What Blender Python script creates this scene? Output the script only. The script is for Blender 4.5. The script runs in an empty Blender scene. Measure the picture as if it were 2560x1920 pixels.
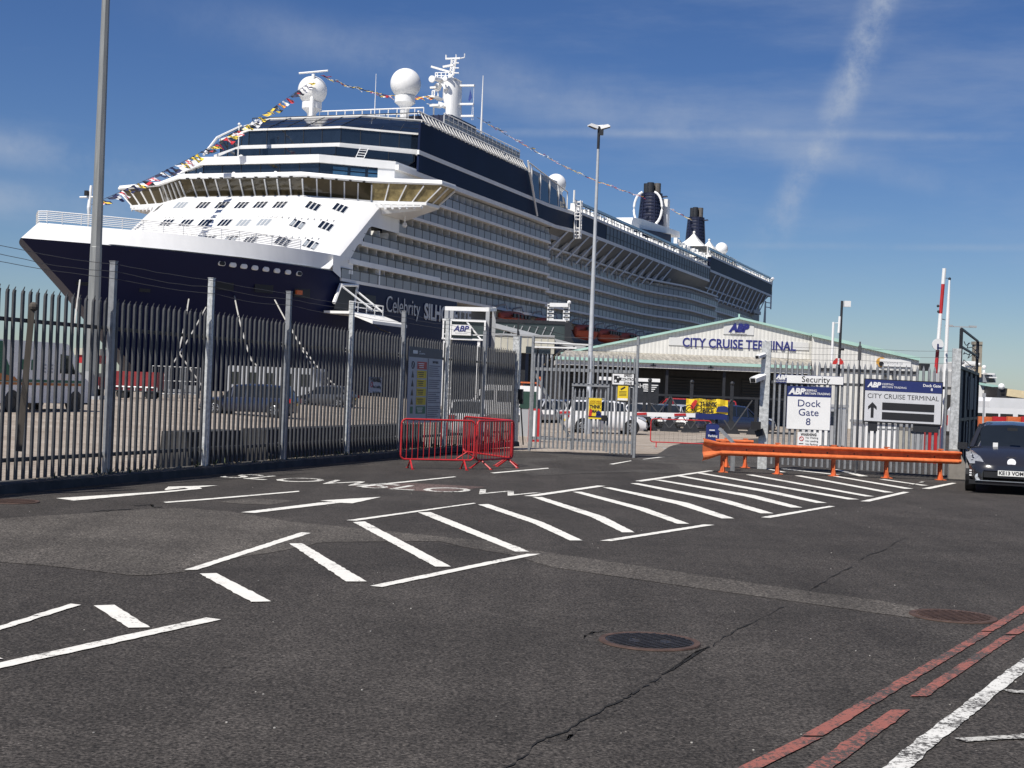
import bpy, bmesh, math, random
from mathutils import Vector, Matrix
from mathutils.bvhtree import BVHTree
random.seed(7)
R = math.radians
V = Vector
scene = bpy.context.scene
col = scene.collection

# ------------------------------------------------------------------ camera
F, ROLL, HORIZON, EYE = 3550.0, R(2.2), 971.0, 1.8
PITCH = (HORIZON - 960) / F
_r = V((math.cos(ROLL), 0, math.sin(ROLL)))
_u0 = V((-math.sin(ROLL), 0, math.cos(ROLL)))
_f0 = V((0, 1, 0))
_f = _f0 * math.cos(PITCH) + _u0 * math.sin(PITCH)
_u = _u0 * math.cos(PITCH) - _f0 * math.sin(PITCH)
CAM = V((0, 0, EYE))
cd = bpy.data.cameras.new('camera')
cam = bpy.data.objects.new('camera', cd)
col.objects.link(cam)
cd.sensor_width = 36.0
cd.lens = 36.0 * F / 2560
cd.clip_start = 0.1
cd.clip_end = 9000
m = Matrix.Identity(4)
for i in range(3):
    m[i][0], m[i][1], m[i][2] = _r[i], _u[i], -_f[i]
m.translation = CAM
cam.matrix_world = m
scene.camera = cam

# ------------------------------------------------------------------ sky, sun, exposure
SUN_EL, SUN_AZ = R(54), R(214)      # azimuth clockwise from +Y
sun_dir = V((math.sin(SUN_AZ) * math.cos(SUN_EL), math.cos(SUN_AZ) * math.cos(SUN_EL), math.sin(SUN_EL)))
w = bpy.data.worlds.new('World')
scene.world = w
w.use_nodes = True
nt = w.node_tree
nt.nodes.clear()
def wn(t, **k):
    n = nt.nodes.new(t)
    for a, b in k.items():
        if a in n.inputs: n.inputs[a].default_value = b
        else: setattr(n, a, b)
    return n
sky = wn('ShaderNodeTexSky')
sky.sky_type = 'NISHITA'
sky.sun_disc = False
sky.sun_elevation = SUN_EL
sky.sun_rotation = SUN_AZ
sky.altitude = 0
sky.air_density = 0.92
sky.dust_density = 0.25
sky.ozone_density = 6.0
bg = wn('ShaderNodeBackground', Strength=0.058)
out = wn('ShaderNodeOutputWorld')
tc = wn('ShaderNodeTexCoord')
def wmath(op, a, b=None, c=None):
    n = nt.nodes.new('ShaderNodeMath'); n.operation = op
    for i, x in enumerate((a, b, c)):
        if x is None: continue
        if isinstance(x, (int, float)): n.inputs[i].default_value = x
        else: nt.links.new(x, n.inputs[i])
    return n.outputs[0]
def wdot(vec):
    n = nt.nodes.new('ShaderNodeVectorMath'); n.operation = 'DOT_PRODUCT'
    nt.links.new(tc.outputs['Generated'], n.inputs[0]); n.inputs[1].default_value = vec
    return n.outputs['Value']
def wramp(x, a, b, lo=0.0, hi=1.0):
    n = nt.nodes.new('ShaderNodeMapRange'); n.interpolation_type = 'SMOOTHSTEP'
    nt.links.new(x, n.inputs['Value'])
    for k, v_ in zip(('From Min', 'From Max', 'To Min', 'To Max'), (a, b, lo, hi)): n.inputs[k].default_value = v_
    return n.outputs[0]
def wnoise(scale, stretch, detail=5, rough=0.6, rot=(0, 0, 0)):
    mp = nt.nodes.new('ShaderNodeMapping'); nt.links.new(tc.outputs['Generated'], mp.inputs[0])
    mp.inputs['Scale'].default_value = stretch; mp.inputs['Rotation'].default_value = rot
    n = nt.nodes.new('ShaderNodeTexNoise'); nt.links.new(mp.outputs[0], n.inputs['Vector'])
    n.inputs['Scale'].default_value = scale; n.inputs['Detail'].default_value = detail; n.inputs['Roughness'].default_value = rough
    return n.outputs['Fac']
def pdir(px, py):
    return (_f + _r * ((px - 1280) / F) - _u * ((py - 960) / F)).normalized()
def streak(p, q, width, nscale, amt, wob=0.012, ends=0.05):
    """a condensation trail: a soft band round the great circle through two sky directions"""
    a, b = pdir(*p), pdir(*q)
    n = a.cross(b).normalized()
    mid = ((a + b) / 2).normalized(); along = (b - a); half = along.length / 2; along = along.normalized()
    d = wdot(n)
    wb = wmath('MULTIPLY', wmath('SUBTRACT', wnoise(6, (1, 1, 1), 4), 0.5), wob)
    d = wmath('ABSOLUTE', wmath('ADD', d, wb))
    band = wramp(d, 0.0, width, 1.0, 0.0)
    al = wmath('ABSOLUTE', wmath('SUBTRACT', wdot(along), mid.dot(along)))
    endm = wramp(al, half - ends, half + ends, 1.0, 0.0)
    tex = wramp(wnoise(nscale, (1, 1, 1), 6, 0.65), 0.3, 0.75)
    return wmath('MULTIPLY', wmath('MULTIPLY', wmath('MULTIPLY', band, endm), tex), amt)
c1 = wmath('ADD', streak((2270, -140), (2085, 300), 0.017, 34, 0.72, 0.02, 0.035), streak((2085, 290), (1915, 640), 0.019, 30, 0.50, 0.03, 0.05))
c2 = streak((1000, 330), (2700, 340), 0.005, 10, 0.30, 0.004)
c2b = streak((1800, 612), (2700, 620), 0.004, 10, 0.24, 0.003)
c3 = streak((-200, 320), (420, 450), 0.022, 8, 0.55, 0.012)
c4 = streak((-200, 470), (500, 560), 0.020, 8, 0.45, 0.012)
c5 = wmath('ADD', streak((500, 40), (1900, 330), 0.030, 7, 0.34, 0.02, 0.10), streak((1300, 250), (2500, 470), 0.016, 8, 0.30, 0.015, 0.10))
cir = wramp(wnoise(3.2, (1.0, 1.0, 5.0), 7, 0.62, (0.15, 0.25, 0.0)), 0.46, 0.80, 0.0, 0.26)
tot = wmath('ADD', c1, c2)
for c in (c2b, c3, c4, c5, cir): tot = wmath('ADD', tot, c)
tot = wmath('MINIMUM', tot, 0.8)
mx = nt.nodes.new('ShaderNodeMix'); mx.data_type = 'RGBA'
nt.links.new(tot, mx.inputs[0])
hsv = nt.nodes.new('ShaderNodeHueSaturation'); hsv.inputs['Saturation'].default_value = 1.17; hsv.inputs['Hue'].default_value = 0.512
nt.links.new(sky.outputs[0], hsv.inputs['Color'])
nt.links.new(hsv.outputs[0], mx.inputs[6])
mx.inputs[7].default_value = (5.6, 6.4, 7.8, 1)
nt.links.new(mx.outputs[2], bg.inputs['Color'])
nt.links.new(bg.outputs[0], out.inputs['Surface'])

sd = bpy.data.lights.new('sun', 'SUN')
sd.energy = 4.4
sd.angle = R(0.53)
sd.color = (1.0, 0.95, 0.87)
so = bpy.data.objects.new('sun', sd)
col.objects.link(so)
so.rotation_euler = (-sun_dir).to_track_quat('-Z', 'Y').to_euler()
scene.view_settings.view_transform = 'Standard'
scene.view_settings.look = 'None'
scene.view_settings.exposure = 0.42
scene.view_settings.gamma = 1.0

# ------------------------------------------------------------------ measuring helpers
def ray(px, py): return _f + _r * ((px - 1280) / F) - _u * ((py - 960) / F)
def sstep(a, b, x):
    t = max(0.0, min(1.0, (x - a) / (b - a)))
    return t * t * (3 - 2 * t)
def gz(x, y):
    """level of the ground: flat road, the yard beyond the gate a little lower"""
    k = sstep(32, 68, y)
    return k * (0.2 + (-0.5) * sstep(-20, -1, x))
def G(px, py, dz=0.0):
    d = ray(px, py); z = 0.0
    for _ in range(12):
        p = CAM + d * ((z + dz - EYE) / d.z)
        z = gz(p.x, p.y)
    return p
def P(px, py, Y):
    d = ray(px, py)
    return CAM + d * (Y / d.y)
def PL(px, py, p0, n):
    d = ray(px, py)
    return CAM + d * ((p0 - CAM).dot(n) / d.dot(n))
def zm(ox, oy, s): return lambda x, y: (ox + x * s, oy + y * s)

# ------------------------------------------------------------------ mesh builder
UP = V((0, 0, 1))
class MB:
    def __init__(s): s.v, s.f, s.m, s.cur = [], [], [], 0
    def add(s, vs, fs):
        b = len(s.v)
        s.v += [tuple(x) for x in vs]
        s.f += [tuple(i + b for i in f) for f in fs]
        s.m += [s.cur] * len(fs)
        return s
    def mat(s, i): s.cur = i; return s
    def box(s, c, d, ax=None):
        c = V(c); X, Y, Z = ax if ax else (V((1, 0, 0)), V((0, 1, 0)), UP)
        hx, hy, hz = d[0] / 2, d[1] / 2, d[2] / 2
        vs = [c + X * (hx * i) + Y * (hy * j) + Z * (hz * k) for k in (-1, 1) for j in (-1, 1) for i in (-1, 1)]
        return s.add(vs, [(0, 2, 3, 1), (4, 5, 7, 6), (0, 1, 5, 4), (2, 6, 7, 3), (0, 4, 6, 2), (1, 3, 7, 5)])
    def bb(s, a, b):
        a, b = V(a), V(b)
        return s.box((a + b) / 2, [abs(b[i] - a[i]) for i in range(3)])
    def beam(s, p, q, w_, h, up=UP):
        p, q = V(p), V(q); Y = (q - p); l = Y.length; Y.normalize()
        X = Y.cross(up)
        if X.length < 1e-4: X = V((1, 0, 0))
        X.normalize(); Z = X.cross(Y)
        return s.box((p + q) / 2, (w_, l, h), (X, Y, Z))
    def tube(s, pts, r, n=8, closed=False):
        pts = [V(p) for p in pts]; k = len(pts); rings = []
        for i, p in enumerate(pts):
            if closed: t = pts[(i + 1) % k] - pts[i - 1]
            else: t = pts[min(i + 1, k - 1)] - pts[max(i - 1, 0)]
            t.normalize()
            a = t.cross(UP)
            if a.length < 0.02: a = t.cross(V((0, 1, 0)))
            a.normalize(); b = a.cross(t)
            rr = r[i] if isinstance(r, (list, tuple)) else r
            rings.append([p + a * (rr * math.cos(2 * math.pi * j / n)) + b * (rr * math.sin(2 * math.pi * j / n)) for j in range(n)])
        vs = [x for g in rings for x in g]; fs = []
        for i in range(k if closed else k - 1):
            i2 = (i + 1) % k
            for j in range(n):
                j2 = (j + 1) % n
                fs.append((i * n + j, i * n + j2, i2 * n + j2, i2 * n + j))
        if not closed:
            fs.append(tuple(range(n - 1, -1, -1))); fs.append(tuple((k - 1) * n + j for j in range(n)))
        return s.add(vs, fs)
    def prism(s, poly, o, X, Y, depth):
        """2-D polygon in the plane (X, Y) at o, thickened by the vector depth"""
        o = V(o); n = len(poly); depth = V(depth)
        a = [o + X * p[0] + Y * p[1] for p in poly]
        vs = a + [p + depth for p in a]
        fs = [tuple(range(n)), tuple(range(2 * n - 1, n - 1, -1))]
        fs += [(i, (i + 1) % n, n + (i + 1) % n, n + i) for i in range(n)]
        return s.add(vs, fs)
    def poly(s, pts): return s.add(pts, [tuple(range(len(pts)))])
    def grid(s, rows, closed=False):
        n = len(rows[0]); vs = [p for r_ in rows for p in r_]; fs = []
        for i in range(len(rows) - 1):
            for j in range(n if closed else n - 1):
                j2 = (j + 1) % n
                fs.append((i * n + j, i * n + j2, (i + 1) * n + j2, (i + 1) * n + j))
        return s.add(vs, fs)
    def lathe(s, c, prof, n=16, X=V((1, 0, 0)), Y=V((0, 1, 0)), Z=UP):
        c = V(c)
        rows = [[c + X * (r_ * math.cos(2 * math.pi * j / n)) + Y * (r_ * math.sin(2 * math.pi * j / n)) + Z * z for j in range(n)] for r_, z in prof]
        return s.grid(rows, True)
    def sph(s, c, r_, n=20, k=12, a0=-90, a1=90):
        return s.lathe(c, [(max(1e-3, r_ * math.cos(R(a0 + (a1 - a0) * i / k))), r_ * math.sin(R(a0 + (a1 - a0) * i / k))) for i in range(k + 1)], n)
    def disc(s, c, r_, X, Y, depth, n=20):
        return s.prism([(r_ * math.cos(2 * math.pi * i / n), r_ * math.sin(2 * math.pi * i / n)) for i in range(n)], c, X, Y, depth)

def smooth_by_angle(me, ang=35):
    bm = bmesh.new(); bm.from_mesh(me)
    bmesh.ops.recalc_face_normals(bm, faces=bm.faces[:])
    lim = R(ang)
    for f in bm.faces: f.smooth = True
    for e in bm.edges: e.smooth = len(e.link_faces) == 2 and e.calc_face_angle(4) < lim
    bm.to_mesh(me); bm.free()

def part(name, mb, mats, parent=None, world=True, smooth=False, label=None):
    """link a builder's geometry as ONE mesh object; world=True: its points are world points"""
    off = V((0, 0, 0))
    if parent is not None and world:
        off = V(parent.location)
        if parent.parent is not None: off = off + V(parent.parent.location)
    me = bpy.data.meshes.new(name)
    me.from_pydata([(x - off.x, y - off.y, z - off.z) for x, y, z in mb.v], [], mb.f)
    if not isinstance(mats, (list, tuple)): mats = [mats]
    for q in mats: me.materials.append(q)
    for p, i in zip(me.polygons, mb.m): p.material_index = i
    if smooth: smooth_by_angle(me, 40 if smooth is True else smooth)
    else:
        bm = bmesh.new(); bm.from_mesh(me)
        bmesh.ops.recalc_face_normals(bm, faces=bm.faces[:])
        bm.to_mesh(me); bm.free()
    o = bpy.data.objects.new(name, me)
    col.objects.link(o)
    if parent is not None: o.parent = parent
    if label: o['label'] = label
    return o
def tag(o, label, cat, group=None):
    o['label'] = label; o['category'] = cat
    if group: o['group'] = group
    return o
def thing(name, label, cat, loc=(0, 0, 0), rotz=0.0, group=None):
    o = bpy.data.objects.new(name, None)
    o.empty_display_size = 0.2
    col.objects.link(o)
    o.location = loc; o.rotation_euler = (0, 0, rotz)
    return tag(o, label, cat, group)
def single(name, mb, mats, label, cat, group=None, smooth=False):
    return tag(part(name, mb, mats, None, True, smooth), label, cat, group)
def struct(name, mb, mats, smooth=False, kind='structure'):
    o = part(name, mb, mats, None, True, smooth); o['kind'] = kind
    return o
def dup(root, loc, rotz, label=None):
    r_ = root.copy(); col.objects.link(r_); r_.location = loc; r_.rotation_euler = (0, 0, rotz)
    if label: r_['label'] = label
    for ch in list(root.children):
        c = ch.copy(); col.objects.link(c); c.parent = r_
        for g in ch.children:
            d = g.copy(); col.objects.link(d); d.parent = c
    return r_
def text(body, size, mt, parent, origin, X, Y, align='CENTER', ext=0.002, bold=0.0, shear=0.0, sx=1.0, name='lettering', world=True, spacing=1.0, lead=1.0):
    cu = bpy.data.curves.new(name, 'FONT')
    cu.body = body; cu.size = size; cu.align_x = align; cu.align_y = 'CENTER'
    cu.extrude = ext; cu.offset = bold; cu.shear = shear; cu.space_character = spacing; cu.space_line = lead
    cu.resolution_u = 3
    tmp = bpy.data.objects.new('tmp_text', cu)
    col.objects.link(tmp)
    bpy.context.view_layer.update()
    me = bpy.data.meshes.new_from_object(tmp)
    bpy.data.objects.remove(tmp); bpy.data.curves.remove(cu)
    me.name = name
    N = X.cross(Y).normalized()
    mt4 = Matrix.Identity(4)
    for i in range(3): mt4[i][0], mt4[i][1], mt4[i][2] = X[i] * sx, Y[i], N[i]
    o3 = V(origin)
    if parent is not None and world:
        o3 = o3 - V(parent.location)
        if parent.parent is not None: o3 = o3 - V(parent.parent.location)
    mt4.translation = o3
    me.transform(mt4)
    me.materials.clear(); me.materials.append(mt)
    o = bpy.data.objects.new(name, me)
    col.objects.link(o)
    if parent is not None: o.parent = parent
    return o

# ------------------------------------------------------------------ materials
def M(name, c, rough=0.6, metal=0.0, var=0.12, vs=3.0, bump=0.0, bs=40.0, spec=0.5, stretch=(1, 1, 1), c2=None, coat=0.0):
    """procedural surface: base colour broken up by two scales of noise, optional bump"""
    mt = bpy.data.materials.new(name); mt.use_nodes = True
    t = mt.node_tree; b = t.nodes['Principled BSDF']
    b.inputs['Roughness'].default_value = rough; b.inputs['Metallic'].default_value = metal
    b.inputs['Specular IOR Level'].default_value = spec
    if coat: b.inputs['Coat Weight'].default_value = coat; b.inputs['Coat Roughness'].default_value = 0.05
    tcn = t.nodes.new('ShaderNodeTexCoord')
    mp = t.nodes.new('ShaderNodeMapping'); mp.inputs['Scale'].default_value = stretch
    t.links.new(tcn.outputs['Object'], mp.inputs[0])
    n1 = t.nodes.new('ShaderNodeTexNoise'); n1.inputs['Scale'].default_value = vs; n1.inputs['Detail'].default_value = 6
    n1.inputs['Roughness'].default_value = 0.65
    t.links.new(mp.outputs[0], n1.inputs['Vector'])
    rp = t.nodes.new('ShaderNodeValToRGB')
    rp.color_ramp.elements[0].position = 0.3; rp.color_ramp.elements[1].position = 0.7
    lo = tuple(x * (1 - var) for x in c); hi = tuple(min(1, x * (1 + var)) for x in (c2 or c))
    rp.color_ramp.elements[0].color = (*lo, 1); rp.color_ramp.elements[1].color = (*hi, 1)
    t.links.new(n1.outputs['Fac'], rp.inputs[0])
    t.links.new(rp.outputs[0], b.inputs['Base Color'])
    if bump:
        n2 = t.nodes.new('ShaderNodeTexNoise'); n2.inputs['Scale'].default_value = bs; n2.inputs['Detail'].default_value = 4
        t.links.new(mp.outputs[0], n2.inputs['Vector'])
        bp = t.nodes.new('ShaderNodeBump'); bp.inputs['Strength'].default_value = bump; bp.inputs['Distance'].default_value = 0.01
        t.links.new(n2.outputs['Fac'], bp.inputs['Height']); t.links.new(bp.outputs[0], b.inputs['Normal'])
    return mt

def nodes_of(mt): return mt.node_tree, mt.node_tree.nodes['Principled BSDF']
def asphalt(name, c, stones=0.5, scale=1.0):
    mt = bpy.data.materials.new(name); mt.use_nodes = True
    t, b = nodes_of(mt)
    b.inputs['Roughness'].default_value = 0.92; b.inputs['Specular IOR Level'].default_value = 0.25
    tcn = t.nodes.new('ShaderNodeTexCoord')
    def noise(s, d=4, r_=0.6):
        n = t.nodes.new('ShaderNodeTexNoise'); n.inputs['Scale'].default_value = s; n.inputs['Detail'].default_value = d
        n.inputs['Roughness'].default_value = r_; t.links.new(tcn.outputs['Object'], n.inputs['Vector']); return n.outputs['Fac']
    def rng(x, a, b_, lo, hi):
        n = t.nodes.new('ShaderNodeMapRange'); t.links.new(x, n.inputs[0])
        for i, q in enumerate((a, b_, lo, hi)): n.inputs[i + 1].default_value = q
        return n.outputs[0]
    def mul(x, y):
        n = t.nodes.new('ShaderNodeMath'); n.operation = 'MULTIPLY'; t.links.new(x, n.inputs[0]); t.links.new(y, n.inputs[1]); return n.outputs[0]
    grain = rng(noise(44 * scale, 4, 0.8), 0.36, 0.66, 0.15, 1.9)
    mid = rng(noise(7, 5, 0.75), 0.3, 0.7, 0.78, 1.22)
    big = rng(noise(0.55, 5, 0.65), 0.3, 0.7, 0.74, 1.26)
    ag = t.nodes.new('ShaderNodeTexVoronoi'); ag.inputs['Scale'].default_value = 58 * scale
    t.links.new(tcn.outputs['Object'], ag.inputs['Vector'])
    ags = t.nodes.new('ShaderNodeSeparateColor'); t.links.new(ag.outputs['Color'], ags.inputs[0])
    agg = rng(ags.outputs[1], 0.0, 1.0, 0.55, 1.5)
    mp = t.nodes.new('ShaderNodeMapping'); mp.inputs['Rotation'].default_value = (0, 0, 0.31); mp.inputs['Scale'].default_value = (1.5, 0.10, 1)
    t.links.new(tcn.outputs['Object'], mp.inputs[0])
    trk = t.nodes.new('ShaderNodeTexNoise'); trk.inputs['Scale'].default_value = 1.0; trk.inputs['Detail'].default_value = 4
    t.links.new(mp.outputs[0], trk.inputs['Vector'])
    val = mul(mul(mul(mul(grain, mid), big), agg), rng(trk.outputs['Fac'], 0.3, 0.7, 0.84, 1.16))
    hs = t.nodes.new('ShaderNodeMix'); hs.data_type = 'RGBA'; hs.blend_type = 'MULTIPLY'; hs.inputs[0].default_value = 1
    hs.inputs[6].default_value = (*c, 1)
    cb = t.nodes.new('ShaderNodeCombineColor')
    for i in range(3): t.links.new(val, cb.inputs[i])
    t.links.new(cb.outputs[0], hs.inputs[7])
    vo = t.nodes.new('ShaderNodeTexVoronoi'); vo.inputs['Scale'].default_value = 26 * scale
    t.links.new(tcn.outputs['Object'], vo.inputs['Vector'])
    sp = rng(vo.outputs['Distance'], 0.10, 0.17, 1.0, 0.0)
    vr = t.nodes.new('ShaderNodeSeparateColor'); t.links.new(vo.outputs['Color'], vr.inputs[0])
    pick = rng(vr.outputs[0], 0.90, 0.97, 0.0, stones)
    mx2 = t.nodes.new('ShaderNodeMix'); mx2.data_type = 'RGBA'
    t.links.new(mul(sp, pick), mx2.inputs[0]); t.links.new(hs.outputs[2], mx2.inputs[6])
    mx2.inputs[7].default_value = (0.34, 0.32, 0.29, 1)
    t.links.new(mx2.outputs[2], b.inputs['Base Color'])
    bp = t.nodes.new('ShaderNodeBump'); bp.inputs['Strength'].default_value = 0.8; bp.inputs['Distance'].default_value = 0.008
    t.links.new(noise(60 * scale, 3, 0.7), bp.inputs['Height']); t.links.new(bp.outputs[0], b.inputs['Normal'])
    return mt
def worn(name, paint, under, amount, scale=30):
    """road paint broken through to the asphalt by wear"""
    mt = bpy.data.materials.new(name); mt.use_nodes = True
    t, b = nodes_of(mt); b.inputs['Roughness'].default_value = 0.8
    tcn = t.nodes.new('ShaderNodeTexCoord')
    def noise(s, d=5, r_=0.75):
        n = t.nodes.new('ShaderNodeTexNoise'); n.inputs['Scale'].default_value = s; n.inputs['Detail'].default_value = d
        n.inputs['Roughness'].default_value = r_; t.links.new(tcn.outputs['Object'], n.inputs['Vector']); return n.outputs['Fac']
    a = t.nodes.new('ShaderNodeMath'); a.operation = 'ADD'
    t.links.new(noise(scale), a.inputs[0])
    big = t.nodes.new('ShaderNodeMapRange'); t.links.new(noise(1.6, 3), big.inputs[0])
    for i, q in enumerate((0.3, 0.7, -0.14, 0.14)): big.inputs[i + 1].default_value = q
    t.links.new(big.outputs[0], a.inputs[1])
    k = t.nodes.new('ShaderNodeMapRange'); t.links.new(a.outputs[0], k.inputs[0])
    for i, q in enumerate((amount - 0.05, amount + 0.05, 0.0, 1.0)): k.inputs[i + 1].default_value = q
    dirt = t.nodes.new('ShaderNodeMix'); dirt.data_type = 'RGBA'
    t.links.new(noise(7), dirt.inputs[0]); dirt.inputs[6].default_value = (*paint, 1)
    dirt.inputs[7].default_value = (*[x * 0.72 for x in paint], 1)
    mx3 = t.nodes.new('ShaderNodeMix'); mx3.data_type = 'RGBA'
    t.links.new(k.outputs[0], mx3.inputs[0]); mx3.inputs[6].default_value = (*under, 1)
    t.links.new(dirt.outputs[2], mx3.inputs[7]); t.links.new(mx3.outputs[2], b.inputs['Base Color'])
    return mt
def glass(name, c, rough=0.06, spec=0.8):
    return M(name, c, rough, 0.0, 0.25, 0.8, spec=spec)
def ribbed(name, c, axis=0, pitch=0.2, rough=0.5, var=0.08, dirt=0.0, depth=0.02):
    """profiled sheet: vertical ribs as bump, optional streaks of grime"""
    mt = M(name, c, rough, 0, var, 0.7)
    t, b = nodes_of(mt)
    tcn = t.nodes.new('ShaderNodeTexCoord')
    wv = t.nodes.new('ShaderNodeTexWave'); wv.wave_type = 'BANDS'; wv.bands_direction = 'XYZ'[axis]
    wv.inputs['Scale'].default_value = 0.314 / pitch
    t.links.new(tcn.outputs['Object'], wv.inputs['Vector'])
    bp = t.nodes.new('ShaderNodeBump'); bp.inputs['Strength'].default_value = 0.8; bp.inputs['Distance'].default_value = depth
    t.links.new(wv.outputs['Fac'], bp.inputs['Height']); t.links.new(bp.outputs[0], b.inputs['Normal'])
    src = b.inputs['Base Color'].links[0].from_socket
    mr = t.nodes.new('ShaderNodeMix'); mr.data_type = 'RGBA'; mr.blend_type = 'MULTIPLY'
    mr.inputs[0].default_value = 1.0
    rp = t.nodes.new('ShaderNodeValToRGB'); rp.color_ramp.elements[0].position = 0.0; rp.color_ramp.elements[1].position = 0.25
    g = 0.84
    rp.color_ramp.elements[0].color = (g, g, g, 1); rp.color_ramp.elements[1].color = (1, 1, 1, 1)
    t.links.new(wv.outputs['Fac'], rp.inputs[0])
    t.links.new(src, mr.inputs[6]); t.links.new(rp.outputs[0], mr.inputs[7])
    last = mr.outputs[2]
    if dirt:
        mp = t.nodes.new('ShaderNodeMapping'); mp.inputs['Scale'].default_value = (3, 0.6, 0.6)
        t.links.new(tcn.outputs['Object'], mp.inputs[0])
        n = t.nodes.new('ShaderNodeTexNoise'); n.inputs['Scale'].default_value = 2.2; n.inputs['Detail'].default_value = 6
        t.links.new(mp.outputs[0], n.inputs['Vector'])
        k = t.nodes.new('ShaderNodeMapRange'); t.links.new(n.outputs['Fac'], k.inputs[0])
        for i, q in enumerate((0.42, 0.7, 0.0, dirt)): k.inputs[i + 1].default_value = q
        md = t.nodes.new('ShaderNodeMix'); md.data_type = 'RGBA'
        t.links.new(k.outputs[0], md.inputs[0]); t.links.new(last, md.inputs[6])
        md.inputs[7].default_value = (0.11, 0.095, 0.07, 1); last = md.outputs[2]
    t.links.new(last, b.inputs['Base Color'])
    return mt
def pavers(name):
    mt = M(name, (0.33, 0.275, 0.215), 0.9, 0, 0.20, 0.35, c2=(0.36, 0.32, 0.27))
    t, b = nodes_of(mt)
    tcn = t.nodes.new('ShaderNodeTexCoord')
    br = t.nodes.new('ShaderNodeTexBrick'); br.inputs['Scale'].default_value = 1.0
    br.inputs['Brick Width'].default_value = 0.4; br.inputs['Row Height'].default_value = 0.2
    br.inputs['Mortar Size'].default_value = 0.012
    br.inputs['Color1'].default_value = (1, 1, 1, 1); br.inputs['Color2'].default_value = (0.82, 0.78, 0.76, 1)
    br.inputs['Mortar'].default_value = (0.5, 0.47, 0.43, 1)
    t.links.new(tcn.outputs['Object'], br.inputs['Vector'])
    src = b.inputs['Base Color'].links[0].from_socket
    mr = t.nodes.new('ShaderNodeMix'); mr.data_type = 'RGBA'; mr.blend_type = 'MULTIPLY'; mr.inputs[0].default_value = 1
    t.links.new(src, mr.inputs[6]); t.links.new(br.outputs['Color'], mr.inputs[7])
    t.links.new(mr.outputs[2], b.inputs['Base Color'])
    return mt

A_DARK = asphalt('asphalt', (0.046, 0.041, 0.037))
A_LIGHT = asphalt('asphalt_patch', (0.078, 0.070, 0.062), 0.4, 0.9)
A_OLD = asphalt('asphalt_old', (0.060, 0.055, 0.050), 0.4)
A_RED = asphalt('asphalt_red', (0.105, 0.075, 0.068), 0.3)
A_NEW = asphalt('asphalt_new', (0.037, 0.034, 0.032), 0.4)
PAINT = worn('road_paint', (0.80, 0.78, 0.72), (0.10, 0.095, 0.088), 0.355)
PAINT_TXT = worn('road_paint_thin', (0.74, 0.72, 0.66), (0.06, 0.055, 0.05), 0.44, 24)
PAINT_OLD = worn('road_paint_worn', (0.72, 0.71, 0.67), (0.05, 0.046, 0.042), 0.47, 38)
PAINT_RED = worn('road_paint_red', (0.31, 0.105, 0.080), (0.055, 0.048, 0.043), 0.50, 40)
PAINT_FAINT = worn('road_paint_faint', (0.55, 0.54, 0.5), (0.06, 0.055, 0.05), 0.50, 30)
CRACK = M('crack', (0.008, 0.007, 0.006), 1.0, var=0.2)
IRON = M('cast_iron', (0.045, 0.043, 0.045), 0.6, 0.5, 0.3, 8, 0.3, 60)
IRON_RUST = M('rusty_iron', (0.075, 0.045, 0.035), 0.8, 0.2, 0.4, 8, 0.4, 60)
PAVE = pavers('block_paving')
CONC = M('concrete', (0.21, 0.195, 0.175), 0.9, 0, 0.25, 2.5, 0.4, 30)
CONC_BLK = M('shade_dark_concrete', (0.028, 0.028, 0.029), 0.95, 0, 0.35, 2)  # shade on the blocks behind the fence is put into this near-black colour
CONC_DARK = M('concrete_dirty', (0.06, 0.057, 0.053), 0.95, 0, 0.4, 3, 0.5, 25)
GALV = M('galvanised_steel', (0.27, 0.28, 0.29), 0.5, 0.35, 0.22, 9, 0.15, 30)
GALV_D = M('weathered_galvanised_steel', (0.075, 0.077, 0.082), 0.55, 0.3, 0.22, 6)
GALV_POST = M('spangled_galvanised_steel', (0.52, 0.53, 0.52), 0.45, 0.3, 0.38, 14)
WIRE = M('wire', (0.12, 0.12, 0.125), 0.6, 0.6)
WOOD = M('weathered_timber', (0.07, 0.06, 0.05), 0.9, 0, 0.3, 4, stretch=(6, 6, 0.5))
WHITE = M('white_paint', (0.80, 0.80, 0.79), 0.4, 0, 0.05, 1.2)
WHITE_S = M('ship_white', (0.80, 0.80, 0.79), 0.38, 0, 0.06, 0.5, stretch=(1, 1, 0.18))
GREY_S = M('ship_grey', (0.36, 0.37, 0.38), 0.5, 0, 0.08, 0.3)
SLAB_S = M('deck_edge', (0.80, 0.79, 0.76), 0.6, 0, 0.10, 0.3)
BALU = M('balustrade_glass', (0.30, 0.315, 0.32), 0.35, 0, 0.16, 0.12, spec=0.3)
CABIN_WALL = M('cabin_wall', (0.66, 0.65, 0.62), 0.6, 0, 0.2, 0.3)
CABIN_DOOR = glass('cabin_door_glass', (0.07, 0.072, 0.075), 0.15)
DIVIDER = M('cabin_divider', (0.76, 0.75, 0.72), 0.6, 0, 0.08, 0.4)
NAVY = M('navy_hull', (0.0042, 0.0085, 0.046), 0.45, 0, 0.10, 0.06, spec=0.15)
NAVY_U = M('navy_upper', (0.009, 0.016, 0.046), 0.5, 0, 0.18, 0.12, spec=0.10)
NAVY_F = M('navy_funnel', (0.012, 0.016, 0.040), 0.45, 0, 0.15, 0.3)
GLASS_D = glass('dark_window', (0.010, 0.016, 0.028))
GLASS_B = glass('bridge_window', (0.075, 0.060, 0.032), 0.05, 0.6)  # brown base colour stands in for the dock reflected in the panes
GLASS_G = M('gold_reflection_window', (0.24, 0.19, 0.085), 0.08, 0, 0.6, 0.9, spec=0.6)  # golden reflection of the dock painted into the wing pane colour
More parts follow.
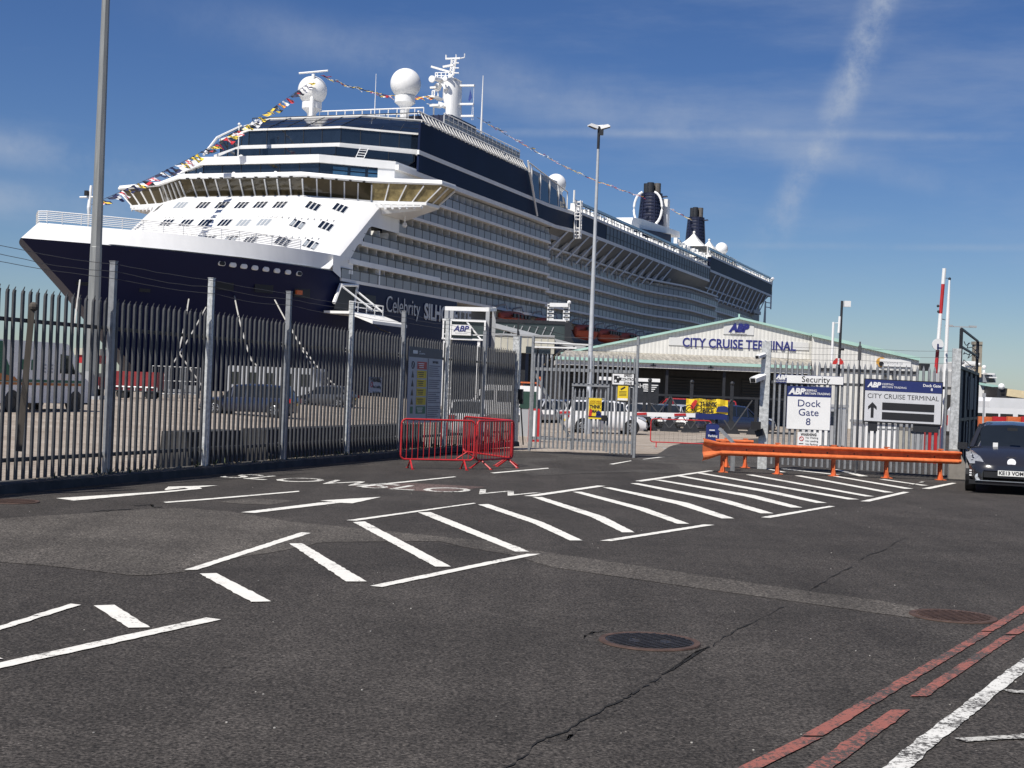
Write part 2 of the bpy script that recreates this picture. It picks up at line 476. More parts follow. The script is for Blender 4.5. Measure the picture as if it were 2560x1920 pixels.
GLASS_BLUE = glass('blue_blind', (0.030, 0.085, 0.16), 0.2)
GLASS_GREY = M('grey_side_glass', (0.10, 0.112, 0.135), 0.45, 0, 0.12, 0.2)
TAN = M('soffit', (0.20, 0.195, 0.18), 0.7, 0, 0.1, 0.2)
BLACK = M('black', (0.012, 0.012, 0.013), 0.5, 0, 0.2)
STEEL_D = M('dark_steel', (0.035, 0.037, 0.042), 0.5, 0.4, 0.2)
ORANGE = M('orange_paint', (0.56, 0.125, 0.038), 0.5, 0, 0.22, 6, c2=(0.64, 0.165, 0.055))
RED = M('red_paint', (0.45, 0.025, 0.028), 0.4, 0, 0.12, 5)
LIFE = M('lifeboat_orange', (0.42, 0.075, 0.035), 0.5, 0, 0.12, 0.5)
YELLOW = M('yellow_sign', (0.72, 0.52, 0.02), 0.55, 0, 0.06, 3)
SIGNW = M('sign_white', (0.74, 0.74, 0.73), 0.4, 0, 0.04, 2)
SIGNN = M('sign_navy', (0.018, 0.028, 0.125), 0.4, 0, 0.05, 2)
SIGNK = M('sign_black', (0.014, 0.014, 0.016), 0.5, 0, 0.1, 2)
SIGNG = M('sign_grey', (0.45, 0.46, 0.48), 0.5, 0, 0.06, 3)
SIGNR = M('sign_red', (0.50, 0.03, 0.025), 0.5, 0, 0.06, 3)
SIGNGR = M('sign_green', (0.015, 0.16, 0.08), 0.5, 0, 0.06, 3)
LETTER = M('letter_blue', (0.022, 0.026, 0.165), 0.45, 0, 0.06, 2)
CLAD = ribbed('white_cladding', (0.70, 0.69, 0.65), 0, 0.30, dirt=0.08)
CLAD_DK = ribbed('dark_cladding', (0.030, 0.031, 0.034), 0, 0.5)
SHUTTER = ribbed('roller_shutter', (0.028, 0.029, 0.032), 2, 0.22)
ROOFSH = ribbed('weathered_roof_sheet', (0.42, 0.39, 0.33), 0, 0.55, dirt=0.75, depth=0.06)
MINT = M('mint_trim', (0.38, 0.58, 0.51), 0.5, 0, 0.10, 1)
CREAM = M('cream_cladding', (0.50, 0.48, 0.40), 0.6, 0, 0.12, 0.6)
GALLERY = M('gallery_glass', (0.045, 0.060, 0.062), 0.12, 0, 0.25, 0.4)
TYRE = M('tyre', (0.014, 0.014, 0.014), 0.8, 0, 0.2)
RIM = M('alloy_rim', (0.50, 0.51, 0.52), 0.3, 0.8, 0.1)
CARGLASS = glass('car_glass', (0.012, 0.015, 0.018), 0.03, 0.7)
LAMPG = M('lamp_glass', (0.62, 0.64, 0.66), 0.12, 0.4, 0.2, 20)
TAIL = M('tail_lamp', (0.40, 0.012, 0.012), 0.15, 0, 0.15, 10)
PLATE_W = M('plate_white', (0.75, 0.75, 0.72), 0.4, 0, 0.03)
PLATE_Y = M('plate_yellow', (0.75, 0.52, 0.05), 0.4, 0, 0.03)
def paintm(name, c, rough=0.22): return M(name, c, rough, 0.0, 0.06, 0.8, coat=0.6)
CAR_BLACK = paintm('car_black', (0.020, 0.020, 0.024))
CAR_WHITE = paintm('car_white', (0.78, 0.78, 0.78))
CAR_SILVER = paintm('car_silver', (0.40, 0.41, 0.43))
CAR_BLUE = paintm('car_dark_blue', (0.016, 0.024, 0.055))
CAR_GREY = paintm('car_grey', (0.085, 0.09, 0.10))
CAR_RED = paintm('car_red', (0.35, 0.02, 0.02))
STONE = M('stone_tower', (0.30, 0.27, 0.215), 0.9, 0, 0.35, 0.6)
FABRIC = M('white_canvas', (0.76, 0.75, 0.71), 0.7, 0, 0.06, 0.5)
# ================================================================== GROUND, ROAD, PAINT
L5, R6 = zm(0, 1150, .5787), zm(1280, 1150, .5787)
xs = [-3500, -900, -300, -120, -60, -40, -30, -25] + [-22 + i for i in range(0, 24)] + [4, 8, 15, 30, 60, 150, 400, 1200, 3500]
ys = [-60, -10, 0, 6, 12, 20, 28] + [31 + i * 2 for i in range(0, 21)] + [76, 85, 110, 150, 260, 500, 1200, 3500]
struct('ground', MB().grid([[(x, y, gz(x, y)) for x in xs] for y in ys]), A_DARK)

FA, FB = G(264, 1186, .14), G(1108, 1120, .14)       # the long palisade fence: first and sixth post in view
FD = (FB - FA); FD.z = 0; FLEN = FD.length; FD.normalize()
FN = V((FD.y, -FD.x, 0))                              # towards the road
STEP = FLEN / 5
HINGE = FA + FD * (STEP * 7); HINGE.z = 0
GH, GE = P(1322, 1120, 41.5), P(1584, 1140, 40.5)     # gate leaf, hinge and free end
def fx(y): return FA.x + (y - FA.y) * FD.x / FD.y
yp = MB()
ys1 = [12, 20, 28] + [y for y in ys if 30 < y < 42] + [42.0]
for y0, y1 in zip(ys1, ys1[1:]):
    xa, xb_ = fx(y0) - .12, fx(y1) - .12
    cols = [x for x in xs if -300 <= x < min(xa, xb_) - .2]
    yp.grid([[(x, y0, gz(x, y0) + .008) for x in cols + [xa]], [(x, y1, gz(x, y1) + .008) for x in cols + [xb_]]])
struct('yard_paving', yp, PAVE)
ap_b = MB()
ys2 = [y for y in ys if 41 <= y <= 260]
def apron_edge(y): return fx(42.4) if y < 42.4 else (1.0 + (y - 42.4) * 1.9 if y < 49 else 0.292 * y)
for y0, y1 in zip(ys2, ys2[1:]):
    y0 = max(y0, 42.0)
    xa, xb_ = apron_edge(y0), apron_edge(y1)
    cols = [x for x in xs if -300 <= x < min(xa, xb_) - .2]
    r0 = [(x, y0, gz(x, y0) + .008) for x in cols] + [(xa, y0, gz(xa, y0) + .008)]
    r1 = [(x, y1, gz(x, y1) + .008) for x in cols] + [(xb_, y1, gz(xb_, y1) + .008)]
    ap_b.grid([r0, r1])
struct('dock_apron', ap_b, PAVE)
# road edge in older asphalt in front of the gate
def flat(name, pts, mt, dz=.008, kind='structure'):
    return struct(name, MB().poly([G(*p, dz) for p in pts]), mt, kind=kind)
flat('old_asphalt', [(1290, 1127), (1330, 1126), (1590, 1146), (1690, 1110), (1905, 1095), (1905, 1168), (1830, 1170), (1730, 1183), (1560, 1181), (1440, 1184), (1330, 1190), (1250, 1170), (1215, 1150)], A_OLD, .004)
flat('asphalt_patch', [L5(*p) for p in [(-300, 262), (0, 252), (330, 232), (640, 212), (800, 208), (1000, 222), (1250, 265), (1600, 300), (1900, 330), (2212, 360)]]
     + [R6(*p) for p in [(60, 385), (500, 450), (1000, 525), (1290, 568), (1600, 608), (1760, 640), (1735, 683), (1200, 608), (750, 545), (170, 462)]]
     + [L5(*p) for p in [(2212, 410), (2000, 375), (1900, 350), (1600, 352), (1400, 354), (1200, 395), (1000, 425), (800, 482), (650, 497), (560, 497), (400, 478), (200, 455), (0, 440), (-300, 420)]], A_LIGHT, .004)
SL = zm(560, 1160, 800 / 2212)
flat('red_asphalt', [SL(*p) for p in [(880, 152), (1290, 130), (1810, 158), (1500, 197)]], A_RED, .004)
flat('asphalt_patch', [SL(*p) for p in [(-40, 262), (180, 236), (500, 252), (330, 282), (100, 274)]], A_LIGHT, .004)
flat('new_asphalt', [(0, 1222), (200, 1213), (640, 1190), (800, 1180), (560, 1200), (260, 1216), (0, 1230)], A_NEW, .004)

def mark(name, z, pts, mt=PAINT, dz=.008, rough=.004):
    """painted shape on the road, its outline slightly ragged"""
    g = [G(*z(*p), dz) for p in pts]; out_ = []
    for a, c in zip(g, g[1:] + g[:1]):
        l = (c - a).length; n = max(1, min(60, int(l / .07))); d = (c - a).normalized(); s_ = V((d.y, -d.x, 0))
        for k in range(n): out_.append(a.lerp(c, k / n) + s_ * (random.gauss(0, rough) if k else 0))
    return struct(name, MB().poly(out_), mt)
hatch = [
    (L5, [(-60, 887), (890, 680), (955, 688), (-60, 912)]), (L5, [(-60, 735), (305, 620), (350, 625), (-60, 752)]),
    (L5, [(405, 628), (495, 625), (648, 722), (555, 724)]), (L5, [(862, 490), (935, 488), (1172, 610), (1085, 612)]),
    (L5, [(797, 474), (1300, 312), (1343, 315), (850, 474)]), (L5, [(1250, 360), (1305, 360), (1585, 524), (1495, 524)]),
    (L5, [(1598, 543), (2276, 405), (2336, 405), (1650, 548)]), (L5, [(1525, 268), (1575, 265), (1948, 460), (1880, 460)]),
    (L5, [(1497, 260), (2045, 185), (2057, 187), (1540, 262)]), (L5, [(1805, 226), (1860, 225), (2287, 395), (2225, 395)]),
    (L5, [(2065, 192), (2110, 190), (2350, 270), (2517, 347), (2462, 347), (2300, 272)]),
    (L5, [(-90, 835), (-40, 830), (14, 858), (-40, 860)]),
    (R6, [(380, 348), (830, 278), (875, 280), (430, 350)]), (R6, [(88, 160), (130, 160), (400, 245), (530, 312), (475, 312), (340, 245)]),
    (R6, [(50, 155), (370, 110), (405, 112), (100, 157)]), (R6, [(262, 137), (300, 137), (580, 208), (765, 275), (715, 275), (530, 210)]),
    (R6, [(390, 118), (425, 118), (760, 185), (960, 252), (905, 252), (710, 190)]), (R6, [(510, 100), (545, 100), (930, 172), (1130, 230), (1075, 230), (880, 175)]),
    (R6, [(1075, 247), (1370, 198), (1397, 200), (1115, 250)]), (R6, [(612, 85), (640, 85), (1050, 152), (1255, 205), (1205, 205), (1000, 155)]),
    (R6, [(705, 68), (735, 68), (1130, 135), (1360, 185), (1315, 185), (1090, 138)]), (R6, [(530, 90), (850, 45), (872, 47), (560, 93)]),
    (R6, [(795, 56), (825, 56), (1500, 170), (1450, 170)]), (R6, [(1505, 178), (1690, 137), (1718, 139), (1545, 179)]),
    (R6, [(1010, 63), (1040, 63), (1565, 157), (1525, 157)]), (R6, [(1220, 67), (1250, 67), (1650, 140), (1610, 140)]),
    (R6, [(1385, 70), (1410, 70), (1735, 124), (1695, 124)]), (R6, [(1585, 83), (1610, 83), (1800, 110), (1770, 110)]),
    (R6, [(1770, 123), (1900, 98), (1920, 100), (1805, 125)]),
    (R6, [(1085, 36), (1100, 36), (1185, 52), (1165, 52)]), (R6, [(1160, 38), (1175, 37), (1420, 63), (1390, 63)]), (R6, [(1390, 40), (1405, 40), (1540, 70), (1500, 70)]),
]
for z, pts in hatch: mark('hatched_marking', z, pts)
LF = zm(0, 1120, 600 / 2212)
mark('arrow_marking', LF, [(515, 462), (1480, 400), (1740, 376), (1700, 366), (1530, 388), (1515, 382), (1550, 356), (2010, 343), (1840, 362), (1862, 374), (1490, 412), (680, 484)])
mark('arrow_marking', SL, [(115, 333), (680, 264), (760, 262), (665, 252), (1085, 227), (890, 271), (800, 268), (210, 338)])
mark('lane_line', SL, [(-420, 262), (-160, 242), (520, 185), (522, 191), (60, 232), (-150, 250), (-400, 268)])
mark('lane_line', SL, [(910, 153), (1590, 86), (1608, 89), (960, 158)])
mark('lane_line', SL, [(1840, 60), (2240, 26), (2245, 31), (1870, 64)])
GT = zm(1300, 940, 400 / 2212)
mark('lane_line', GT, [(1230, 1217), (1530, 1168), (1545, 1173), (1290, 1222)])
mark('lane_line', GT, [(1690, 1150), (2000, 1108), (2215, 1072), (2225, 1078), (1990, 1120), (1710, 1152)])
for i, (a, b) in enumerate([((1660, 985), (1730, 997)), ((1800, 975), (1910, 1008)), ((1950, 980), (2060, 1018)), ((2110, 998), (2200, 1025)), ((2240, 1000), (2330, 1030))]):
    mark('worn_marking', GT, [a, (a[0] + 30, a[1] - 2), b, (b[0] - 40, b[1] + 2)], PAINT_FAINT)
for k, (cx, cy, X) in enumerate([(-3.72, 25.5, V((.94, -.34, 0))), (-1.02, 24.45, V((.975, -.22, 0)))]):
    X.normalize(); Y = V((.30, .954, 0)); Y = (Y - X * (Y.dot(X) * .6)).normalized()
    o = text('SLOW', 1.6, PAINT_TXT, None, (cx, cy, .008), X, Y, 'CENTER', 0.0, 0.004, sx=.66, name='slow_marking')
    o['kind'] = 'structure'
# double red line, worn white edge line, scribble
def ribbon(name, z, a, b, wpx0, wpx1, mt, dz=.008, n=10, jit=2.0):
    top, bot = [], []
    for i in range(n + 1):
        t = i / n; x = a[0] + (b[0] - a[0]) * t; y = a[1] + (b[1] - a[1]) * t; wd = wpx0 + (wpx1 - wpx0) * t
        j = random.uniform(-jit, jit)
        top.append((x - wd / 2 + j, y)); bot.append((x + wd / 2 + j, y))
    return mark(name, z, top + bot[::-1], mt, dz)
ribbon('red_line', R6, (880, 1400), (1296, 1196), 112, 92, PAINT_RED)
ribbon('red_line', R6, (1298, 1190), (2050, 742), 90, 52, PAINT_RED, n=16)
ribbon('red_line', R6, (2052, 738), (2420, 520), 54, 46, PAINT_RED)
ribbon('red_line', R6, (1230, 1400), (1680, 1078), 128, 82, PAINT_RED)
ribbon('red_line', R6, (1755, 1020), (2150, 758), 74, 52, PAINT_RED)
ribbon('red_line', R6, (2155, 752), (2430, 610), 60, 50, PAINT_RED)
ribbon('edge_line', R6, (1540, 1420), (2420, 715), 128, 66, PAINT_OLD, n=24, jit=5)
mark('scribble_marking', R6, [(1910, 1200), (1960, 1198), (2100, 1190), (2300, 1175), (2300, 1198), (2050, 1210), (1960, 1216)], PAINT_FAINT)
mark('scribble_marking', R6, [(2120, 990), (2300, 1000), (2300, 1012), (2150, 1003)], PAINT_FAINT)
mark('scribble_marking', zm(1880, 1080, .2441), [(1640, 540), (1740, 505), (1775, 510), (1600, 552)], PAINT_FAINT, .012)
# cracks
def crack(z, pts, w0, name='road_crack'):
    top, bot = [], []
    fine = []
    for (a, b) in zip(pts, pts[1:]):
        for k in range(6):
            t = k / 6; fine.append((a[0] + (b[0] - a[0]) * t + random.uniform(-10, 10), a[1] + (b[1] - a[1]) * t + random.uniform(-5, 5)))
    for x, y in fine:
        wd = w0 * random.uniform(.35, 1.2)
        top.append((x, y - wd / 2)); bot.append((x, y + wd / 2))
    return mark(name, z, top + bot[::-1], CRACK, .006)
crack(R6, [(-330, 1420), (-60, 1340), (10, 1310), (110, 1215), (240, 1168), (310, 1120), (410, 1068), (500, 1022), (560, 988)], 9)
crack(R6, [(130, 1215), (230, 1210), (300, 1150)], 3)
crack(R6, [(330, 1120), (420, 1110), (470, 1060)], 2.5)
crack(R6, [(560, 985), (640, 935), (720, 882), (790, 830), (860, 800)], 5)
crack(R6, [(860, 800), (980, 730), (1080, 680), (1190, 622)], 3.5)
crack(R6, [(1290, 562), (1370, 510), (1480, 452)], 4)
crack(R6, [(1500, 430), (1640, 370), (1720, 330)], 2)
crack(R6, [(300, 768), (350, 745), (400, 738)], 3)
crack(LF, [(860, 582), (1050, 572), (1250, 560)], 6)
crack(LF, [(1240, 532), (1330, 525), (1420, 518), (1400, 545), (1520, 538)], 6)
crack(L5, [(930, 900), (1040, 882), (1130, 878)], 2)

# pale grit lying on the road
sb = MB()
for _ in range(85):
    y = 5.2 + 20 * random.random() ** 1.6; x = random.uniform(-.37, .37) * y
    s_ = random.uniform(.003, .008)
    sb.box((x, y, s_ * .4 + .002), (s_ * 1.5, s_, s_ * .8), (V((math.cos(x * 9), math.sin(x * 9), 0)), V((-math.sin(x * 9), math.cos(x * 9), 0)), UP))
struct('grit', sb, M('grit_stone', (0.42, 0.40, 0.36), .9), kind='stuff')

# manhole covers
def manhole(c, r_, mt, label, pat):
    t = thing('manhole_cover', label, 'manhole cover', (c.x, c.y, 0))
    b = MB(); n = 40
    rim = [[V((c.x + q * math.cos(2 * math.pi * i / n), c.y + q * math.sin(2 * math.pi * i / n), h)) for i in range(n)] for q, h in ((r_ + .035, .003), (r_ + .03, .014), (r_ - .012, .014), (r_ - .014, .007))]
    b.grid(rim, True); part('rim', b, IRON_RUST, t, smooth=20)
    b = MB(); b.disc((c.x, c.y, .004), r_ - .013, V((1, 0, 0)), V((0, 1, 0)), (0, 0, .006), 40)
    k = 11
    for i in range(-k, k + 1):
        for j in range(-k, k + 1):
            x, y = i * r_ / k * .93, j * r_ / k * .93
            if x * x + y * y > (r_ * .90) ** 2 or (i + j) % 2: continue
            if pat and abs(y) < .06 and (i in (-5, -4, -3, 3, 4, 5)): continue
            b.box((c.x + x, c.y + y, .013), (.034, .018, .008), (V((.8, .6, 0)), V((-.6, .8, 0)), UP))
    part('cover', b, mt, t)
    if pat:
        b = MB()
        for dx in (-.20, -.165, -.13, .09, .125, .16):
            b.box((c.x + dx, c.y + (.05 if dx < 0 else -.05), .0115), (.016, .06, .004))
        part('keyhole', b, BLACK, t)
manhole(G(*R6(594, 787)), .335, IRON, 'round dark iron manhole cover in the road beside the long crack', True)
manhole(G(*R6(1905, 678)), .33, IRON_RUST, 'rusty round manhole cover touching the double red line', False)
manhole(G(*LF(110, 497)), .33, IRON_RUST, 'rusty round manhole cover near the kerb of the palisade fence', False)

# ================================================================== LONG PALISADE FENCE
def palings(b, p0, p1, n_dir, zb, zt, pitch, wd, dp, style, zb1=None, zt1=None):
    d = (p1 - p0); d.z = 0; L = d.length; d.normalize()
    n = max(1, int(round(L / pitch)))
    for i in range(n):
        q = p0 + d * (L * (i + .5) / n); t = (i + .5) / n
        b0 = zb + ((zb1 if zb1 is not None else zb) - zb) * t
        t0 = zt + ((zt1 if zt1 is not None else zt) - zt) * t
        jz = random.uniform(-.012, .012); lean = random.uniform(-.006, .006)
        sec = [(-wd / 2, 0), (-wd * .46, dp), (-wd * .1, dp * .9), (wd * .1, dp * .9), (wd * .46, dp), (wd / 2, 0)] if style == 'curved' else [(-wd / 2, 0), (-wd * .32, dp), (-wd * .08, dp * .72), (wd * .08, dp * .72), (wd * .32, dp), (wd / 2, 0)]
        rows = []
        if style == 'curved': lv = [(b0, 0, 1), (t0 - .10, 0, 1), (t0 - .055, .008, .85), (t0 - .05, .012, .42), (t0 + jz, .04, .20)]
        else: lv = [(b0, 0, 1), (t0 - .10, 0, 1), (t0 + jz, 0, .12)]
        for z, off, sc in lv:
            rows.append([V((q.x, q.y, z)) + d * (s_[0] * sc + lean * (z - b0)) + n_dir * (s_[1] * (sc if sc < .5 else 1) + off) for s_ in sec])
        b.grid(rows, True)
        m0 = len(b.v) - 6 * len(lv)
        b.f.append(tuple(m0 + k for k in range(6))); b.m.append(b.cur)
        b.f.append(tuple(len(b.v) - 6 + k for k in range(6))); b.m.append(b.cur)
fence = thing('palisade_fence', 'long galvanised palisade fence with curved spike tops running along the kerb', 'fence', (FA.x, FA.y, 0))
for k in range(-2, 8):
    p = FA + FD * (STEP * k)
    if k >= -1:
        b = MB(); top = 3.62 if k < 6 else 3.45
        sec = [(-.05, -.055), (.05, -.055), (.05, -.045), (.012, -.045), (.012, .045), (.05, .045), (.05, .055), (-.05, .055), (-.05, .045), (-.012, .045), (-.012, -.045), (-.05, -.045)]
        if k < 7:
            b.box((p.x, p.y, .1 + (top - .1) / 2), (.085, .10, top - .1), (FD, FN, UP))
            b.box((p.x, p.y, top + .006), (.10, .115, .012), (FD, FN, UP))
            for zz in (2.53, .46): b.box(p + FN * -.075 + UP * (zz - .14), (.16, .04, .09), (FD, FN, UP))
            part('post', b, GALV_POST if k % 2 else GALV, fence)
    if k < 7:
        q = p + FD * STEP
        p2, q2 = p + FD * .07 - FN * .03, q - FD * .07 - FN * .03
        b = MB(); palings(b, p2, q2, FN, .17, 3.02, .182, .054, .034, 'curved')
        part('pale_panel', b, GALV_D, fence)
        for zz in (.46, 2.53):
            b = MB(); b.beam(p2 - FN * .012 + UP * (zz - p2.z), q2 - FN * .012 + UP * (zz - q2.z), .012, .062)
            b.beam(p2 - FN * .036 + UP * (zz + .025 - p2.z), q2 - FN * .036 + UP * (zz + .025 - q2.z), .05, .010)
            part('rail', b, GALV_D, fence)
        for i, zz in enumerate((3.34, 3.46, 3.575)):
            a_, c_ = p + FN * .062, q + FN * .062
            pts = []
            for s_ in range(9):
                t = s_ / 8
                r_ = a_.lerp(c_, t); r_.z = zz - .035 * math.sin(math.pi * t) * (1 + .6 * math.sin(i * 2.1 + k)) + random.uniform(-.006, .006)
                pts.append(r_)
            b = MB(); b.tube(pts, .0045, 4)
            part('wire', b, WIRE, fence)
# end post with lock box
b = MB(); e = HINGE
b.box((e.x, e.y, 1.72), (.20, .22, 3.44), (FD, FN, UP)); b.box((e.x, e.y, 3.45), (.22, .24, .02), (FD, FN, UP))
part('end_post', b, GALV_POST, fence)
b = MB(); b.box(V((e.x, e.y, 1.62)) + FN * .17, (.16, .14, .34), (FD, FN, UP)); b.box(V((e.x, e.y, 1.40)) + FN * .20, (.10, .12, .16), (FD, FN, UP)); b.beam(V((e.x, e.y, 1.2)) + FN * .2, V((e.x, e.y, .05)) + FN * .35 - FD * .1, .03, .03)
part('lock_box', b, BLACK, fence)
b = MB(); b.beam(V((e.x, e.y, 3.4)) , V((e.x + .01, e.y, 4.0)), .05, .05); b.beam(V((e.x + .01, e.y - .05, 3.6)), V((e.x + .06, e.y - .08, 3.3)), .06, .05)
part('wire_bracket', b, STEEL_D, fence)
# kerb
kb = MB()
k0, k1 = FA - FD * (STEP * 2.2), FA + FD * (STEP * 6.98)
sec = [(-.22, 0), (-.22, .13), (-.18, .15), (.16, .15), (.20, .13), (.22, 0)]
kb.grid([[V((p.x, p.y, 0)) + FN * a + UP * h for a, h in sec] for p in (k0, k1)])
struct('kerb', kb, CONC_DARK)
# rubble and soil along the kerb foot
rb = MB()
for _ in range(420):
    t = random.uniform(-.6, 6.6) * STEP; p = FA + FD * t + FN * random.gauss(.03, .07)
    s_ = random.uniform(.01, .035); a = random.uniform(0, 3)
    rb.box((p.x, p.y, .15 + s_ * .35), (s_ * 1.6, s_, s_ * .9), (V((math.cos(a), math.sin(a), .2)).normalized(), V((-math.sin(a), math.cos(a), 0)), UP))
struct('kerb_debris', rb, M('debris', (0.20, 0.17, 0.13), .95, 0, .5, 9), kind='stuff')
# weeds rooted along the kerb
wb = MB()
for _ in range(46):
    t = random.uniform(-.5, 6.8) * STEP; p = FA + FD * t + FN * random.uniform(-.05, .12)
    for k in range(random.randint(5, 11)):
        a = random.uniform(0, 6.28); h = random.uniform(.04, .15); d_ = V((math.cos(a), math.sin(a), 0)); s_ = V((-d_.y, d_.x, 0))
        q = V((p.x, p.y, .14)) + d_ * .015; e_ = q + d_ * h * .7 + UP * h
        wb.add([q - s_ * .006, q + s_ * .006, q.lerp(e_, .6) + s_ * .008 + UP * .01, e_, q.lerp(e_, .6) - s_ * .008 + UP * .01], [(0, 1, 2, 3, 4)])
struct('weeds', wb, M('weed_leaf', (0.055, 0.075, 0.025), .7, 0, .4, 9), kind='stuff')
# stay leaning behind the first panel
tp, bp_ = FA - FD * 2.6 - FN * .22, FA - FD * 3.0 - FN * .28
b = MB(); q0 = P(47, 1128, 20.4); q1 = P(80, 772, 20.4)
b.beam(q0, q1, .075, .085, V((1, .3, 0))); b.sph(q1 + V((.02, 0, .03)), .07, 8, 6)
single('leaning_post', b, WOOD, 'grey timber post leaning behind the first panel of the palisade fence', 'post')
# concrete blocks lying behind the fence
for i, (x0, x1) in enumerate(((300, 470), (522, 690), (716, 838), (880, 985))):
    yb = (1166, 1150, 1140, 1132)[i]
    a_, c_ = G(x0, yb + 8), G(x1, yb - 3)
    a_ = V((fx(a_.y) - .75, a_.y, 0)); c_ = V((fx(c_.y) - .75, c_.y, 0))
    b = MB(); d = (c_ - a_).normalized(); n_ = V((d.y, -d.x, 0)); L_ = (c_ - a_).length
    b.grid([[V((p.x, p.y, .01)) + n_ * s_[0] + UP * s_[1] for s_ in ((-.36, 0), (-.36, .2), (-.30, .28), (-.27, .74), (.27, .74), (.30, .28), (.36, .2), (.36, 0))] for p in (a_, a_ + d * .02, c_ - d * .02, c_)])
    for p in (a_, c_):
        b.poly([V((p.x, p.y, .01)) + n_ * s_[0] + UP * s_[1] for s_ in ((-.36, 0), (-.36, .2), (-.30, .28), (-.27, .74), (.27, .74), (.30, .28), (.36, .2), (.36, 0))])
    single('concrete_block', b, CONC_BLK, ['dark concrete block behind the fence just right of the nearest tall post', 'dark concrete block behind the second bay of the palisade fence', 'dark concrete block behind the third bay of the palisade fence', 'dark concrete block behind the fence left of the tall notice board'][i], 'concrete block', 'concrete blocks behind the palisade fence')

# ================================================================== NOTICE BOARDS ON THE LONG FENCE
def face(pts, p0, n):
    """corners TL, TR, BL seen in the photo, put on the plane through p0 -> centre, X, Y, w, h"""
    a, b_, c = (PL(*q, p0, n) for q in pts)
    X = b_ - a; X.z = 0 if abs(X.z) < .12 * X.length else X.z
    w_ = X.length; X.normalize(); h_ = (a - c).length
    Y = UP.copy(); ctr = (b_ + c) / 2
    return ctr, X, Y, w_, h_
def board(t, ctr, X, Y, w_, h_, mt, name='panel', dp=.02, back=0.0):
    N = X.cross(Y)
    b = MB(); b.box(ctr - N * (dp / 2 + back), (w_, dp, h_), (X, N, Y)); return part(name, b, mt, t)
def strip(t, ctr, X, Y, x0, y0, x1, y1, mt, name, lift=.003, dp=.003):
    N = X.cross(Y); b = MB()
    b.box(ctr + X * ((x0 + x1) / 2) + Y * ((y0 + y1) / 2) + N * lift, (abs(x1 - x0), dp, abs(y1 - y0)), (X, N, Y))
    return part(name, b, mt, t)
fp = FA + FN * .05
def fsign(name, pts, label, cat='sign', group=None):
    ctr, X, Y, w_, h_ = face(pts, fp + FN * .04, FN)
    X = FD.copy(); w_ = (PL(*pts[1], fp + FN * .04, FN) - PL(*pts[0], fp + FN * .04, FN)).dot(FD)
    t = thing(name, label, cat, (ctr.x, ctr.y, 0), group=group)
    return t, ctr, X, Y, w_, h_
I7 = zm(900, 700, 640 / 2212)
t, c, X, Y, w_, h_ = fsign('notice_board', [I7(430, 575), I7(718, 600), I7(402, 1240)], 'tall grey site safety notice board with coloured hazard panels on the palisade fence', 'notice board')
board(t, c, X, Y, w_, h_, SIGNG)
strip(t, c, X, Y, -w_ / 2, h_ * .365, w_ / 2, h_ / 2, M('board_head', (.05, .055, .075), .5), 'header')
strip(t, c, X, Y, -w_ * .40, h_ * .41, -w_ * .27, h_ * .455, SIGNW, 'emblem', .006)
text('ABP\nSOUTHAMPTON', .055, SIGNW, t, c + X * (-w_ * .22) + Y * (h_ * .43) + X.cross(Y) * .006, X, Y, 'LEFT')
cols = [SIGNR, YELLOW, YELLOW, YELLOW, YELLOW, SIGNGR]
for i in range(6):
    y1 = h_ * (.31 - i * .118); y0 = y1 - h_ * .100
    strip(t, c, X, Y, -w_ * .26, y0, w_ * .02, y1, cols[i], 'hazard_panel')
    b = MB(); N = X.cross(Y); ce = c + X * (-w_ * .385) + Y * ((y0 + y1) / 2) + N * .003; hh = (y1 - y0) * .46
    if i == 0:
        b.tube([ce + X * (.09 * math.cos(a * .3927)) + Y * (hh * math.sin(a * .3927)) for a in range(16)], .012, 4, True); b.beam(ce - X * .06 + Y * hh * .7, ce + X * .06 - Y * hh * .7, .006, .02)
    elif i < 5: b.prism([(-.085, -hh), (.085, -hh), (0, hh)], ce, X, Y, N * .003)
    else: b.prism([(-.09, -hh), (.09, -hh), (.09, hh), (-.09, hh)], ce, X, Y, N * .003)
    part('hazard_symbol', b, SIGNK if i < 5 else SIGNGR, t)
    b = MB()
    for k in range(3): b.box(c + X * (-w_ * .15 + .01 * k) + Y * (y1 - (k + 1) * (y1 - y0) / 4) + N * .006, (w_ * (.17 - .02 * k), .002, .02), (X, N, Y))
    part('small_print', b, SIGNW if i in (0, 5) else SIGNK, t)
strip(t, c, X, Y, w_ * .05, -h_ * .47, w_ * .065, h_ * .36, SIGNK, 'divider')
text('SAFETY RULES', .085, SIGNK, t, c + X * (w_ * .28) + Y * (h_ * .315) + X.cross(Y) * .005, X, Y, sx=.8)
b = MB(); N = X.cross(Y)
for k in range(26):
    if k in (6, 12, 19): continue
    wl = w_ * random.uniform(.24, .38)
    b.box(c + X * (w_ * .095 + wl / 2) + Y * (h_ * (.265 - k * .0275)) + N * .003, (wl, .002, .022), (X, N, Y))
part('small_print', b, M('print_grey', (.16, .16, .19), .6), t)
text('abports.co.uk/southampton', .07, SIGNK, t, c + X * (-w_ * .2) + Y * (-h_ * .455) + N * .004, X, Y, sx=.62)
t, c, X, Y, w_, h_ = fsign('warning_sign', [I7(85, 835), I7(190, 843), I7(78, 972)], 'small grey no waiting warning sign hanging on the long palisade fence', 'sign')
board(t, c, X, Y, w_, h_, SIGNG)
text('WARNING', .15, SIGNK, t, c + Y * (h_ * .34) + X.cross(Y) * .003, X, Y, bold=.004, sx=.9)
text('No Waiting\nNo Loading\nNo Parking', .105, SIGNK, t, c + X * (w_ * .10) + Y * (-h_ * .12) + X.cross(Y) * .003, X, Y, lead=1.35)
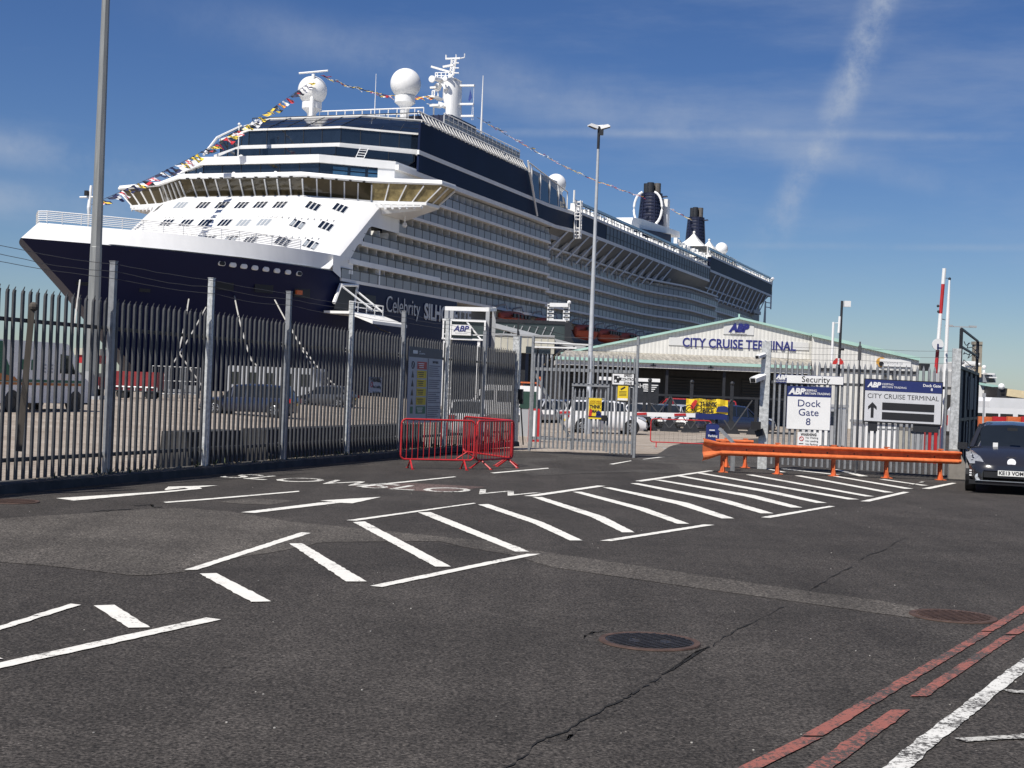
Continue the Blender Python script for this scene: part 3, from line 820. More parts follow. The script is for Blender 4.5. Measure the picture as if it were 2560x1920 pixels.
b = MB(); N = X.cross(Y); ce = c - X * (w_ * .33) + Y * (h_ * .02) + N * .003
b.tube([ce + X * (.06 * math.cos(a * .5236)) + Y * (.06 * math.sin(a * .5236)) for a in range(12)], .01, 4, True)
part('no_parking_symbol', b, SIGNR, t)

# ================================================================== GATE LEAF AND ITS SIGNS
gd = (GE - GH); gd.z = 0; gl = gd.length; gd.normalize(); gn = V((gd.y, -gd.x, 0))
gate = thing('palisade_gate', 'open grey palisade gate leaf with a wicket door and diagonal brace', 'gate', (GH.x, GH.y, 0))
def gp(px, py, off=0.0): return PL(px, py, GH + gn * off, gn)
b = MB()
def gx(px): return (gp(px, 1000) - GH).dot(gd)
w0, w1 = gx(1428), gx(1522)
palings(b, V((GH.x, GH.y, 0)), V((GH.x, GH.y, 0)) + gd * (w0 - .03), gn, .10, 2.86, .133, .062, .024, 'point')
palings(b, V((GH.x, GH.y, 0)) + gd * (w1 + .03), V((GH.x, GH.y, 0)) + gd * gl, gn, .04, 2.86, .133, .062, .024, 'point')
palings(b, V((GH.x, GH.y, 0)) + gd * w0, V((GH.x, GH.y, 0)) + gd * w1, gn, 2.03, 2.86, .133, .062, .024, 'point')
part('pale_panel', b, GALV, gate)
def ghb(b, x0, z0, x1, z1, wd=.05, hh=.05, off=-.04):
    o = V((GH.x, GH.y, 0)) + gn * off
    b.beam(o + gd * x0 + UP * z0, o + gd * x1 + UP * z1, wd, hh, gn if abs(z1 - z0) > .3 else UP)
b = MB(); ghb(b, 0, 2.40, gl, 2.40, .05, .09); ghb(b, 0, .38, gl, .38, .05, .08); ghb(b, w0, 1.98, w1, 1.98, .06, .08)
part('rail', b, GALV, gate)
b = MB(); ghb(b, 0, -.0, 0, 3.35, .07, .07); part('hinge_post', b, GALV, gate)
b = MB(); ghb(b, gl, -.1, gl, 3.42, .07, .07); part('lead_post', b, GALV, gate)
b = MB(); ghb(b, .06, 2.30, w0 - .04, .46, .07, .05, -.06); part('brace', b, GALV, gate)
wk = MB(); palings(wk, V((GH.x, GH.y, 0)) + gd * (w0 + .04), V((GH.x, GH.y, 0)) + gd * (w1 - .04), gn, .10, 1.88, .133, .062, .024, 'flat')
door = part('wicket_door', wk, GALV, gate)
b = MB(); ghb(b, w0 + .03, .40, w1 - .03, .40); ghb(b, w0 + .03, 1.60, w1 - .03, 1.60); ghb(b, w0 + .03, .08, w0 + .03, 1.92); ghb(b, w1 - .03, .08, w1 - .03, 1.92)
part('door_frame', b, GALV, gate)
b = MB(); ghb(b, w1 - .18, 1.05, w1 - .02, 1.05, .05, .16, .05); part('lock', b, BLACK, gate)
for zz in (3.36, 3.16, 2.98):
    b = MB(); o = V((GH.x, GH.y, zz)); b.tube([o + gd * (gl * s_ / 6) - UP * (.02 * math.sin(math.pi * s_ / 6)) for s_ in range(7)], .004, 4); part('wire', b, WIRE, gate)
I8 = zm(1200, 740, 640 / 2212)
def gsign(name, pts, label, mt, off=.05):
    c, X, Y, w_, h_ = face(pts, GH + gn * off, gn); X = gd.copy()
    t = thing(name, label, 'sign', (c.x, c.y, 0)); board(t, c, X, Y, w_, h_, mt); return t, c, X, Y, w_, h_, X.cross(Y)
t, c, X, Y, w_, h_, N = gsign('speed_zone_sign', [I8(1140, 665), I8(1335, 672), I8(1138, 768)], 'white speed control zone sign with a camera symbol on the gate leaf', SIGNK)
strip(t, c, X, Y, -w_ / 2 + .02, -h_ / 2 + .02, w_ / 2 - .02, h_ / 2 - .02, SIGNW, 'face')
b = MB(); cc = c - X * (w_ * .27) + N * .006
b.prism([(-.09, -.10), (.07, -.10), (.07, .10), (-.09, .10)], cc, X, Y, N * .003); b.prism([(.07, -.05), (.13, -.02), (.13, .05), (.07, .05)], cc, X, Y, N * .003)
part('camera_symbol', b, SIGNK, t)
b = MB(); b.disc(cc - X * .04 - Y * .05 + N * .004, .036, X, Y, N * .002, 14); b.disc(cc + X * .03 + Y * .05 + N * .004, .025, X, Y, N * .002, 14); part('lens_symbol', b, SIGNW, t)
text('SPEED\nCONTROL\nZONE', .105, SIGNK, t, c + X * (w_ * .22) + N * .006, X, Y, bold=.003, sx=.85)
t, c, X, Y, w_, h_, N = gsign('warning_notice', [I8(1190, 775), I8(1280, 778), I8(1188, 903)], 'plain yellow camera notice hanging under the speed control sign', YELLOW)
strip(t, c, X, Y, -w_ * .48, -h_ * .48, w_ * .48, -h_ * .34, SIGNW, 'white_band')
b = MB(); b.box(c + Y * (h_ * .34) + N * .004, (.15, .003, .045), ((X * .85 + Y * .5).normalized(), N, (Y * .85 - X * .5).normalized())); part('camera_symbol', b, SIGNK, t)
b = MB()
for k in range(4): b.box(c + Y * (h_ * (.12 - .09 * k)) + N * .003, (w_ * .7, .002, .012), (X, N, Y))
part('small_print', b, SIGNK, t)
t, c, X, Y, w_, h_, N = gsign('site_poster', [I8(942, 880), I8(1052, 886), I8(936, 1060)], 'yellow safety poster with a figure along its lower edge on the wicket door', YELLOW)
text('THINK', .135, SIGNK, t, c + Y * .05 + N * .004, X, Y, bold=.006, sx=.78)
text('SMALL', .125, SIGNK, t, c - Y * .08 + N * .004, X, Y, bold=.006, sx=.78)
text('LOOK HERE\nLOOK THERE', .06, M('sign_amber', (.45, .27, .01), .5), t, c + Y * (h_ * .30) + N * .004, X, Y, bold=.003)
strip(t, c, X, Y, -w_ / 2, -h_ * .42, w_ / 2, -h_ * .36, SIGNK, 'black_band')
b = MB(); b.disc(c + X * (w_ * .30) - Y * (h_ * .22) + N * .003, .075, X, Y, N * .003, 12); b.prism([(-.09, -.13), (.09, -.13), (.07, -.02), (-.07, -.02)], c + X * (w_ * .30) - Y * (h_ * .2) + N * .003, X, Y, N * .003)
part('blue_figure', b, SIGNN, t)
b = MB(); b.prism([(-.05, -.1), (.04, -.1), (.06, .08), (-.02, .12)], c - X * (w_ * .36) - Y * (h_ * .2) + N * .003, X, Y, N * .003); part('red_figure', b, SIGNR, t)

# ================================================================== RIGHT FENCE, ITS POSTS AND SIGNS
Z2 = zm(1700, 850, 480 / 2212); Z4 = zm(2080, 850, .2411); Z1 = zm(1700, 650, 480 / 2212)
RA, RB = P(1905, 1171, 36.1), P(2380, 1197, 35.0)
RA.z = RB.z = 0
rd = (RB - RA); rl = rd.length; rd.normalize(); rn = V((rd.y, -rd.x, 0))
rf = thing('steel_fence', 'short run of grey pointed palisade fence carrying the dock gate signs', 'fence', tuple(RA))
b = MB(); palings(b, RA + rd * .16, RB - rd * .14, rn, .14, 2.77, .139, .066, .024, 'point', .06, 2.74)
part('pale_panel', b, GALV, rf)
for zz in (.55, 2.22):
    b = MB(); b.beam(RA - rn * .035 + UP * zz, RB - rn * .035 + UP * zz, .05, .07); part('rail', b, GALV_D, rf)
b = MB(); pa = RA + rd * .0; b.box((pa.x, pa.y, 1.62), (.23, .20, 3.24), (rd, rn, UP)); part('gate_post', b, GALV_POST, rf, label='wide galvanised gate post')
b = MB(); b.box((RB.x, RB.y, 1.60), (.20, .18, 3.2), (rd, rn, UP)); part('corner_post', b, GALV_POST, rf)
b = MB(); b.prism([(-.1, 0), (.36, 0), (.30, .35), (.12, .72), (-.1, .72)], RB + rn * .10, rd, UP, rn * .16); part('concrete_foot', b, CONC, rf)
pm = P(2143, 1000, 35.55); pm.z = 0
b = MB(); b.box((pm.x, pm.y - .08, 1.65), (.04, .04, 3.3), (rd, rn, UP)); b.box((pm.x, pm.y - .08, 3.02), (.085, .05, .36), (rd, rn, UP)); part('wire_post', b, GALV_D, rf)
for zz in (3.14, 2.98, 2.84):
    pts = []
    for s_ in range(11):
        q = RA.lerp(RB, s_ / 10); q.z = zz - .03 * abs(math.sin(math.pi * s_ / 5)) ; pts.append(q)
    b = MB(); b.tube(pts, .004, 4); part('wire', b, WIRE, rf)
b = MB(); q = RA + rd * .55; b.tube([V((q.x, q.y + .02, 2.7)), V((q.x, q.y + .02, 3.1))], .012, 5); part('wire_stay', b, STEEL_D, rf)
def rsign(name, pts, label, mt, off=.05, dp=.03, cat='sign'):
    c, X, Y, w_, h_ = face(pts, RA + rn * off, rn); X = rd.copy(); 
    X = (PL(*pts[1], RA + rn * off, rn) - PL(*pts[0], RA + rn * off, rn)).normalized()
    t = thing(name, label, cat, (c.x, c.y, 0)); board(t, c, X, Y, w_, h_, mt, dp=dp); return t, c, X, Y, w_, h_, X.cross(Y).normalized()
def abp(t, c, X, Y, s, mt, N):
    text('ABP', s, mt, t, c + N * .004, X, Y, bold=s * .05, shear=.22, sx=1.0, name='logo')
t, c, X, Y, w_, h_, N = rsign('security_sign', [Z2(1108, 395), Z2(1885, 422), Z2(1108, 492)], 'long white Security sign with a navy end, topmost on the short fence', SIGNN)
strip(t, c, X, Y, -w_ * .34, -h_ * .46, w_ * .495, h_ * .46, SIGNW, 'face', .004, .006)
text('Security', .215, SIGNK, t, c + X * (w_ * .09) + N * .009, X, Y, bold=.001, sx=1.0)
abp(t, c - X * (w_ * .42) + Y * (h_ * .16), X, Y, .15, SIGNW, N)
text('PORT OF\nSOUTHAMPTON', .05, SIGNW, t, c - X * (w_ * .42) - Y * (h_ * .22) + N * .004, X, Y)
t, c, X, Y, w_, h_, N = rsign('dock_gate_sign', [Z2(1236, 528), Z2(1745, 545), Z2(1222, 1025)], 'large white Dock Gate 8 sign with a navy header', SIGNN)
strip(t, c, X, Y, -w_ * .49, -h_ * .49, w_ * .49, h_ * .26, SIGNW, 'face', .004, .006)
abp(t, c - X * (w_ * .29) + Y * (h_ * .375), X, Y, .21, SIGNW, N)
strip(t, c, X, Y, -w_ * .135, h_ * .33, -w_ * .125, h_ * .42, SIGNW, 'bar')
text('KEEPING\nBRITAIN TRADING', .075, SIGNW, t, c - X * (w_ * .10) + Y * (h_ * .372) + N * .005, X, Y, 'LEFT', bold=.001)
for s_, y in (('Dock', .105), ('Gate', -.105), ('8', -.32)):
    text(s_, .25, SIGNN, t, c + Y * (h_ * y) + N * .009, X, Y, bold=.001, sx=1.04)
t, c, X, Y, w_, h_, N = rsign('warning_sign', [Z2(1355, 1060), Z2(1608, 1070), Z2(1352, 1218)], 'small white no parking warning sign just below the Dock Gate 8 sign', SIGNW)
text('WARNING', .092, SIGNK, t, c + Y * (h_ * .34) + N * .004, X, Y, bold=.004, sx=.82, spacing=1.1)
text('No Waiting\nNo Loading\nNo Parking', .066, SIGNK, t, c + X * (w_ * .15) - Y * (h_ * .12) + N * .004, X, Y, lead=1.25)
b = MB(); ce = c - X * (w_ * .32) + Y * (h_ * .03) + N * .004; b.tube([ce + X * (.05 * math.cos(a * .5236)) + Y * (.05 * math.sin(a * .5236)) for a in range(12)], .009, 4, True); b.beam(ce - X * .03 + Y * .03, ce + X * .03 - Y * .03, .004, .012, N); part('no_parking_symbol', b, SIGNR, t)
b = MB(); b.box(c - X * (w_ * .33) - Y * (h_ * .33) + N * .003, (w_ * .2, .002, .02), (X, N, Y)); part('arrow_symbol', b, SIGNK, t)
t, c, X, Y, w_, h_, N = rsign('terminal_sign', [Z4(330, 398), Z4(1147, 436), Z4(326, 848)], 'wide City Cruise Terminal sign with an up arrow and two black panels', SIGNK, .08, .10)
strip(t, c, X, Y, -w_ * .485, -h_ * .47, w_ * .485, h_ * .225, M('sign_pale_grey', (.56, .57, .59), .45, 0, .05, 3), 'face', .004, .006)
strip(t, c, X, Y, -w_ * .49, h_ * .23, w_ * .49, h_ * .48, SIGNN, 'header', .003, .006)
abp(t, c - X * (w_ * .375) + Y * (h_ * .36), X, Y, .17, SIGNW, N * 2)
text('KEEPING\nBRITAIN TRADING', .07, SIGNW, t, c - X * (w_ * .27) + Y * (h_ * .355) + N * .008, X, Y, 'LEFT')
text('Dock Gate\n8', .095, SIGNW, t, c + X * (w_ * .36) + Y * (h_ * .355) + N * .008, X, Y, bold=.002)
text('CITY CRUISE TERMINAL', .165, SIGNK, t, c + X * (w_ * .0) + Y * (h_ * .105) + N * .008, X, Y, bold=.0, sx=.98)
for y in (-.115, -.335):
    strip(t, c, X, Y, -w_ * .26, h_ * (y - .085), w_ * .40, h_ * (y + .085), SIGNK, 'blank_panel', .009, .010)
b = MB(); q = c - X * (w_ * .385) - Y * (h_ * .21) + N * .007
b.prism([(-.035, -.20), (.035, -.20), (.035, .06), (.105, .0), (.105, .08), (0, .19), (-.105, .08), (-.105, .0), (-.035, .06)], q, X, Y, N * .004); part('arrow', b, SIGNK, t)
b = MB(); b.box(c - X * (w_ * .37) - Y * (h_ * .60) - N * .06, (.22, .08, .22), (X, N, Y)); b.box(c + X * (w_ * .30) - Y * (h_ * .58) - N * .06, (.6, .08, .18), (X, N, Y)); part('bracket', b, STEEL_D, t)

# cameras, lamp, stay on the gate post
def cctv(px, py, label, s=1.0):
    p = P(px, py, 35.9)
    t = thing('security_camera', label, 'camera', tuple(p), group='cameras on the gate post')
    b = MB(); d = V((-.62, -.74, -.22)).normalized(); X = d.cross(UP).normalized(); Z = X.cross(d)
    b.prism([(-.07, -.055), (.07, -.055), (.085, .04), (.05, .07), (-.05, .07), (-.085, .04)], p - d * .22 * s, X * s, Z * s, d * .46 * s); part('housing', b, WHITE, t)
    b = MB(); b.box(p + d * .245 * s, (.12 * s, .012, .09 * s), (X, d, Z)); part('lens', b, BLACK, t)
    b = MB(); b.beam(p - d * .05, p + V((.12, .12, -.06)), .03, .03); part('bracket', b, STEEL_D, t)
cctv(*Z2(930, 183), 'upper white security camera fixed to the wide gate post', .75)
cctv(*Z2(905, 440), 'lower larger white security camera fixed to the wide gate post', 1.15)
p = P(*Z2(875, 985), 35.85)
t = thing('floodlight', 'black floodlight bracketed low on the wide gate post', 'floodlight', tuple(p))
b = MB(); b.box(p, (.24, .12, .20), (rd, rn, UP)); part('lamp_body', b, BLACK, t)
b = MB(); b.box(p + V((.12, .1, -.18)), (.22, .10, .16), ((rd + UP * .4).normalized(), rn, (UP - rd * .4).normalized())); b.beam(p, p + V((.18, .22, -.22)), .04, .04); part('bracket', b, STEEL_D, t)
b = MB(); b.beam(P(*Z2(455, 1020), 35.2), P(*Z2(612, 1180), 35.0), .10, .06); q = P(*Z2(607, 1345), 34.6); q2 = P(*Z2(602, 1512), 34.6); b.beam(q2, q + UP * .35, .10, .08, V((0, 1, 0)))
single('gate_stop', b, GALV, 'galvanised gate stop with slanting arm behind the left end of the orange rail', 'gate stop')

# ================================================================== ORANGE CRASH BARRIERS
def wbeam(b, pts, zs_, prof_scale):
    prof = [(0, .155), (.07, .15), (.115, .125), (.115, .105), (.02, .06), (.02, -.03), (.115, -.08), (.115, -.105), (.06, -.145), (0, -.155), (-.01, -.155), (.05, -.137), (.105, -.10), (.105, -.086), (.01, -.035), (.01, .065), (.105, .11), (.105, .12), (.065, .14), (-.01, .145)]
    rows = []
    for i, p in enumerate(pts):
        d = (pts[min(i + 1, len(pts) - 1)] - pts[max(i - 1, 0)]); d.z = 0; d.normalize(); n = V((d.y, -d.x, 0))
        sv, sd = prof_scale[i]
        rows.append([V((p.x, p.y, zs_[i])) + n * (a * sd) + UP * (h * sv) for a, h in prof])
    b.grid(rows, True)
    b.f.append(tuple(len(b.v) - len(prof) + k for k in range(len(prof)))); b.m.append(0)
def gpost(p, d, top=.72, foot=True):
    n = V((d.y, -d.x, 0)); b = MB()
    b.box(V((p.x, p.y, top / 2)) - n * .03, (.012, .12, top), (d, n, UP))
    b.box(V((p.x, p.y, top / 2)) - n * .085, (.075, .010, top), (d, n, UP)); b.box(V((p.x, p.y, top / 2 - .04)) + n * .028, (.075, .010, top - .08), (d, n, UP))
    b.box(V((p.x, p.y, .008)) + n * .02, (.22, .24, .016), (d, n, UP))
    for sx in (-1, 1): b.prism([(0, .016), (.07, .016), (.012, .26), (0, .26)], V((p.x, p.y, 0)) + n * .036, d * sx, UP, n * -.012)
    b.prism([(0, .016), (.13, .016), (.015, .32), (0, .32)], V((p.x, p.y, 0)) + n * .034 - d * .005, n, UP, d * .012)
    b.box(V((p.x, p.y, top + .012)) - n * .04, (.11, .14, .024), (d, n, UP))
    return b
A7 = zm(1880, 1080, .2441)
b0, b1 = P(1796, 1182, 33.75), P(2400, 1200, 34.0)
b0.z = b1.z = 0; bd = (b1 - b0).normalized()
rail = thing('crash_barrier', 'long orange corrugated crash barrier with flared left end in front of the signs', 'crash barrier', tuple(b0))
zt = [.56, .56, .56, .56, .55, .55, .55, .55]
pts = [P(1756, 1130, 33.55), P(1775, 1132, 33.62), b0] + [b0.lerp(b1, k) for k in (.25, .5, .75, .985, 1.0)]
pts = [V((q.x, q.y, 0)) for q in pts]
bb_ = MB(); wbeam(bb_, pts, [.53, .54, .555, .555, .553, .552, .55, .55], [(1.75, .5), (1.45, .8), (1.02, 1), (1, 1), (1, 1), (1, 1), (1, 1), (.9, .6)])
part('rail', bb_, ORANGE, rail, smooth=25)
for px, py in (A7(-310, 425), A7(255, 430), A7(835, 450), A7(1385, 470), A7(1945, 488)):
    q = P(px, py, 33.9); q = V((q.x, b0.y + bd.y * (q.x - b0.x) / bd.x + .07, 0)); part('post', gpost(q, bd), ORANGE, rail)
bolt = MB()
for k in range(1, 9):
    q = b0.lerp(b1, k / 9); bolt.disc(V((q.x, q.y, .552)) + V((bd.y, -bd.x, 0)) * .012, .02, bd, UP, V((bd.y, -bd.x, 0)) * .012, 8)
part('bolt', bolt, STEEL_D, rail)
c0, c1 = P(1786, 1170, 36.3), P(1880, 1172, 36.3); c0.z = c1.z = 0
sh = thing('crash_barrier', 'short orange crash barrier half hidden behind the long one beside the gate post', 'crash barrier', tuple(c0))
bd2 = (c1 - c0).normalized()
bb_ = MB(); wbeam(bb_, [c0, c0.lerp(c1, .5), c1], [.56, .56, .56], [(1, 1)] * 3); part('rail', bb_, ORANGE, sh, smooth=25)
for q in (c0.lerp(c1, .32), c0.lerp(c1, .82)): part('post', gpost(V((q.x, q.y + .07, 0)), bd2), ORANGE, sh)

# ================================================================== RED PEDESTRIAN BARRIERS
def crowd_barrier(L, label, loc, rz, mesh=False):
    t = thing('pedestrian_barrier', label, 'barrier', tuple(loc), rz, 'red steel pedestrian barriers')
    z0, z1, r_ = .20, 1.06, .10
    fr = []
    for cx, cz, a0 in ((L / 2 - r_, z1 - r_, 0), (-L / 2 + r_, z1 - r_, 90), (-L / 2 + r_, z0 + r_, 180), (L / 2 - r_, z0 + r_, 270)):
        for k in range(5): fr.append((cx + r_ * math.cos(R(a0 + k * 22.5)), 0, cz + r_ * math.sin(R(a0 + k * 22.5))))
    part('frame', MB().tube(fr, .021, 8, True), RED, t, False, True)
    b = MB()
    n = int(L / (.12 if not mesh else .16))
    for k in range(1, n): b.tube([(-L / 2 + L * k / n, 0, z0), (-L / 2 + L * k / n, 0, z1)], .008 if not mesh else .003, 5)
    if mesh:
        for k in range(1, 6): b.tube([(-L / 2, 0, z0 + (z1 - z0) * k / 6), (L / 2, 0, z0 + (z1 - z0) * k / 6)], .003, 4)
    part('infill_bars', b, RED if not mesh else GALV_D, t, False)
    for sx in (-1, 1):
        b = MB()
        for sy in (-1, 1): b.tube([(sx * (L / 2 - .22), 0, z0 - .01), (sx * (L / 2 - .22) + .03 * sy, sy * .27, .012)], .019, 6); b.box((sx * (L / 2 - .22) + .03 * sy, sy * .28, .008), (.05, .07, .016))
        part('foot', b, RED, t, False)
    return t
def cb(p, q, label, mesh=False):
    p, q = V(p), V(q); d = q - p; c = (p + q) / 2
    crowd_barrier(d.length, label, (c.x, c.y, gz(c.x, c.y)), math.atan2(d.y, d.x), mesh)
cb(P(1001, 1150, 30.3), P(1184, 1152, 30.9), 'red pedestrian barrier standing square to the road before the notice board')
cb(P(1190, 1150, 31.1), P(1281, 1150, 32.5), 'red pedestrian barrier angled between its neighbour and the gate, nearest the gate')
cb(P(1158, 1130, 35.2), P(1277, 1150, 32.75), 'red pedestrian barrier farthest back, its left end against the palisade fence')
cb(P(1626, 1100, 52.7), P(1776, 1104, 52.7), 'red framed pedestrian barrier with grey mesh standing inside the gate', True)
# ================================================================== CRUISE SHIP (u aft from the bridge, v to port, w up; K metres per unit)
K = 1.2
SA = R(20.5)
SO = V((-32.563, 188.489, -0.36))
ship = thing('cruise_ship', 'huge navy and white cruise ship moored behind the terminal', 'cruise ship', tuple(SO), -SA)
SMAT = Matrix.Translation(SO) @ Matrix.Rotation(-SA, 4, 'Z')
SINV = SMAT.inverted()
def L(u, v, w_): return V((K * v, K * u, K * w_))
def W(u, v, w_): return SMAT @ L(u, v, w_)
def sb(b, u0, u1, v0, v1, w0, w1): return b.bb(L(u0, v0, w0), L(u1, v1, w1))
def sp(name, b, mt, parent=None, smooth=False, label=None): return part(name, b, mt, parent or ship, False, smooth, label)
def st_(b, pts, r_, n=6, closed=False): return b.tube([L(*p) for p in pts], [x * K for x in r_] if isinstance(r_, list) else r_ * K, n, closed)
def sray(px, py): return SINV @ CAM, (SINV.to_3x3() @ ray(px, py)).normalized()
def on_u(px, py, u):
    o, d = sray(px, py); t = (K * u - o.y) / d.y; return o + d * t
def on_v(px, py, v):
    o, d = sray(px, py); t = (K * v - o.x) / d.x; return o + d * t
HB = 14.0
def stem(w_):
    pts = [(-2, -20), (0, -22), (3, -25.5), (6, -30), (9.1, -34.7), (12.8, -41.0), (12.85, -41.0), (14.0, -38.9), (16, -36)]
    for (a, x), (b_, y) in zip(pts, pts[1:]):
        if w_ <= b_: return x + (y - x) * max(0, (w_ - a)) / (b_ - a)
    return -36
def hb(u, w_):
    k = max(0, min(1, (w_ + 1) / 14)); uf = -6 + (1 - k) * 9; p = 1.75 + .65 * k
    ut = stem(w_)
    return HB * (1 - max(0.0, min(1.0, (uf - u) / (uf - ut))) ** p)
def hull_rows(side, levels, topw):
    rows = []
    us = [-10.4, -10.2, 0, 20, 20.4, 60, 120, 200]
    for lv in levels:
        r_ = []
        for k in range(25):
            t = (k / 24) ** 1.5
            u = None
            w_ = lv if lv is not None else None
            ww = lv if lv is not None else 12.8
            u = stem(ww) + (-10.4 - stem(ww)) * t
            r_.append(L(u, side * hb(u, ww), ww))
        for u in us[1:]:
            ww = lv if lv is not None else (12.05 + (u + 10) * .012 if u < 20.2 else 9.2)
            ww = min(ww, 12.05 if u < 20.2 else 9.2)
            r_.append(L(u, side * hb(u, ww), ww))
        rows.append(r_)
    return rows
b = MB()
for s_ in (1, -1): b.grid(hull_rows(s_, [-1, 1, 3, 5, 7, 8.6, 9.6, 10.8, 11.8, None], 0))
sb(b, 199.9, 200, -13.9, 13.9, 0, 9.2)
hull = sp('hull', b, NAVY, smooth=30)
b = MB(); b.poly([L(-38, 0, 12.9)] + [L(u, hb(u, 12.9), 12.9) for u in (-35, -30, -24, -16, -10.4)] + [L(u, -hb(u, 12.9), 12.9) for u in (-10.4, -16, -24, -30, -35)])
sp('foredeck', b, GREY_S)
b = MB()
lv = [12.8, 13.1, 13.5, 13.9, 14.4]
for s_ in (1, -1):
    rows = []
    for w_ in lv:
        ut = -41.0 + (w_ - 12.8) * 1.35
        r_ = []
        for k in range(29):
            t = (k / 28) ** 1.4; u = ut + (-7.6 - ut) * t
            q = max(0.0, min(1.0, (-5 - u) / (-5 - ut)))
            wt = w_ if w_ < 14.3 else 14.35 + .1 * sstep(-38, -30, u)
            r_.append(L(u, s_ * (HB + .02) * (1 - q ** 2.3), wt))
        rows.append(r_)
    b.grid(rows)
sp('bulwark', b, WHITE_S, smooth=30)
b = MB()   # white side plating carrying on aft of the bulwark
for s_ in (1, -1):
    b.poly([L(-10.3, s_ * 14.03, 12.2), L(-10.3, s_ * 14.03, 12.8), L(-10.6, s_ * 14.03, 13.6), L(-9.8, s_ * 14.03, 14.0), L(-8.2, s_ * 14.03, 14.25), L(-7.5, s_ * 14.03, 14.4), L(-12, s_ * 13.98, 14.4), L(-12, s_ * 13.98, 12.8)])
sp('side_plating', b, WHITE_S)

# bow rail, foremast
def rail_path(b, pts, h, nb, r_=.035, posts=1, top=.05):
    for k in range(1, nb + 1): st_(b, [(p[0], p[1], p[2] + h * k / nb) for p in pts], top if k == nb else r_, 4)
    for p in pts[::posts]: st_(b, [(p[0], p[1], p[2]), (p[0], p[1], p[2] + h)], r_ * 1.2, 4)
pts = []
for s_ in (-1, 1):
    seq = []
    for k in range(15):
        u = -38.4 + 22 * (k / 14) ** 1.2; q = max(0, (-5 - u) / (-5 + 38.9)); seq.append((u, s_ * (HB - .1) * (1 - q ** 2.3), 14.42))
    pts = pts + (seq[::-1] if s_ < 0 else seq)
b = MB(); rail_path(b, pts, .95, 6); sp('bow_rail', b, WHITE_S)
b = MB(); st_(b, [(-32.2, 0, 12.9), (-32.2, 0, 16.5), (-32.0, 0, 18.5)], [.22, .18, .12], 8); st_(b, [(-32.1, -1.1, 17.45), (-32.1, 1.1, 17.45)], .09, 6)
sp('foremast', b, WHITE_S)
b = MB(); sb(b, -32.5, -32.2, -.35, -.05, 17.55, 18.0); sp('mast_lamp', b, BLACK)

# raked white front
def uc(w_): return -7 - 1.37 * (21.2 - w_)
def uk(w_): return -2.2 - 1.42 * (20.3 - w_)
rows = []
for i in range(12):
    w_ = 12.9 + (20.9 - 12.9) * i / 11
    half = [(uc(w_), 0), (uc(w_), 3.5), (uc(w_) + .05, 7.0), (uc(w_) + (uk(w_) - uc(w_)) * .30, 9.6), (uc(w_) + (uk(w_) - uc(w_)) * .62, 12.2), (uc(w_) + (uk(w_) - uc(w_)) * .84, 13.5), (uk(w_), 14.0)]
    rows.append([L(u, -v, w_) for u, v in half[::-1]] + [L(u, v, w_) for u, v in half[1:]])
fb = MB(); fb.grid(rows)
front = sp('raked_front', fb, WHITE_S, smooth=40)
bvh = BVHTree.FromPolygons([V(p) for p in fb.v], fb.f)
b = MB()
for s_ in (1, -1):
    b.poly([L(u, s_ * 14.0, w_) for u, w_ in [(uk(14.3), 14.3), (uk(16.2), 16.2), (uk(18.2), 18.2), (uk(20.9), 20.9), (2.9, 20.9), (2.9, 18.2), (-3.7, 18.2), (-4.4, 17.9), (-5.7, 16.6), (-5.6, 16.3), (-5.0, 16.1), (-6.4, 16.05), (-6.9, 15.8), (-8.2, 14.4)]])
sp('side_wing_panel', b, WHITE_S)
# deck-line ribs across the front, ladder and cable trunk
for w_ in (16.15, 18.35):
    b = MB(); half = [(uc(w_), 7.0), (uc(w_) + (uk(w_) - uc(w_)) * .30, 9.6), (uc(w_) + (uk(w_) - uc(w_)) * .62, 12.0)]
    for k in range(0, 44):
        v = -11.5 + 23 * k / 43; a = abs(v)
        u = uc(w_) if a < 7 else uc(w_) + (uk(w_) - uc(w_)) * (.30 * (a - 7) / 2.6 if a < 9.6 else .30 + .32 * (a - 9.6) / 2.6)
        sb(b, u - .16, u + .1, v - .18, v + .18, w_ - .09, w_ + .05)
    sp('grab_rail', b, SLAB_S)
b = MB(); st_(b, [(uc(14.5) - .03, .4, 14.5), (uc(20.9) - .03, .4, 20.9)], .07, 6); sp('cable_trunk', b, WHITE_S)
def on_front(px, py):
    o, d = sray(px, py); h = bvh.ray_cast(o, d)
    return (h[0], h[1]) if h[0] is not None else (None, None)
win_px = [
    (452, 514, 3, 1), (508, 514, 3, 0), (555, 514, 3, 0), (604, 514, 3, 0), (651, 513, 3, 0), (700, 513, 3, 0), (782, 516, 3, 0), (850, 521, 3, 0),
    (417, 558, 3, 0), (466, 558, 3, 0), (513, 558, 3, 0), (562, 558, 3, 0), (609, 558, 3, 1), (660, 557, 3, 1), (743, 561, 3, 2), (814, 566, 3, 0),
    (520, 599, 3, 0), (575, 600, 3, 2), (625, 602, 3, 0), (706, 605, 3, 0), (776, 612, 3, 2), (396, 521, 2, 3), (350, 566, 2, 3)]
BLIND = M('window_blind', (0.30, 0.33, 0.36), .3)
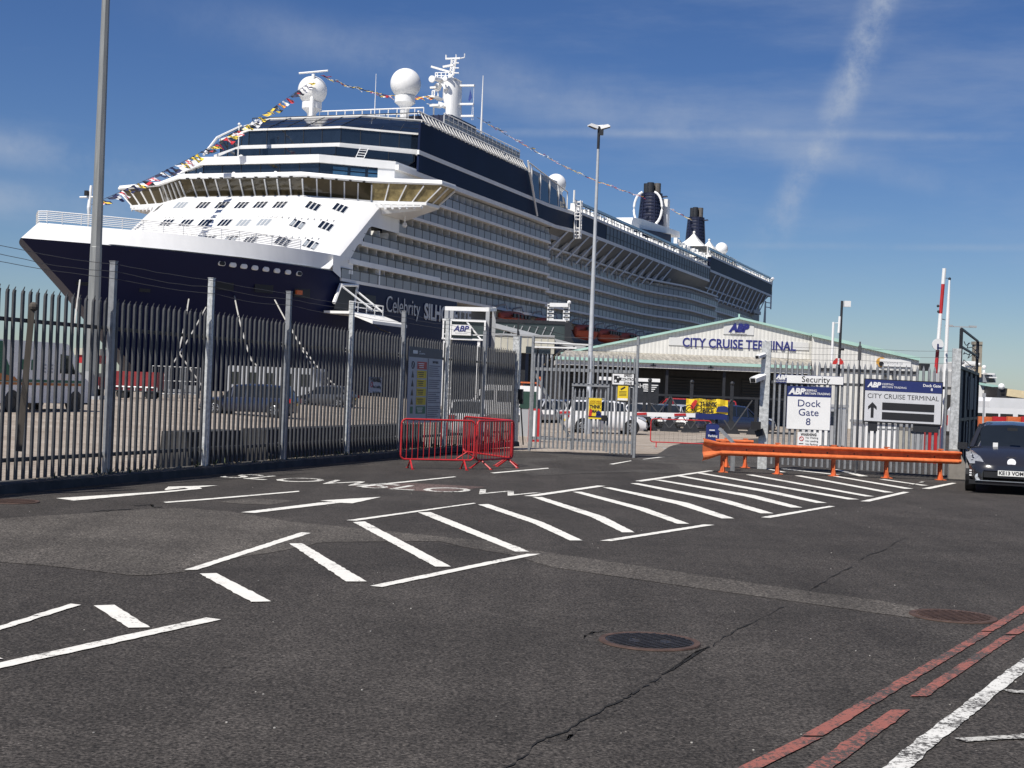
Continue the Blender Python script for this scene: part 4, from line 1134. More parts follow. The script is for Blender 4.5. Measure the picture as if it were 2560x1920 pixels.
for px, py, n, kind in win_px:
    h, nrm = on_front(px, py)
    if h is None: continue
    if nrm.dot(SINV.to_3x3() @ (CAM - SO)) < 0: nrm = -nrm
    up_ = V((0, K * 1.37, K)); up_ = (up_ - nrm * up_.dot(nrm)).normalized()
    X = up_.cross(nrm).normalized()
    fr = MB(); pn = MB(); wd, hh = .40, 1.62
    for k in range(n):
        c = h + X * ((k - (n - 1) / 2) * .56)
        fr.box(c + nrm * .02, (wd + .10, .10, hh + .12), (X, nrm, up_))
        pn.box(c + nrm * .06, (wd, .06, hh), (X, nrm, up_))
        if kind == 2 and k != 1: pn.cur = 1; pn.box(c + nrm * .085 - up_ * .1, (wd * .8, .02, hh * .7), (X, nrm, up_)); pn.cur = 0
    wo = sp('window', fr, WHITE_S)
    part('pane', pn, [GLASS_D if kind != 1 else BLIND, BLIND], wo, False)
# small deck vents on the front
b = MB()
for px, py in ((640, 494), (634, 505), (625, 515), (614, 527), (605, 539), (597, 551), (590, 561), (574, 573), (565, 585), (549, 597)):
    h, nrm = on_front(px, py)
    if h is None: continue
    if nrm.y > 0: nrm = -nrm
    b.box(h + nrm * .0, (.8, .08, .28), (V((1, 0, 0)), nrm, V((1, 0, 0)).cross(nrm)))
sp('vent_step', b, SLAB_S)

# bridge with its wings
def mirror(half): return [(u, -v) for u, v in half[::-1]] + [(u, v) for u, v in half]
def band(b, o0, w0, o1, w1, close=True):
    b.grid([[L(u, v, w0) for u, v in o0], [L(u, v, w1) for u, v in o1]], close)
def cap(b, o, w_): b.poly([L(u, v, w_) for u, v in o])
bot = mirror([(-6.3, 7.2), (-1.9, 12.9), (-.2, 18.5), (2.6, 18.7), (4.6, 13.0)])
top = mirror([(-7.2, 7.5), (-2.5, 13.2), (-.2, 20.2), (3.0, 20.4), (5.2, 13.2)])
def grow(o, du, dv): return [(u - du if u < 2 else u + du, v + (dv if v > 0 else -dv)) for u, v in o]
bridge = sp('bridge', MB().grid([[L(u, v, w_) for u, v in o] for o, w_ in ((grow(bot, .0, .0), 20.75), (grow(bot, .12, .12), 20.85), (grow(bot, .12, .12), 21.15), (bot, 21.16))], True), WHITE_S)
b = MB(); rt = grow(top, .25, .25)
b.grid([[L(u, v, w_) for u, v in o] for o, w_ in ((top, 22.94), (grow(top, .12, .12), 22.94), (grow(top, .18, .18), 23.1), (grow(top, .05, .05), 23.45), (grow(top, -.5, -.5), 23.6))], True); cap(b, grow(top, -.5, -.5), 23.6)
part('roof', b, WHITE_S, bridge, False, 50)
ib = [(u * .97 + .08, v * .99) for u, v in bot]
b = MB(); band(b, grow(bot, -.5, -.5), 21.0, grow(top, -.6, -.6), 22.9); part('wheelhouse_interior', b, M('wheelhouse', (.10, .09, .075), .8), bridge, False)
def panes(seg0, seg1, n, gold=False):
    (b0, t0), (b1, t1) = seg0, seg1
    for k in range(n):
        fa, fb_ = k / n + .006, (k + 1) / n - .006
        q = [V(L(*b0, 21.2)).lerp(L(*b1, 21.2), f_) for f_ in (fa, fb_)]
        r_ = [V(L(*t0, 22.92)).lerp(L(*t1, 22.92), f_) for f_ in (fb_, fa)]
        n_ = (q[1] - q[0]).cross(r_[0] - q[1]).normalized()
        pb = MB()
        vs = q + r_; vs2 = [x - n_ * .06 for x in vs]
        pb.add(vs + vs2, [(0, 1, 2, 3), (7, 6, 5, 4), (0, 4, 5, 1), (1, 5, 6, 2), (2, 6, 7, 3), (3, 7, 4, 0)])
        wo = part('window', pb, GLASS_G if gold else GLASS_B, bridge, False)
        mb_ = MB(); c0 = V(L(*b0, 21.15)).lerp(L(*b1, 21.15), (k + 1) / n); c1 = V(L(*t0, 22.95)).lerp(L(*t1, 22.75), (k + 1) / n)
        mb_.beam(c0 + n_ * .02, c1 + n_ * .02, .16, .16, n_); part('mullion', mb_, WHITE_S, wo, False)
nb_ = len(bot)
segs = [(i, i + 1) for i in range(nb_ - 1)]
cnt = [0, 2, 4, 5, 10, 5, 4, 2, 0]
for (i, j), n in zip(segs, cnt):
    if n: panes((bot[i], top[i]), (bot[j], top[j]), n, bot[i][1] > 12 and bot[j][1] > 12)
b = MB()   # wing soffits with stiffeners
for s_ in (1, -1):
    a = [L(-.3, s_ * 18.5, 20.75), L(2.6, s_ * 18.7, 20.75), L(4.6, s_ * 14.05, 20.75), L(-2.0, s_ * 14.05, 20.75)]
    c = [L(.3, s_ * 17.6, 20.35), L(2.4, s_ * 17.6, 20.35), L(4.4, s_ * 14.05, 19.75), L(-1.6, s_ * 14.05, 19.75)]
    b.add(a + c, [(0, 1, 2, 3), (7, 6, 5, 4), (0, 4, 5, 1), (1, 5, 6, 2), (2, 6, 7, 3), (3, 7, 4, 0)])
    b.prism([(0, 0), (5.2 * K, 0.0), (5.0 * K, -.12), (0, -.45)], L(-2.3, s_ * 13.4, 20.7), V((s_ * .94, .33, 0)), UP, V((0, -.14, 0)))
    for k in range(7):
        v = 13.7 + k * .72; u = -2.4 + k * .29
        b.beam(L(u, s_ * v, 20.75), L(u + .15, s_ * (v + .25), 20.15 + k * .06), .10, .3)
part('wing_soffit', b, WHITE_S, bridge, False)
b = MB(); st_(b, [(1.8, 15.2, 20.1), (1.8, 15.2, 19.2)], .10, 6); b.sph(L(1.8, 15.2, 19.0), .35, 8, 6); st_(b, [(1.8, -15.2, 20.1), (1.8, -15.2, 19.4)], .05, 6)
part('wing_camera', b, WHITE_S, bridge, False)
b = MB(); wip = random.Random(3)
for k in range(10):
    v = -7 + 14 * (k + .5) / 10; sb(b, -7.75, -7.5, v - .05, v + .25, 22.9, 23.0)
for k in range(5):
    t = (k + .5) / 5; sb(b, -7.75 + 4.7 * t, -7.5 + 4.7 * t, 7.5 + 5.7 * t, 7.7 + 5.7 * t, 22.9, 23.0)
part('wiper', b, BLACK, bridge, False)

# decks above the bridge: dark glass fronts between white bands
def tier(name, half0, w0, half1, w1, mt, parent=None, capped=False, smooth=False):
    o0, o1 = mirror(half0), mirror(half1); b = MB(); band(b, o0, w0, o1, w1)
    if capped: cap(b, o0, w0); cap(b, o1, w1)
    return sp(name, b, mt, parent, smooth)
def seams(half0, w0, half1, w1, per, parent, mt=STEEL_D, r_=.035, name='glazing_bar', hor=False):
    b = MB(); o0, o1 = mirror(half0), mirror(half1)
    for i in range(len(o0) - 1):
        a0, a1, c0, c1 = L(*o0[i], w0), L(*o0[i + 1], w0), L(*o1[i], w1), L(*o1[i + 1], w1)
        n = max(1, int((a1 - a0).length / per))
        if (a1 - a0).length > 30: continue
        for k in range(n + 1):
            p, q = a0.lerp(a1, k / n), c0.lerp(c1, k / n)
            out_ = (p - L(30, 0, w0)); out_.z = 0; out_.normalize()
            b.beam(p + out_ * .03, q + out_ * .03, .07, .07)
        if hor:
            for f_ in (.34, .67):
                b.beam(a0.lerp(c0, f_) + out_ * .03, a1.lerp(c1, f_) + out_ * .03, .05, .05)
    return part(name, b, mt, parent, False)
gA = [(-3.1, 7.2), (2.0, 13.4), (9.5, 13.5)]
t1 = tier('dark_glass_front', gA, 23.45, gA, 25.15, GLASS_D); seams(gA, 23.45, gA, 25.15, 2.2 * K, t1)
b = MB()
for k in range(3):
    f0, f1 = .18 + k * .24, .38 + k * .24
    p, q = L(-3.14, 7.26, 24.0).lerp(L(1.96, 13.46, 24.0), f0), L(-3.14, 7.26, 24.0).lerp(L(1.96, 13.46, 24.0), f1)
    for z0, z1 in ((.0, .45), (.62, 1.0)):
        b.add([p + UP * z0 - V((0, .03, 0)), q + UP * z0 - V((0, .03, 0)), q + UP * z1 - V((0, .03, 0)), p + UP * z1 - V((0, .03, 0))], [(0, 1, 2, 3)])
part('blue_blind', b, GLASS_BLUE, t1, False)
b = MB(); wA = [(.9, 12.15), (2.1, 13.6), (9.5, 13.65)]
for s_ in (1, -1): b.grid([[L(u - .08, s_ * (v + .05), 23.4) for u, v in wA], [L(u - .08, s_ * (v + .05), 25.2) for u, v in wA]])
sp('white_end_panel', b, WHITE_S)
bA = [(-3.5, 7.3), (2.0, 13.75), (10, 13.8)]
tier('white_band', bA, 25.1, bA, 25.95, WHITE_S, capped=True)
gB0, gB1 = [(-.8, 6.8), (5.6, 13.3), (10, 13.4)], [(2.0, 6.4), (8.0, 13.2), (10, 13.3)]
t2 = tier('dark_glass_front', gB0, 25.9, gB1, 26.9, GLASS_D); seams(gB0, 25.9, gB1, 26.9, 1.9 * K, t2)
t2b = tier('dark_glass_front', gB1, 26.9, gB1, 27.75, GLASS_D); seams(gB1, 26.9, gB1, 27.75, 2.6 * K, t2b)
bB = [(3.0, 6.3), (8.6, 13.45), (10, 13.9)]
tier('white_band', bB, 27.7, bB, 28.35, WHITE_S, capped=True)
gC = [(4.0, 5.9), (9.3, 13.0), (12, 13.4)]
t3 = tier('dark_glass_front', gC, 28.3, gC, 30.2, GLASS_D); seams(gC, 28.3, gC, 30.2, 2.0 * K, t3)
bC = [(3.8, 5.9), (9.3, 13.2), (12, 13.5)]
tier('white_band', bC, 30.15, bC, 30.36, SLAB_S, capped=True)
gD0, gD1 = [(3.9, 5.8), (9.4, 13.0), (12, 13.6)], [(8.8, 6.0), (12.6, 11.8), (16, 12.2)]
t4 = tier('sloping_glass_front', gD0, 30.36, gD1, 32.45, GLASS_D); seams(gD0, 30.36, gD1, 32.45, 2.1 * K, t4, STEEL_D, .04, 'glazing_bar', True)
bD = [(8.7, 6.05), (12.5, 11.9), (16, 12.3)]
tier('white_band', bD, 32.42, bD, 32.56, SLAB_S, capped=True)
b = MB(); st_(b, [(3.6, -11.6, 27.5), (8.6, -13.1, 30.4), (12.0, -11.9, 32.4)], .16, 6); sp('corner_strut', b, WHITE_S)
b = MB(); st_(b, [(-.3, -4.6, 26), (-.3, -4.6, 30.0)], .07, 6); b.sph(L(-.3, -4.6, 30.1), .2, 8, 6); b.sph(L(-.3, -4.2, 26.4), .35, 8, 6); st_(b, [(8, 8, 30.2), (8, 8, 30.3)], .03, 4); sp('aerial', b, SLAB_S)
b = MB()
for v in (-7.2, -3.0, 2.2): b.sph(L(-3.6, v, 24.0), .28, 8, 6); b.beam(L(-3.5, v, 24.0), L(-3.3, v + .8, 24.1), .12, .1)
sp('searchlight', b, WHITE_S)
b = MB()
for k in range(2): st_(b, [(-1.2 + 1.1 * k * .5, 9.4 + k * .7, 23.6), (1.2 + 1.1 * k * .5, 9.8 + k * .7, 27.4)], .05, 4)
for k in range(12): st_(b, [(-1.1 + .19 * k, 9.4 + .03 * k, 23.8 + .3 * k), (-.55 + .19 * k, 10.1 + .03 * k, 23.8 + .3 * k)], .035, 4)
sp('ladder', b, WHITE_S)

# forward side walls
def sidepoly(b, pts, v=14.0, th=.3, sides=(1, -1)):
    for s_ in sides: b.prism([(p[0] * K, p[1] * K) for p in pts], L(0, s_ * v, 0), V((0, 1, 0)), UP, V((-s_ * th, 0, 0)))
    return b
sp('navy_side', sidepoly(MB(), [(7.4, 25.5), (7.6, 31.25), (43.4, 31.25), (45.2, 28.1), (63.6, 28.1), (63.6, 25.5)], sides=(1,)), NAVY_U)
sp('navy_side', sidepoly(MB(), [(16, 25.5), (16, 31.25), (43.4, 31.25), (45.2, 28.1), (63.6, 28.1), (63.6, 25.5)], sides=(-1,)), NAVY_U)
sp('white_stripe', sidepoly(MB(), [(7.3, 27.62), (7.3, 28.1), (45, 28.12), (52, 28.12), (63.6, 28.5), (63.6, 28.0), (52, 27.65)], 14.06, sides=(1,)), SLAB_S)
b = MB(); sidepoly(b, [(2, 25.05), (2, 25.6), (46, 25.65), (55, 25.5), (63.7, 25.9), (63.7, 25.35), (55, 25.05), (46, 25.15)], 14.12, 1.2); sp('white_stripe', b, SLAB_S)
b = MB()
for s_ in (1, -1):
    st_(b, [(42.0, s_ * 14.3, 32.6), (42.6, s_ * 14.4, 31.2), (46.6, s_ * 14.3, 25.7)], [.12, .2, .13], 8)
sp('slanting_post', b, WHITE_S)
# roof terrace railing above the navy side with leaning screens
b = MB(); path = [(7.6 + 35.4 * k / 30, 14.1, 31.25) for k in range(31)]
rail_path(b, path, .25, 1, .05, 1)
for k in range(34):
    u = 9 + 33.5 * k / 33; b.beam(L(u, 14.15, 31.3), L(u, 13.2, 32.7), .10, .10)
st_(b, [(8.5, 13.2, 32.7), (43, 13.2, 32.7)], .10, 6)
sp('terrace_frame', b, SLAB_S)
b = MB(); b.poly([L(8.6, 14.0, 31.4), L(43, 14.0, 31.4), L(43, 13.25, 32.6), L(8.6, 13.25, 32.6)]); sp('terrace_screen', b, GLASS_D)
b = MB(); path = [(17 + 26 * k / 18, 12.7, 32.9) for k in range(19)]
rail_path(b, path, 1.25, 2, .04, 1, .07); rail_path(b, [(u, -v, w_) for u, v, w_ in path], 1.25, 2, .04, 1, .07)
b.cur = 1
b.bb(L(17, 12.6, 32.95), L(43, 12.66, 33.9))
b.cur = 0
sp('deck_rail', b, [WHITE_S, BALU])
b = MB(); path = [(13 + .01 * k, -11 + 22 * k / 16, 32.56 + .8 * math.sin(math.pi * k / 16) * 0) for k in range(17)]
rail_path(b, path, .95, 2, .035, 1, .06); sp('deck_rail', b, STEEL_D)
b = MB(); path = [(17, -4 + 14 * k / 12, 33.5) for k in range(13)]
rail_path(b, path, 1.4, 2, .05, 1, .08); sp('deck_rail', b, SLAB_S)
b = MB(); sb(b, 13.5, 60, -12.4, 12.4, 23.6, 32.5); sb(b, 8, 60, -13.2, 13.2, 23.6, 25.0); sb(b, 11, 60, -12.9, 12.9, 25, 28.2); sb(b, 13.5, 58, -12.8, 12.8, 28.2, 30.3)
sp('deckhouse', b, GREY_S)
b = MB(); b.prism([(0, 0), (24 * K, 0), (22 * K, .75 * K), (4 * K, .75 * K)], L(18, 4, 32.56), V((0, 1, 0)), UP, L(0, 8, 0)); sp('roof_house', b, WHITE_S)
b = MB(); sb(b, 22, 30, 5.5, 11.5, 33.3, 35.0)
for k in range(9): sb(b, 21.9, 22.0, 5.6 + k * .68, 5.75 + k * .68, 33.3, 35.05)
sp('louvred_house', b, NAVY_F)
b = MB(); st_(b, [(30, 12.2, 33), (30, 12.2, 41.5)], [.16, .05], 6); st_(b, [(28, 9, 33), (28, 9, 39)], [.08, .04], 5); st_(b, [(14, 5, 33), (14, 5, 38.5)], [.06, .03], 5); sp('whip_aerial', b, WHITE_S)

# slope of dark glass behind the post
b = MB()
for s_ in (1, -1):
    b.poly([L(43.4, s_ * 13.8, 31.6), L(45.2, s_ * 13.9, 28.1), L(60.5, s_ * 13.9, 28.4), L(59.5, s_ * 13.8, 30.0), L(52, s_ * 13.8, 31.0)])
sp('sloping_side_glass', b, GLASS_D)
b = MB()
for s_ in (1, -1):
    st_(b, [(43.5, s_ * 13.9, 32.6), (60.5, s_ * 13.9, 31.0)], .09, 6)
    for u in (44.8, 48.5, 52.5, 56.5, 60.5): st_(b, [(u, s_ * 13.9, 28.2), (u, s_ * 13.9, 32.5 - (u - 44) * .095)], .09, 6)
    st_(b, [(43.5, s_ * 13.4, 31.7), (47, s_ * 13.5, 30.2), (53, s_ * 13.6, 29.5), (60, s_ * 13.7, 28.9)], .07, 6)
sp('glass_screen_frame', b, SLAB_S)

# balcony decks
def path_box(b, path, off0, off1, w0, w1):
    """ribbon of rectangular section following (u, v) points, offsets measured outboard"""
    rows = []
    for i, (u, v) in enumerate(path):
        rows.append([L(u, v + off0, w0), L(u, v + off1, w0), L(u, v + off1, w1), L(u, v + off0, w1)])
    b.grid(rows, True)
    n = len(b.v)
    b.f.append((n - 4, n - 3, n - 2, n - 1)); b.m.append(b.cur)
    m0 = n - 4 * len(rows); b.f.append((m0, m0 + 1, m0 + 2, m0 + 3)); b.m.append(b.cur)
def along(path, step):
    out_ = []; carry = 0
    for (u0, v0), (u1, v1) in zip(path, path[1:]):
        l = math.hypot(u1 - u0, v1 - v0); s_ = carry
        while s_ < l:
            t = s_ / l; out_.append((u0 + (u1 - u0) * t, v0 + (v1 - v0) * t)); s_ += step
        carry = s_ - l
    return out_
DIVB, DOORB, DIVN, DOORN = MB(), MB(), [0], [0]
def balcony(path, w0, w1, thick=.32, light=SLAB_S):
    b = MB(); path_box(b, path, -2.0, .06, w0 - thick, w0)
    row = sp('balcony_row', b, light)
    b = MB(); path_box(b, path, -.06, 0.0, w0 + .02, w0 + .98); part('glass_balustrade', b, BALU, row, False)
    b = MB()
    for u, v in along(path, 2.1): sb(b, u - .03, u + .03, v - .04, v + .03, w0, w0 + 1.0)
    path_box(b, path, -.08, .05, w0 + .97, w0 + 1.03)
    part('balustrade_post', b, STEEL_D, row, False)
    for i, (u, v) in enumerate(along(path, 2.1)):
        near = u < 34 and DIVN[0] < 100
        b = MB() if near else DIVB
        sb(b, u - .04, u + .04, v - 1.9, v - .25, w0, w1 - thick)
        if near: part('cabin_divider', b, DIVIDER, row, False); DIVN[0] += 1
    b = MB(); path_box(b, path, -2.0, -1.9, w0, w1 - thick); part('cabin_wall', b, CABIN_WALL, row, False)
    for u, v in along(path, 2.1):
        near = u < 34 and DOORN[0] < 100
        b = MB() if near else DOORB
        sb(b, u + .55, u + 1.65, v - 1.9, v - 1.86, w0 + .05, w1 - thick - .25)
        if near: part('cabin_door', b, CABIN_DOOR, row, False); DOORN[0] += 1
    return row
DK = [12.25, 14.2, 16.25, 18.35, 20.55, 22.9, 25.1]
st0 = [-10.1, -8.0, -5.4, 2.95, 3.0, 5.0]
for k in range(6): balcony([(st0[k], 13.95), (53.6, 13.95)], DK[k], DK[k + 1])
b = MB(); sb(b, -8.6, 14.5, 12.0, 14.06, 13.86, 14.38); sb(b, -5.9, 3.0, 12.2, 14.06, 15.95, 16.4); sb(b, 2.8, 3.0, 12.0, 14.0, 18.2, 20.8)
sp('white_deck_band', b, WHITE_S)
b = MB(); sb(b, 19.9, 20.3, 9, 13.9, 9.2, 12.1); sb(b, -1.5, -1.2, 12, 13.98, 12.2, 13.9); sp('bulkhead', b, WHITE_S)
mpath = [(53.9, 12.35), (109, 12.35), (116, 13.2), (126, 15.3), (132, 16.0), (155.5, 16.0)]
for k in range(5): balcony(mpath, DK[k], DK[k + 1] if k < 4 else 22.6)
b = MB(); path_box(b, mpath, -1.0, .08, 22.45, 22.75); sp('support_beam', b, SLAB_S)
ap = [(155.8, 12.8), (196, 12.8), (215, 12.0)]
for k in range(1, 5): balcony(ap, DK[k], DK[k + 1] if k < 4 else 22.9)
b = MB(); path_box(b, ap, -1.0, .08, 22.9, 23.2); path_box(b, ap, -1.0, .08, 24.6, 24.85); sp('support_beam', b, SLAB_S)
sp('cabin_divider', DIVB, DIVIDER)['kind'] = 'stuff'
sp('cabin_door', DOORB, CABIN_DOOR)['kind'] = 'stuff'
# core of the ship behind the balconies
b = MB(); sb(b, -3, 214, -11.8, 11.4, 9.3, 23.5); sb(b, 4, 20, -12.5, 12.0, 9, 12.1); sb(b, 53, 226, -10.2, 10.2, 23.5, 26); sb(b, 4, 53, -13.9, 11.9, 12, 23)
sb(b, 6, 200, -13.95, -12, 9.2, 25)
sp('inner_hull', b, GREY_S)
# overhanging upper decks amidships and aft
def upper(u0, u1, v, wb, wt, navy_to, name):
    b = MB(); sb(b, u0, u1, -v, v, wb, wb + .5); sp('white_stripe', b, SLAB_S)
    b = MB(); sb(b, u0, navy_to, -v + .05, v - .05, wb + .5, wt); sp('navy_side', b, NAVY_U)
    if navy_to < u1:
        b = MB(); sb(b, navy_to, u1, -v + .06, v - .06, wb + .5, wt); g_ = sp('grey_side_glass', b, GLASS_GREY)
        b = MB(); n = int((u1 - navy_to) / 2.0)
        for k in range(n + 1): u = navy_to + (u1 - navy_to) * k / n; sb(b, u - .05, u + .05, v - .06, v - .01, wb + .5, wt)
        sb(b, navy_to, u1, v - .06, v, wb + 1.35, wb + 1.43); part('glazing_bar', b, STEEL_D, g_, False)
    b = MB(); sb(b, u0 - .2, u1, -v - .05, v + .05, wt, wt + .4); sp('white_stripe', b, SLAB_S)
    b = MB(); n = int((u1 - u0) / 2.4)
    pth = [(u0 + (u1 - u0) * k / n, v, wt + .4) for k in range(n + 1)]
    rail_path(b, pth, .95, 2, .035, 1, .07); sp('deck_rail', b, STEEL_D)
    b = MB(); rr = random.Random(int(u0))
    for k in range(int((u1 - u0) / 1.9)):
        u = u0 + 1 + k * 1.9 + rr.uniform(-.3, .3)
        sb(b, u - rr.uniform(.12, .4), u + .12, v - 1.1, v - .35, wt + .4, wt + rr.uniform(.9, 1.5))
    sp('deck_chair_row', b, WHITE_S)
    b = MB(); sb(b, u0, u1, v - .5, v - .42, wt + 1.4, wt + 2.0); sp('wind_screen', b, M('wind_screen', (.35, .48, .50), .1))
upper(63.7, 155.2, 14.2, 25.65, 28.45, 80, 'mid')
upper(155.4, 227.6, 14.25, 27.85, 30.95, 227.6, 'aft')
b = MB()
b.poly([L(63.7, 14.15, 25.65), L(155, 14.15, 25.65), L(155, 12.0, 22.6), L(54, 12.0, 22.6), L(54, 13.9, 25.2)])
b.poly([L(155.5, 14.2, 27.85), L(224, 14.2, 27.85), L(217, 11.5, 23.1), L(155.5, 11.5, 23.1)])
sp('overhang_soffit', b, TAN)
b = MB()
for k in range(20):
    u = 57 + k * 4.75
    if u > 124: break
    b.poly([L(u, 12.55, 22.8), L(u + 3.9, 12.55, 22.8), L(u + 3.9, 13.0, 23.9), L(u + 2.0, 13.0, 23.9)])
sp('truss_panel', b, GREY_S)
for k in range(20):
    u = 61.5 + k * 4.75
    if u > 126: break
    b = MB(); st_(b, [(u, 14.1, 25.6), (u - 6.2, 12.6, 21.3)], .13, 6); sp('overhang_strut', b, SLAB_S)
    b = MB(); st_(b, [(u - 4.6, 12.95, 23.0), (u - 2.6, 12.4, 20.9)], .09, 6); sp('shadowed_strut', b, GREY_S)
for k in range(14):
    u = 161.5 + k * 4.6; b = MB(); st_(b, [(u, 14.1, 27.8), (u - 5.2, 12.9, 22.4)], .15, 6); sp('overhang_strut', b, SLAB_S)
b = MB(); b.poly([L(222, 13.5, 26.5), L(224, 13.5, 26.5), L(228, 13.0, 12), L(222, 13.0, 12)]); sb(b, 214, 226, -11, 11.5, 9, 27.8); sb(b, 210, 219, 10, 13.2, 22.7, 23.5); sb(b, 212, 219, 10, 13.0, 20.4, 21.0); sb(b, 213, 219, 10, 12.8, 18.2, 18.7)
sp('stern_house', b, GREY_S)
b = MB()
for w_ in (25.2, 26.4, 28.5, 30, 31.8): st_(b, [(227, 13, w_), (229.5, 13.8, w_)], .12, 5)
st_(b, [(229, 13.8, 24.8), (229, 13.8, 32.5)], .2, 6); st_(b, [(228, 13.8, 32.2), (230, 13.9, 32.8)], .4, 6); sp('stern_lattice', b, WHITE_S)
b = MB(); b.sph(L(229, 12.5, 20.5), .9, 10, 8); sp('stern_lamp', b, GREY_S)
# rescue ladder tower amidships
b = MB()
for v in (14.6, 15.4):
    for u in (62.2, 63.0): st_(b, [(u, v, 24.4), (u, v, 30.0)], .09, 5)
for w_ in (24.4, 24.9, 25.4, 25.9, 27.2, 27.7, 28.2, 29.2, 29.8): st_(b, [(62.2, 14.6, w_), (63.0, 14.6, w_), (63.0, 15.4, w_), (62.2, 15.4, w_)], .07, 5, True)
st_(b, [(61.5, 14.6, 29.6), (61.5, 14.6, 31.4)], .15, 6)
sp('access_tower', b, WHITE_S)

# radomes, masts
def radome(c, r_, base, label=None):
    b = MB(); b.sph(c, r_, 28, 16, -55, 90); hz = c.z - r_ * math.sin(R(55)); rr = r_ * math.cos(R(55))
    b.lathe((c.x, c.y, hz), [(rr, 0), (rr * 1.18, -.02), (rr * 1.18, -.55 * r_ * .8), (rr * .8, -.6 * r_), (rr * .55, -.75 * r_), (rr * .5, base - hz)], 20)
    return sp('radome', b, WHITE_S, smooth=45, label=label)
radome(L(17.9, -5.6, 37.7), 1.80 * K, 32.5 * K); radome(L(20.6, 5.8, 38.7), 1.88 * K, 33.2 * K)
p = on_v(1390, 460, 10); radome(p, 1.55 * K, p.z - 3.2)
p = on_v(1804, 622, 8); radome(p, 1.5 * K, p.z - 3)
b = MB(); st_(b, [(16.6, -5, 32.5), (16.9, -5, 39.5)], [.32, .22], 8); st_(b, [(16.9, -7, 39.7), (16.9, -3, 39.85)], .12, 6); sp('radar_pole', b, WHITE_S)
Z9 = zm(1060, 120, 160 / 1475)
def ms(px, py, u=49.4): return on_u(*Z9(px, py), u)
mast = MB()
def slab(b, pts, u=49.4, d=1.6):
    q = [ms(x, y, u) for x, y in pts]; n = len(q)
    a = [p - V((0, d * K, 0)) for p in q]; c = [p + V((0, d * K, 0)) for p in q]
    b.add(a + c, [tuple(range(n)), tuple(range(2 * n - 1, n - 1, -1))] + [(i, (i + 1) % n, n + (i + 1) % n, n + i) for i in range(n)])
rows = []
for y, x0, x1, d in ((1900, 520, 850, 2.2), (1400, 545, 825, 2.0), (1180, 460, 838, 1.8), (900, 470, 850, 1.7), (800, 430, 850, 1.7)):
    a, c = ms(x0, y), ms(x1, y); m_ = (a + c) / 2; hw = (c.x - a.x) / 2
    rows.append([V((m_.x + hw * math.cos(2 * math.pi * j / 12), m_.y + d * K * math.sin(2 * math.pi * j / 12), m_.z)) for j in range(12)])
mast.grid(rows, True); mast.poly(rows[-1])
mo = sp('main_mast', mast, WHITE_S, smooth=50)
b = MB()
for y, x0, x1, h in ((720, 230, 800, 60), (1130, 160, 380, 40), (1320, 130, 350, 22)): slab(b, [(x0, y), (x1, y + 10), (x1 - 60, y + 10 + h), (x0 + 70, y + h)], d=1.3)
part('platform', b, WHITE_S, mo, False)
b = MB()
for y, x0, x1 in ((870, 750, 1165), (1295, 810, 1145), (1570, 860, 1150)): b.beam(ms(x0, y), ms(x1, y - 4), .5, .30)
for x, y0, y1 in ((1150, 880, 1660), (1115, 1310, 1660)): b.tube([ms(x, y0), ms(x - 20, y1)], .04, 4)
part('yard_arm', b, WHITE_S, mo, False)
b = MB()
for (x0, y0), (x1, y1) in (((170, 430), (600, 555)), ((440, 435), (690, 390)), ((145, 915), (280, 905)), ((135, 1330), (345, 1310))): b.beam(ms(x0, y0, 47), ms(x1, y1, 47), .35, .32)
part('radar_scanner', b, SLAB_S, mo, False)
b = MB()
b.tube([ms(670, 620), ms(740, 240)], .22, 6); b.tube([ms(590, 740), ms(640, 260)], .16, 6)
for y in (300, 380, 460, 540, 620, 700): b.tube([ms(600 + (740 - y) * .1, y), ms(700, y)], .09, 5); b.tube([ms(600 + (740 - y) * .1, y), ms(690, y + 80)], .07, 5)
for y in (345, 460, 575): b.beam(ms(700, y), ms(810, y), .3, .16)
b.beam(ms(500, 250), ms(840, 235), .3, .28)
b.tube([ms(510, 250), ms(510, 160)], .14, 5); b.tube([ms(850, 240), ms(935, 220), ms(938, 130)], .12, 5); b.tube([ms(740, 235), ms(740, 150)], .1, 5)
for x in (265, 310, 400, 500, 575): b.tube([ms(x, 720), ms(x, 570)], .12, 5)
for y in (570, 640): b.tube([ms(265, y), ms(575, y)], .08, 5)
for x in (190, 240, 325): b.tube([ms(x, 1130), ms(x, 990)], .12, 5)
b.tube([ms(190, 990), ms(325, 990)], .1, 5); b.tube([ms(220, 1560), ms(225, 1330)], .16, 5); b.tube([ms(540, 730), ms(680, 600)], .2, 6)
slab(b, [(430, 840), (540, 860), (575, 950), (510, 970), (470, 900)], 48, .8); slab(b, [(260, 900), (320, 830), (385, 830), (380, 870), (330, 970), (255, 970)], 48, .6); slab(b, [(380, 1260), (450, 1270), (490, 1340), (440, 1385), (390, 1350)], 48, .8)
part('mast_lattice', b, WHITE_S, mo, False)
b = MB()
for x, y, r_ in ((175, 710, 75), (478, 705, 55)): c = ms(x, y, 46.5); b.lathe(c, [(.01, 0), (r_ * .0065 * K * 1, .06), (r_ * .0068 * K, .3), (.2, .7)], 16, V((1, 0, 0)), UP, V((0, 1, 0)))
part('satellite_dish', b, WHITE_S, mo, False)
b = MB(); b.add([ms(1065, 950), ms(1110, 1140), ms(1040, 1240), ms(1020, 1190), ms(1050, 1050)], [(0, 1, 2, 3, 4)]); b.add([p + V((0, .03, 0)) for p in (ms(1065, 950), ms(1110, 1140), ms(1040, 1240), ms(1020, 1190), ms(1050, 1050))], [(4, 3, 2, 1, 0)])
part('house_flag', b, M('flag_blue', (.02, .05, .22), .7), mo, False)

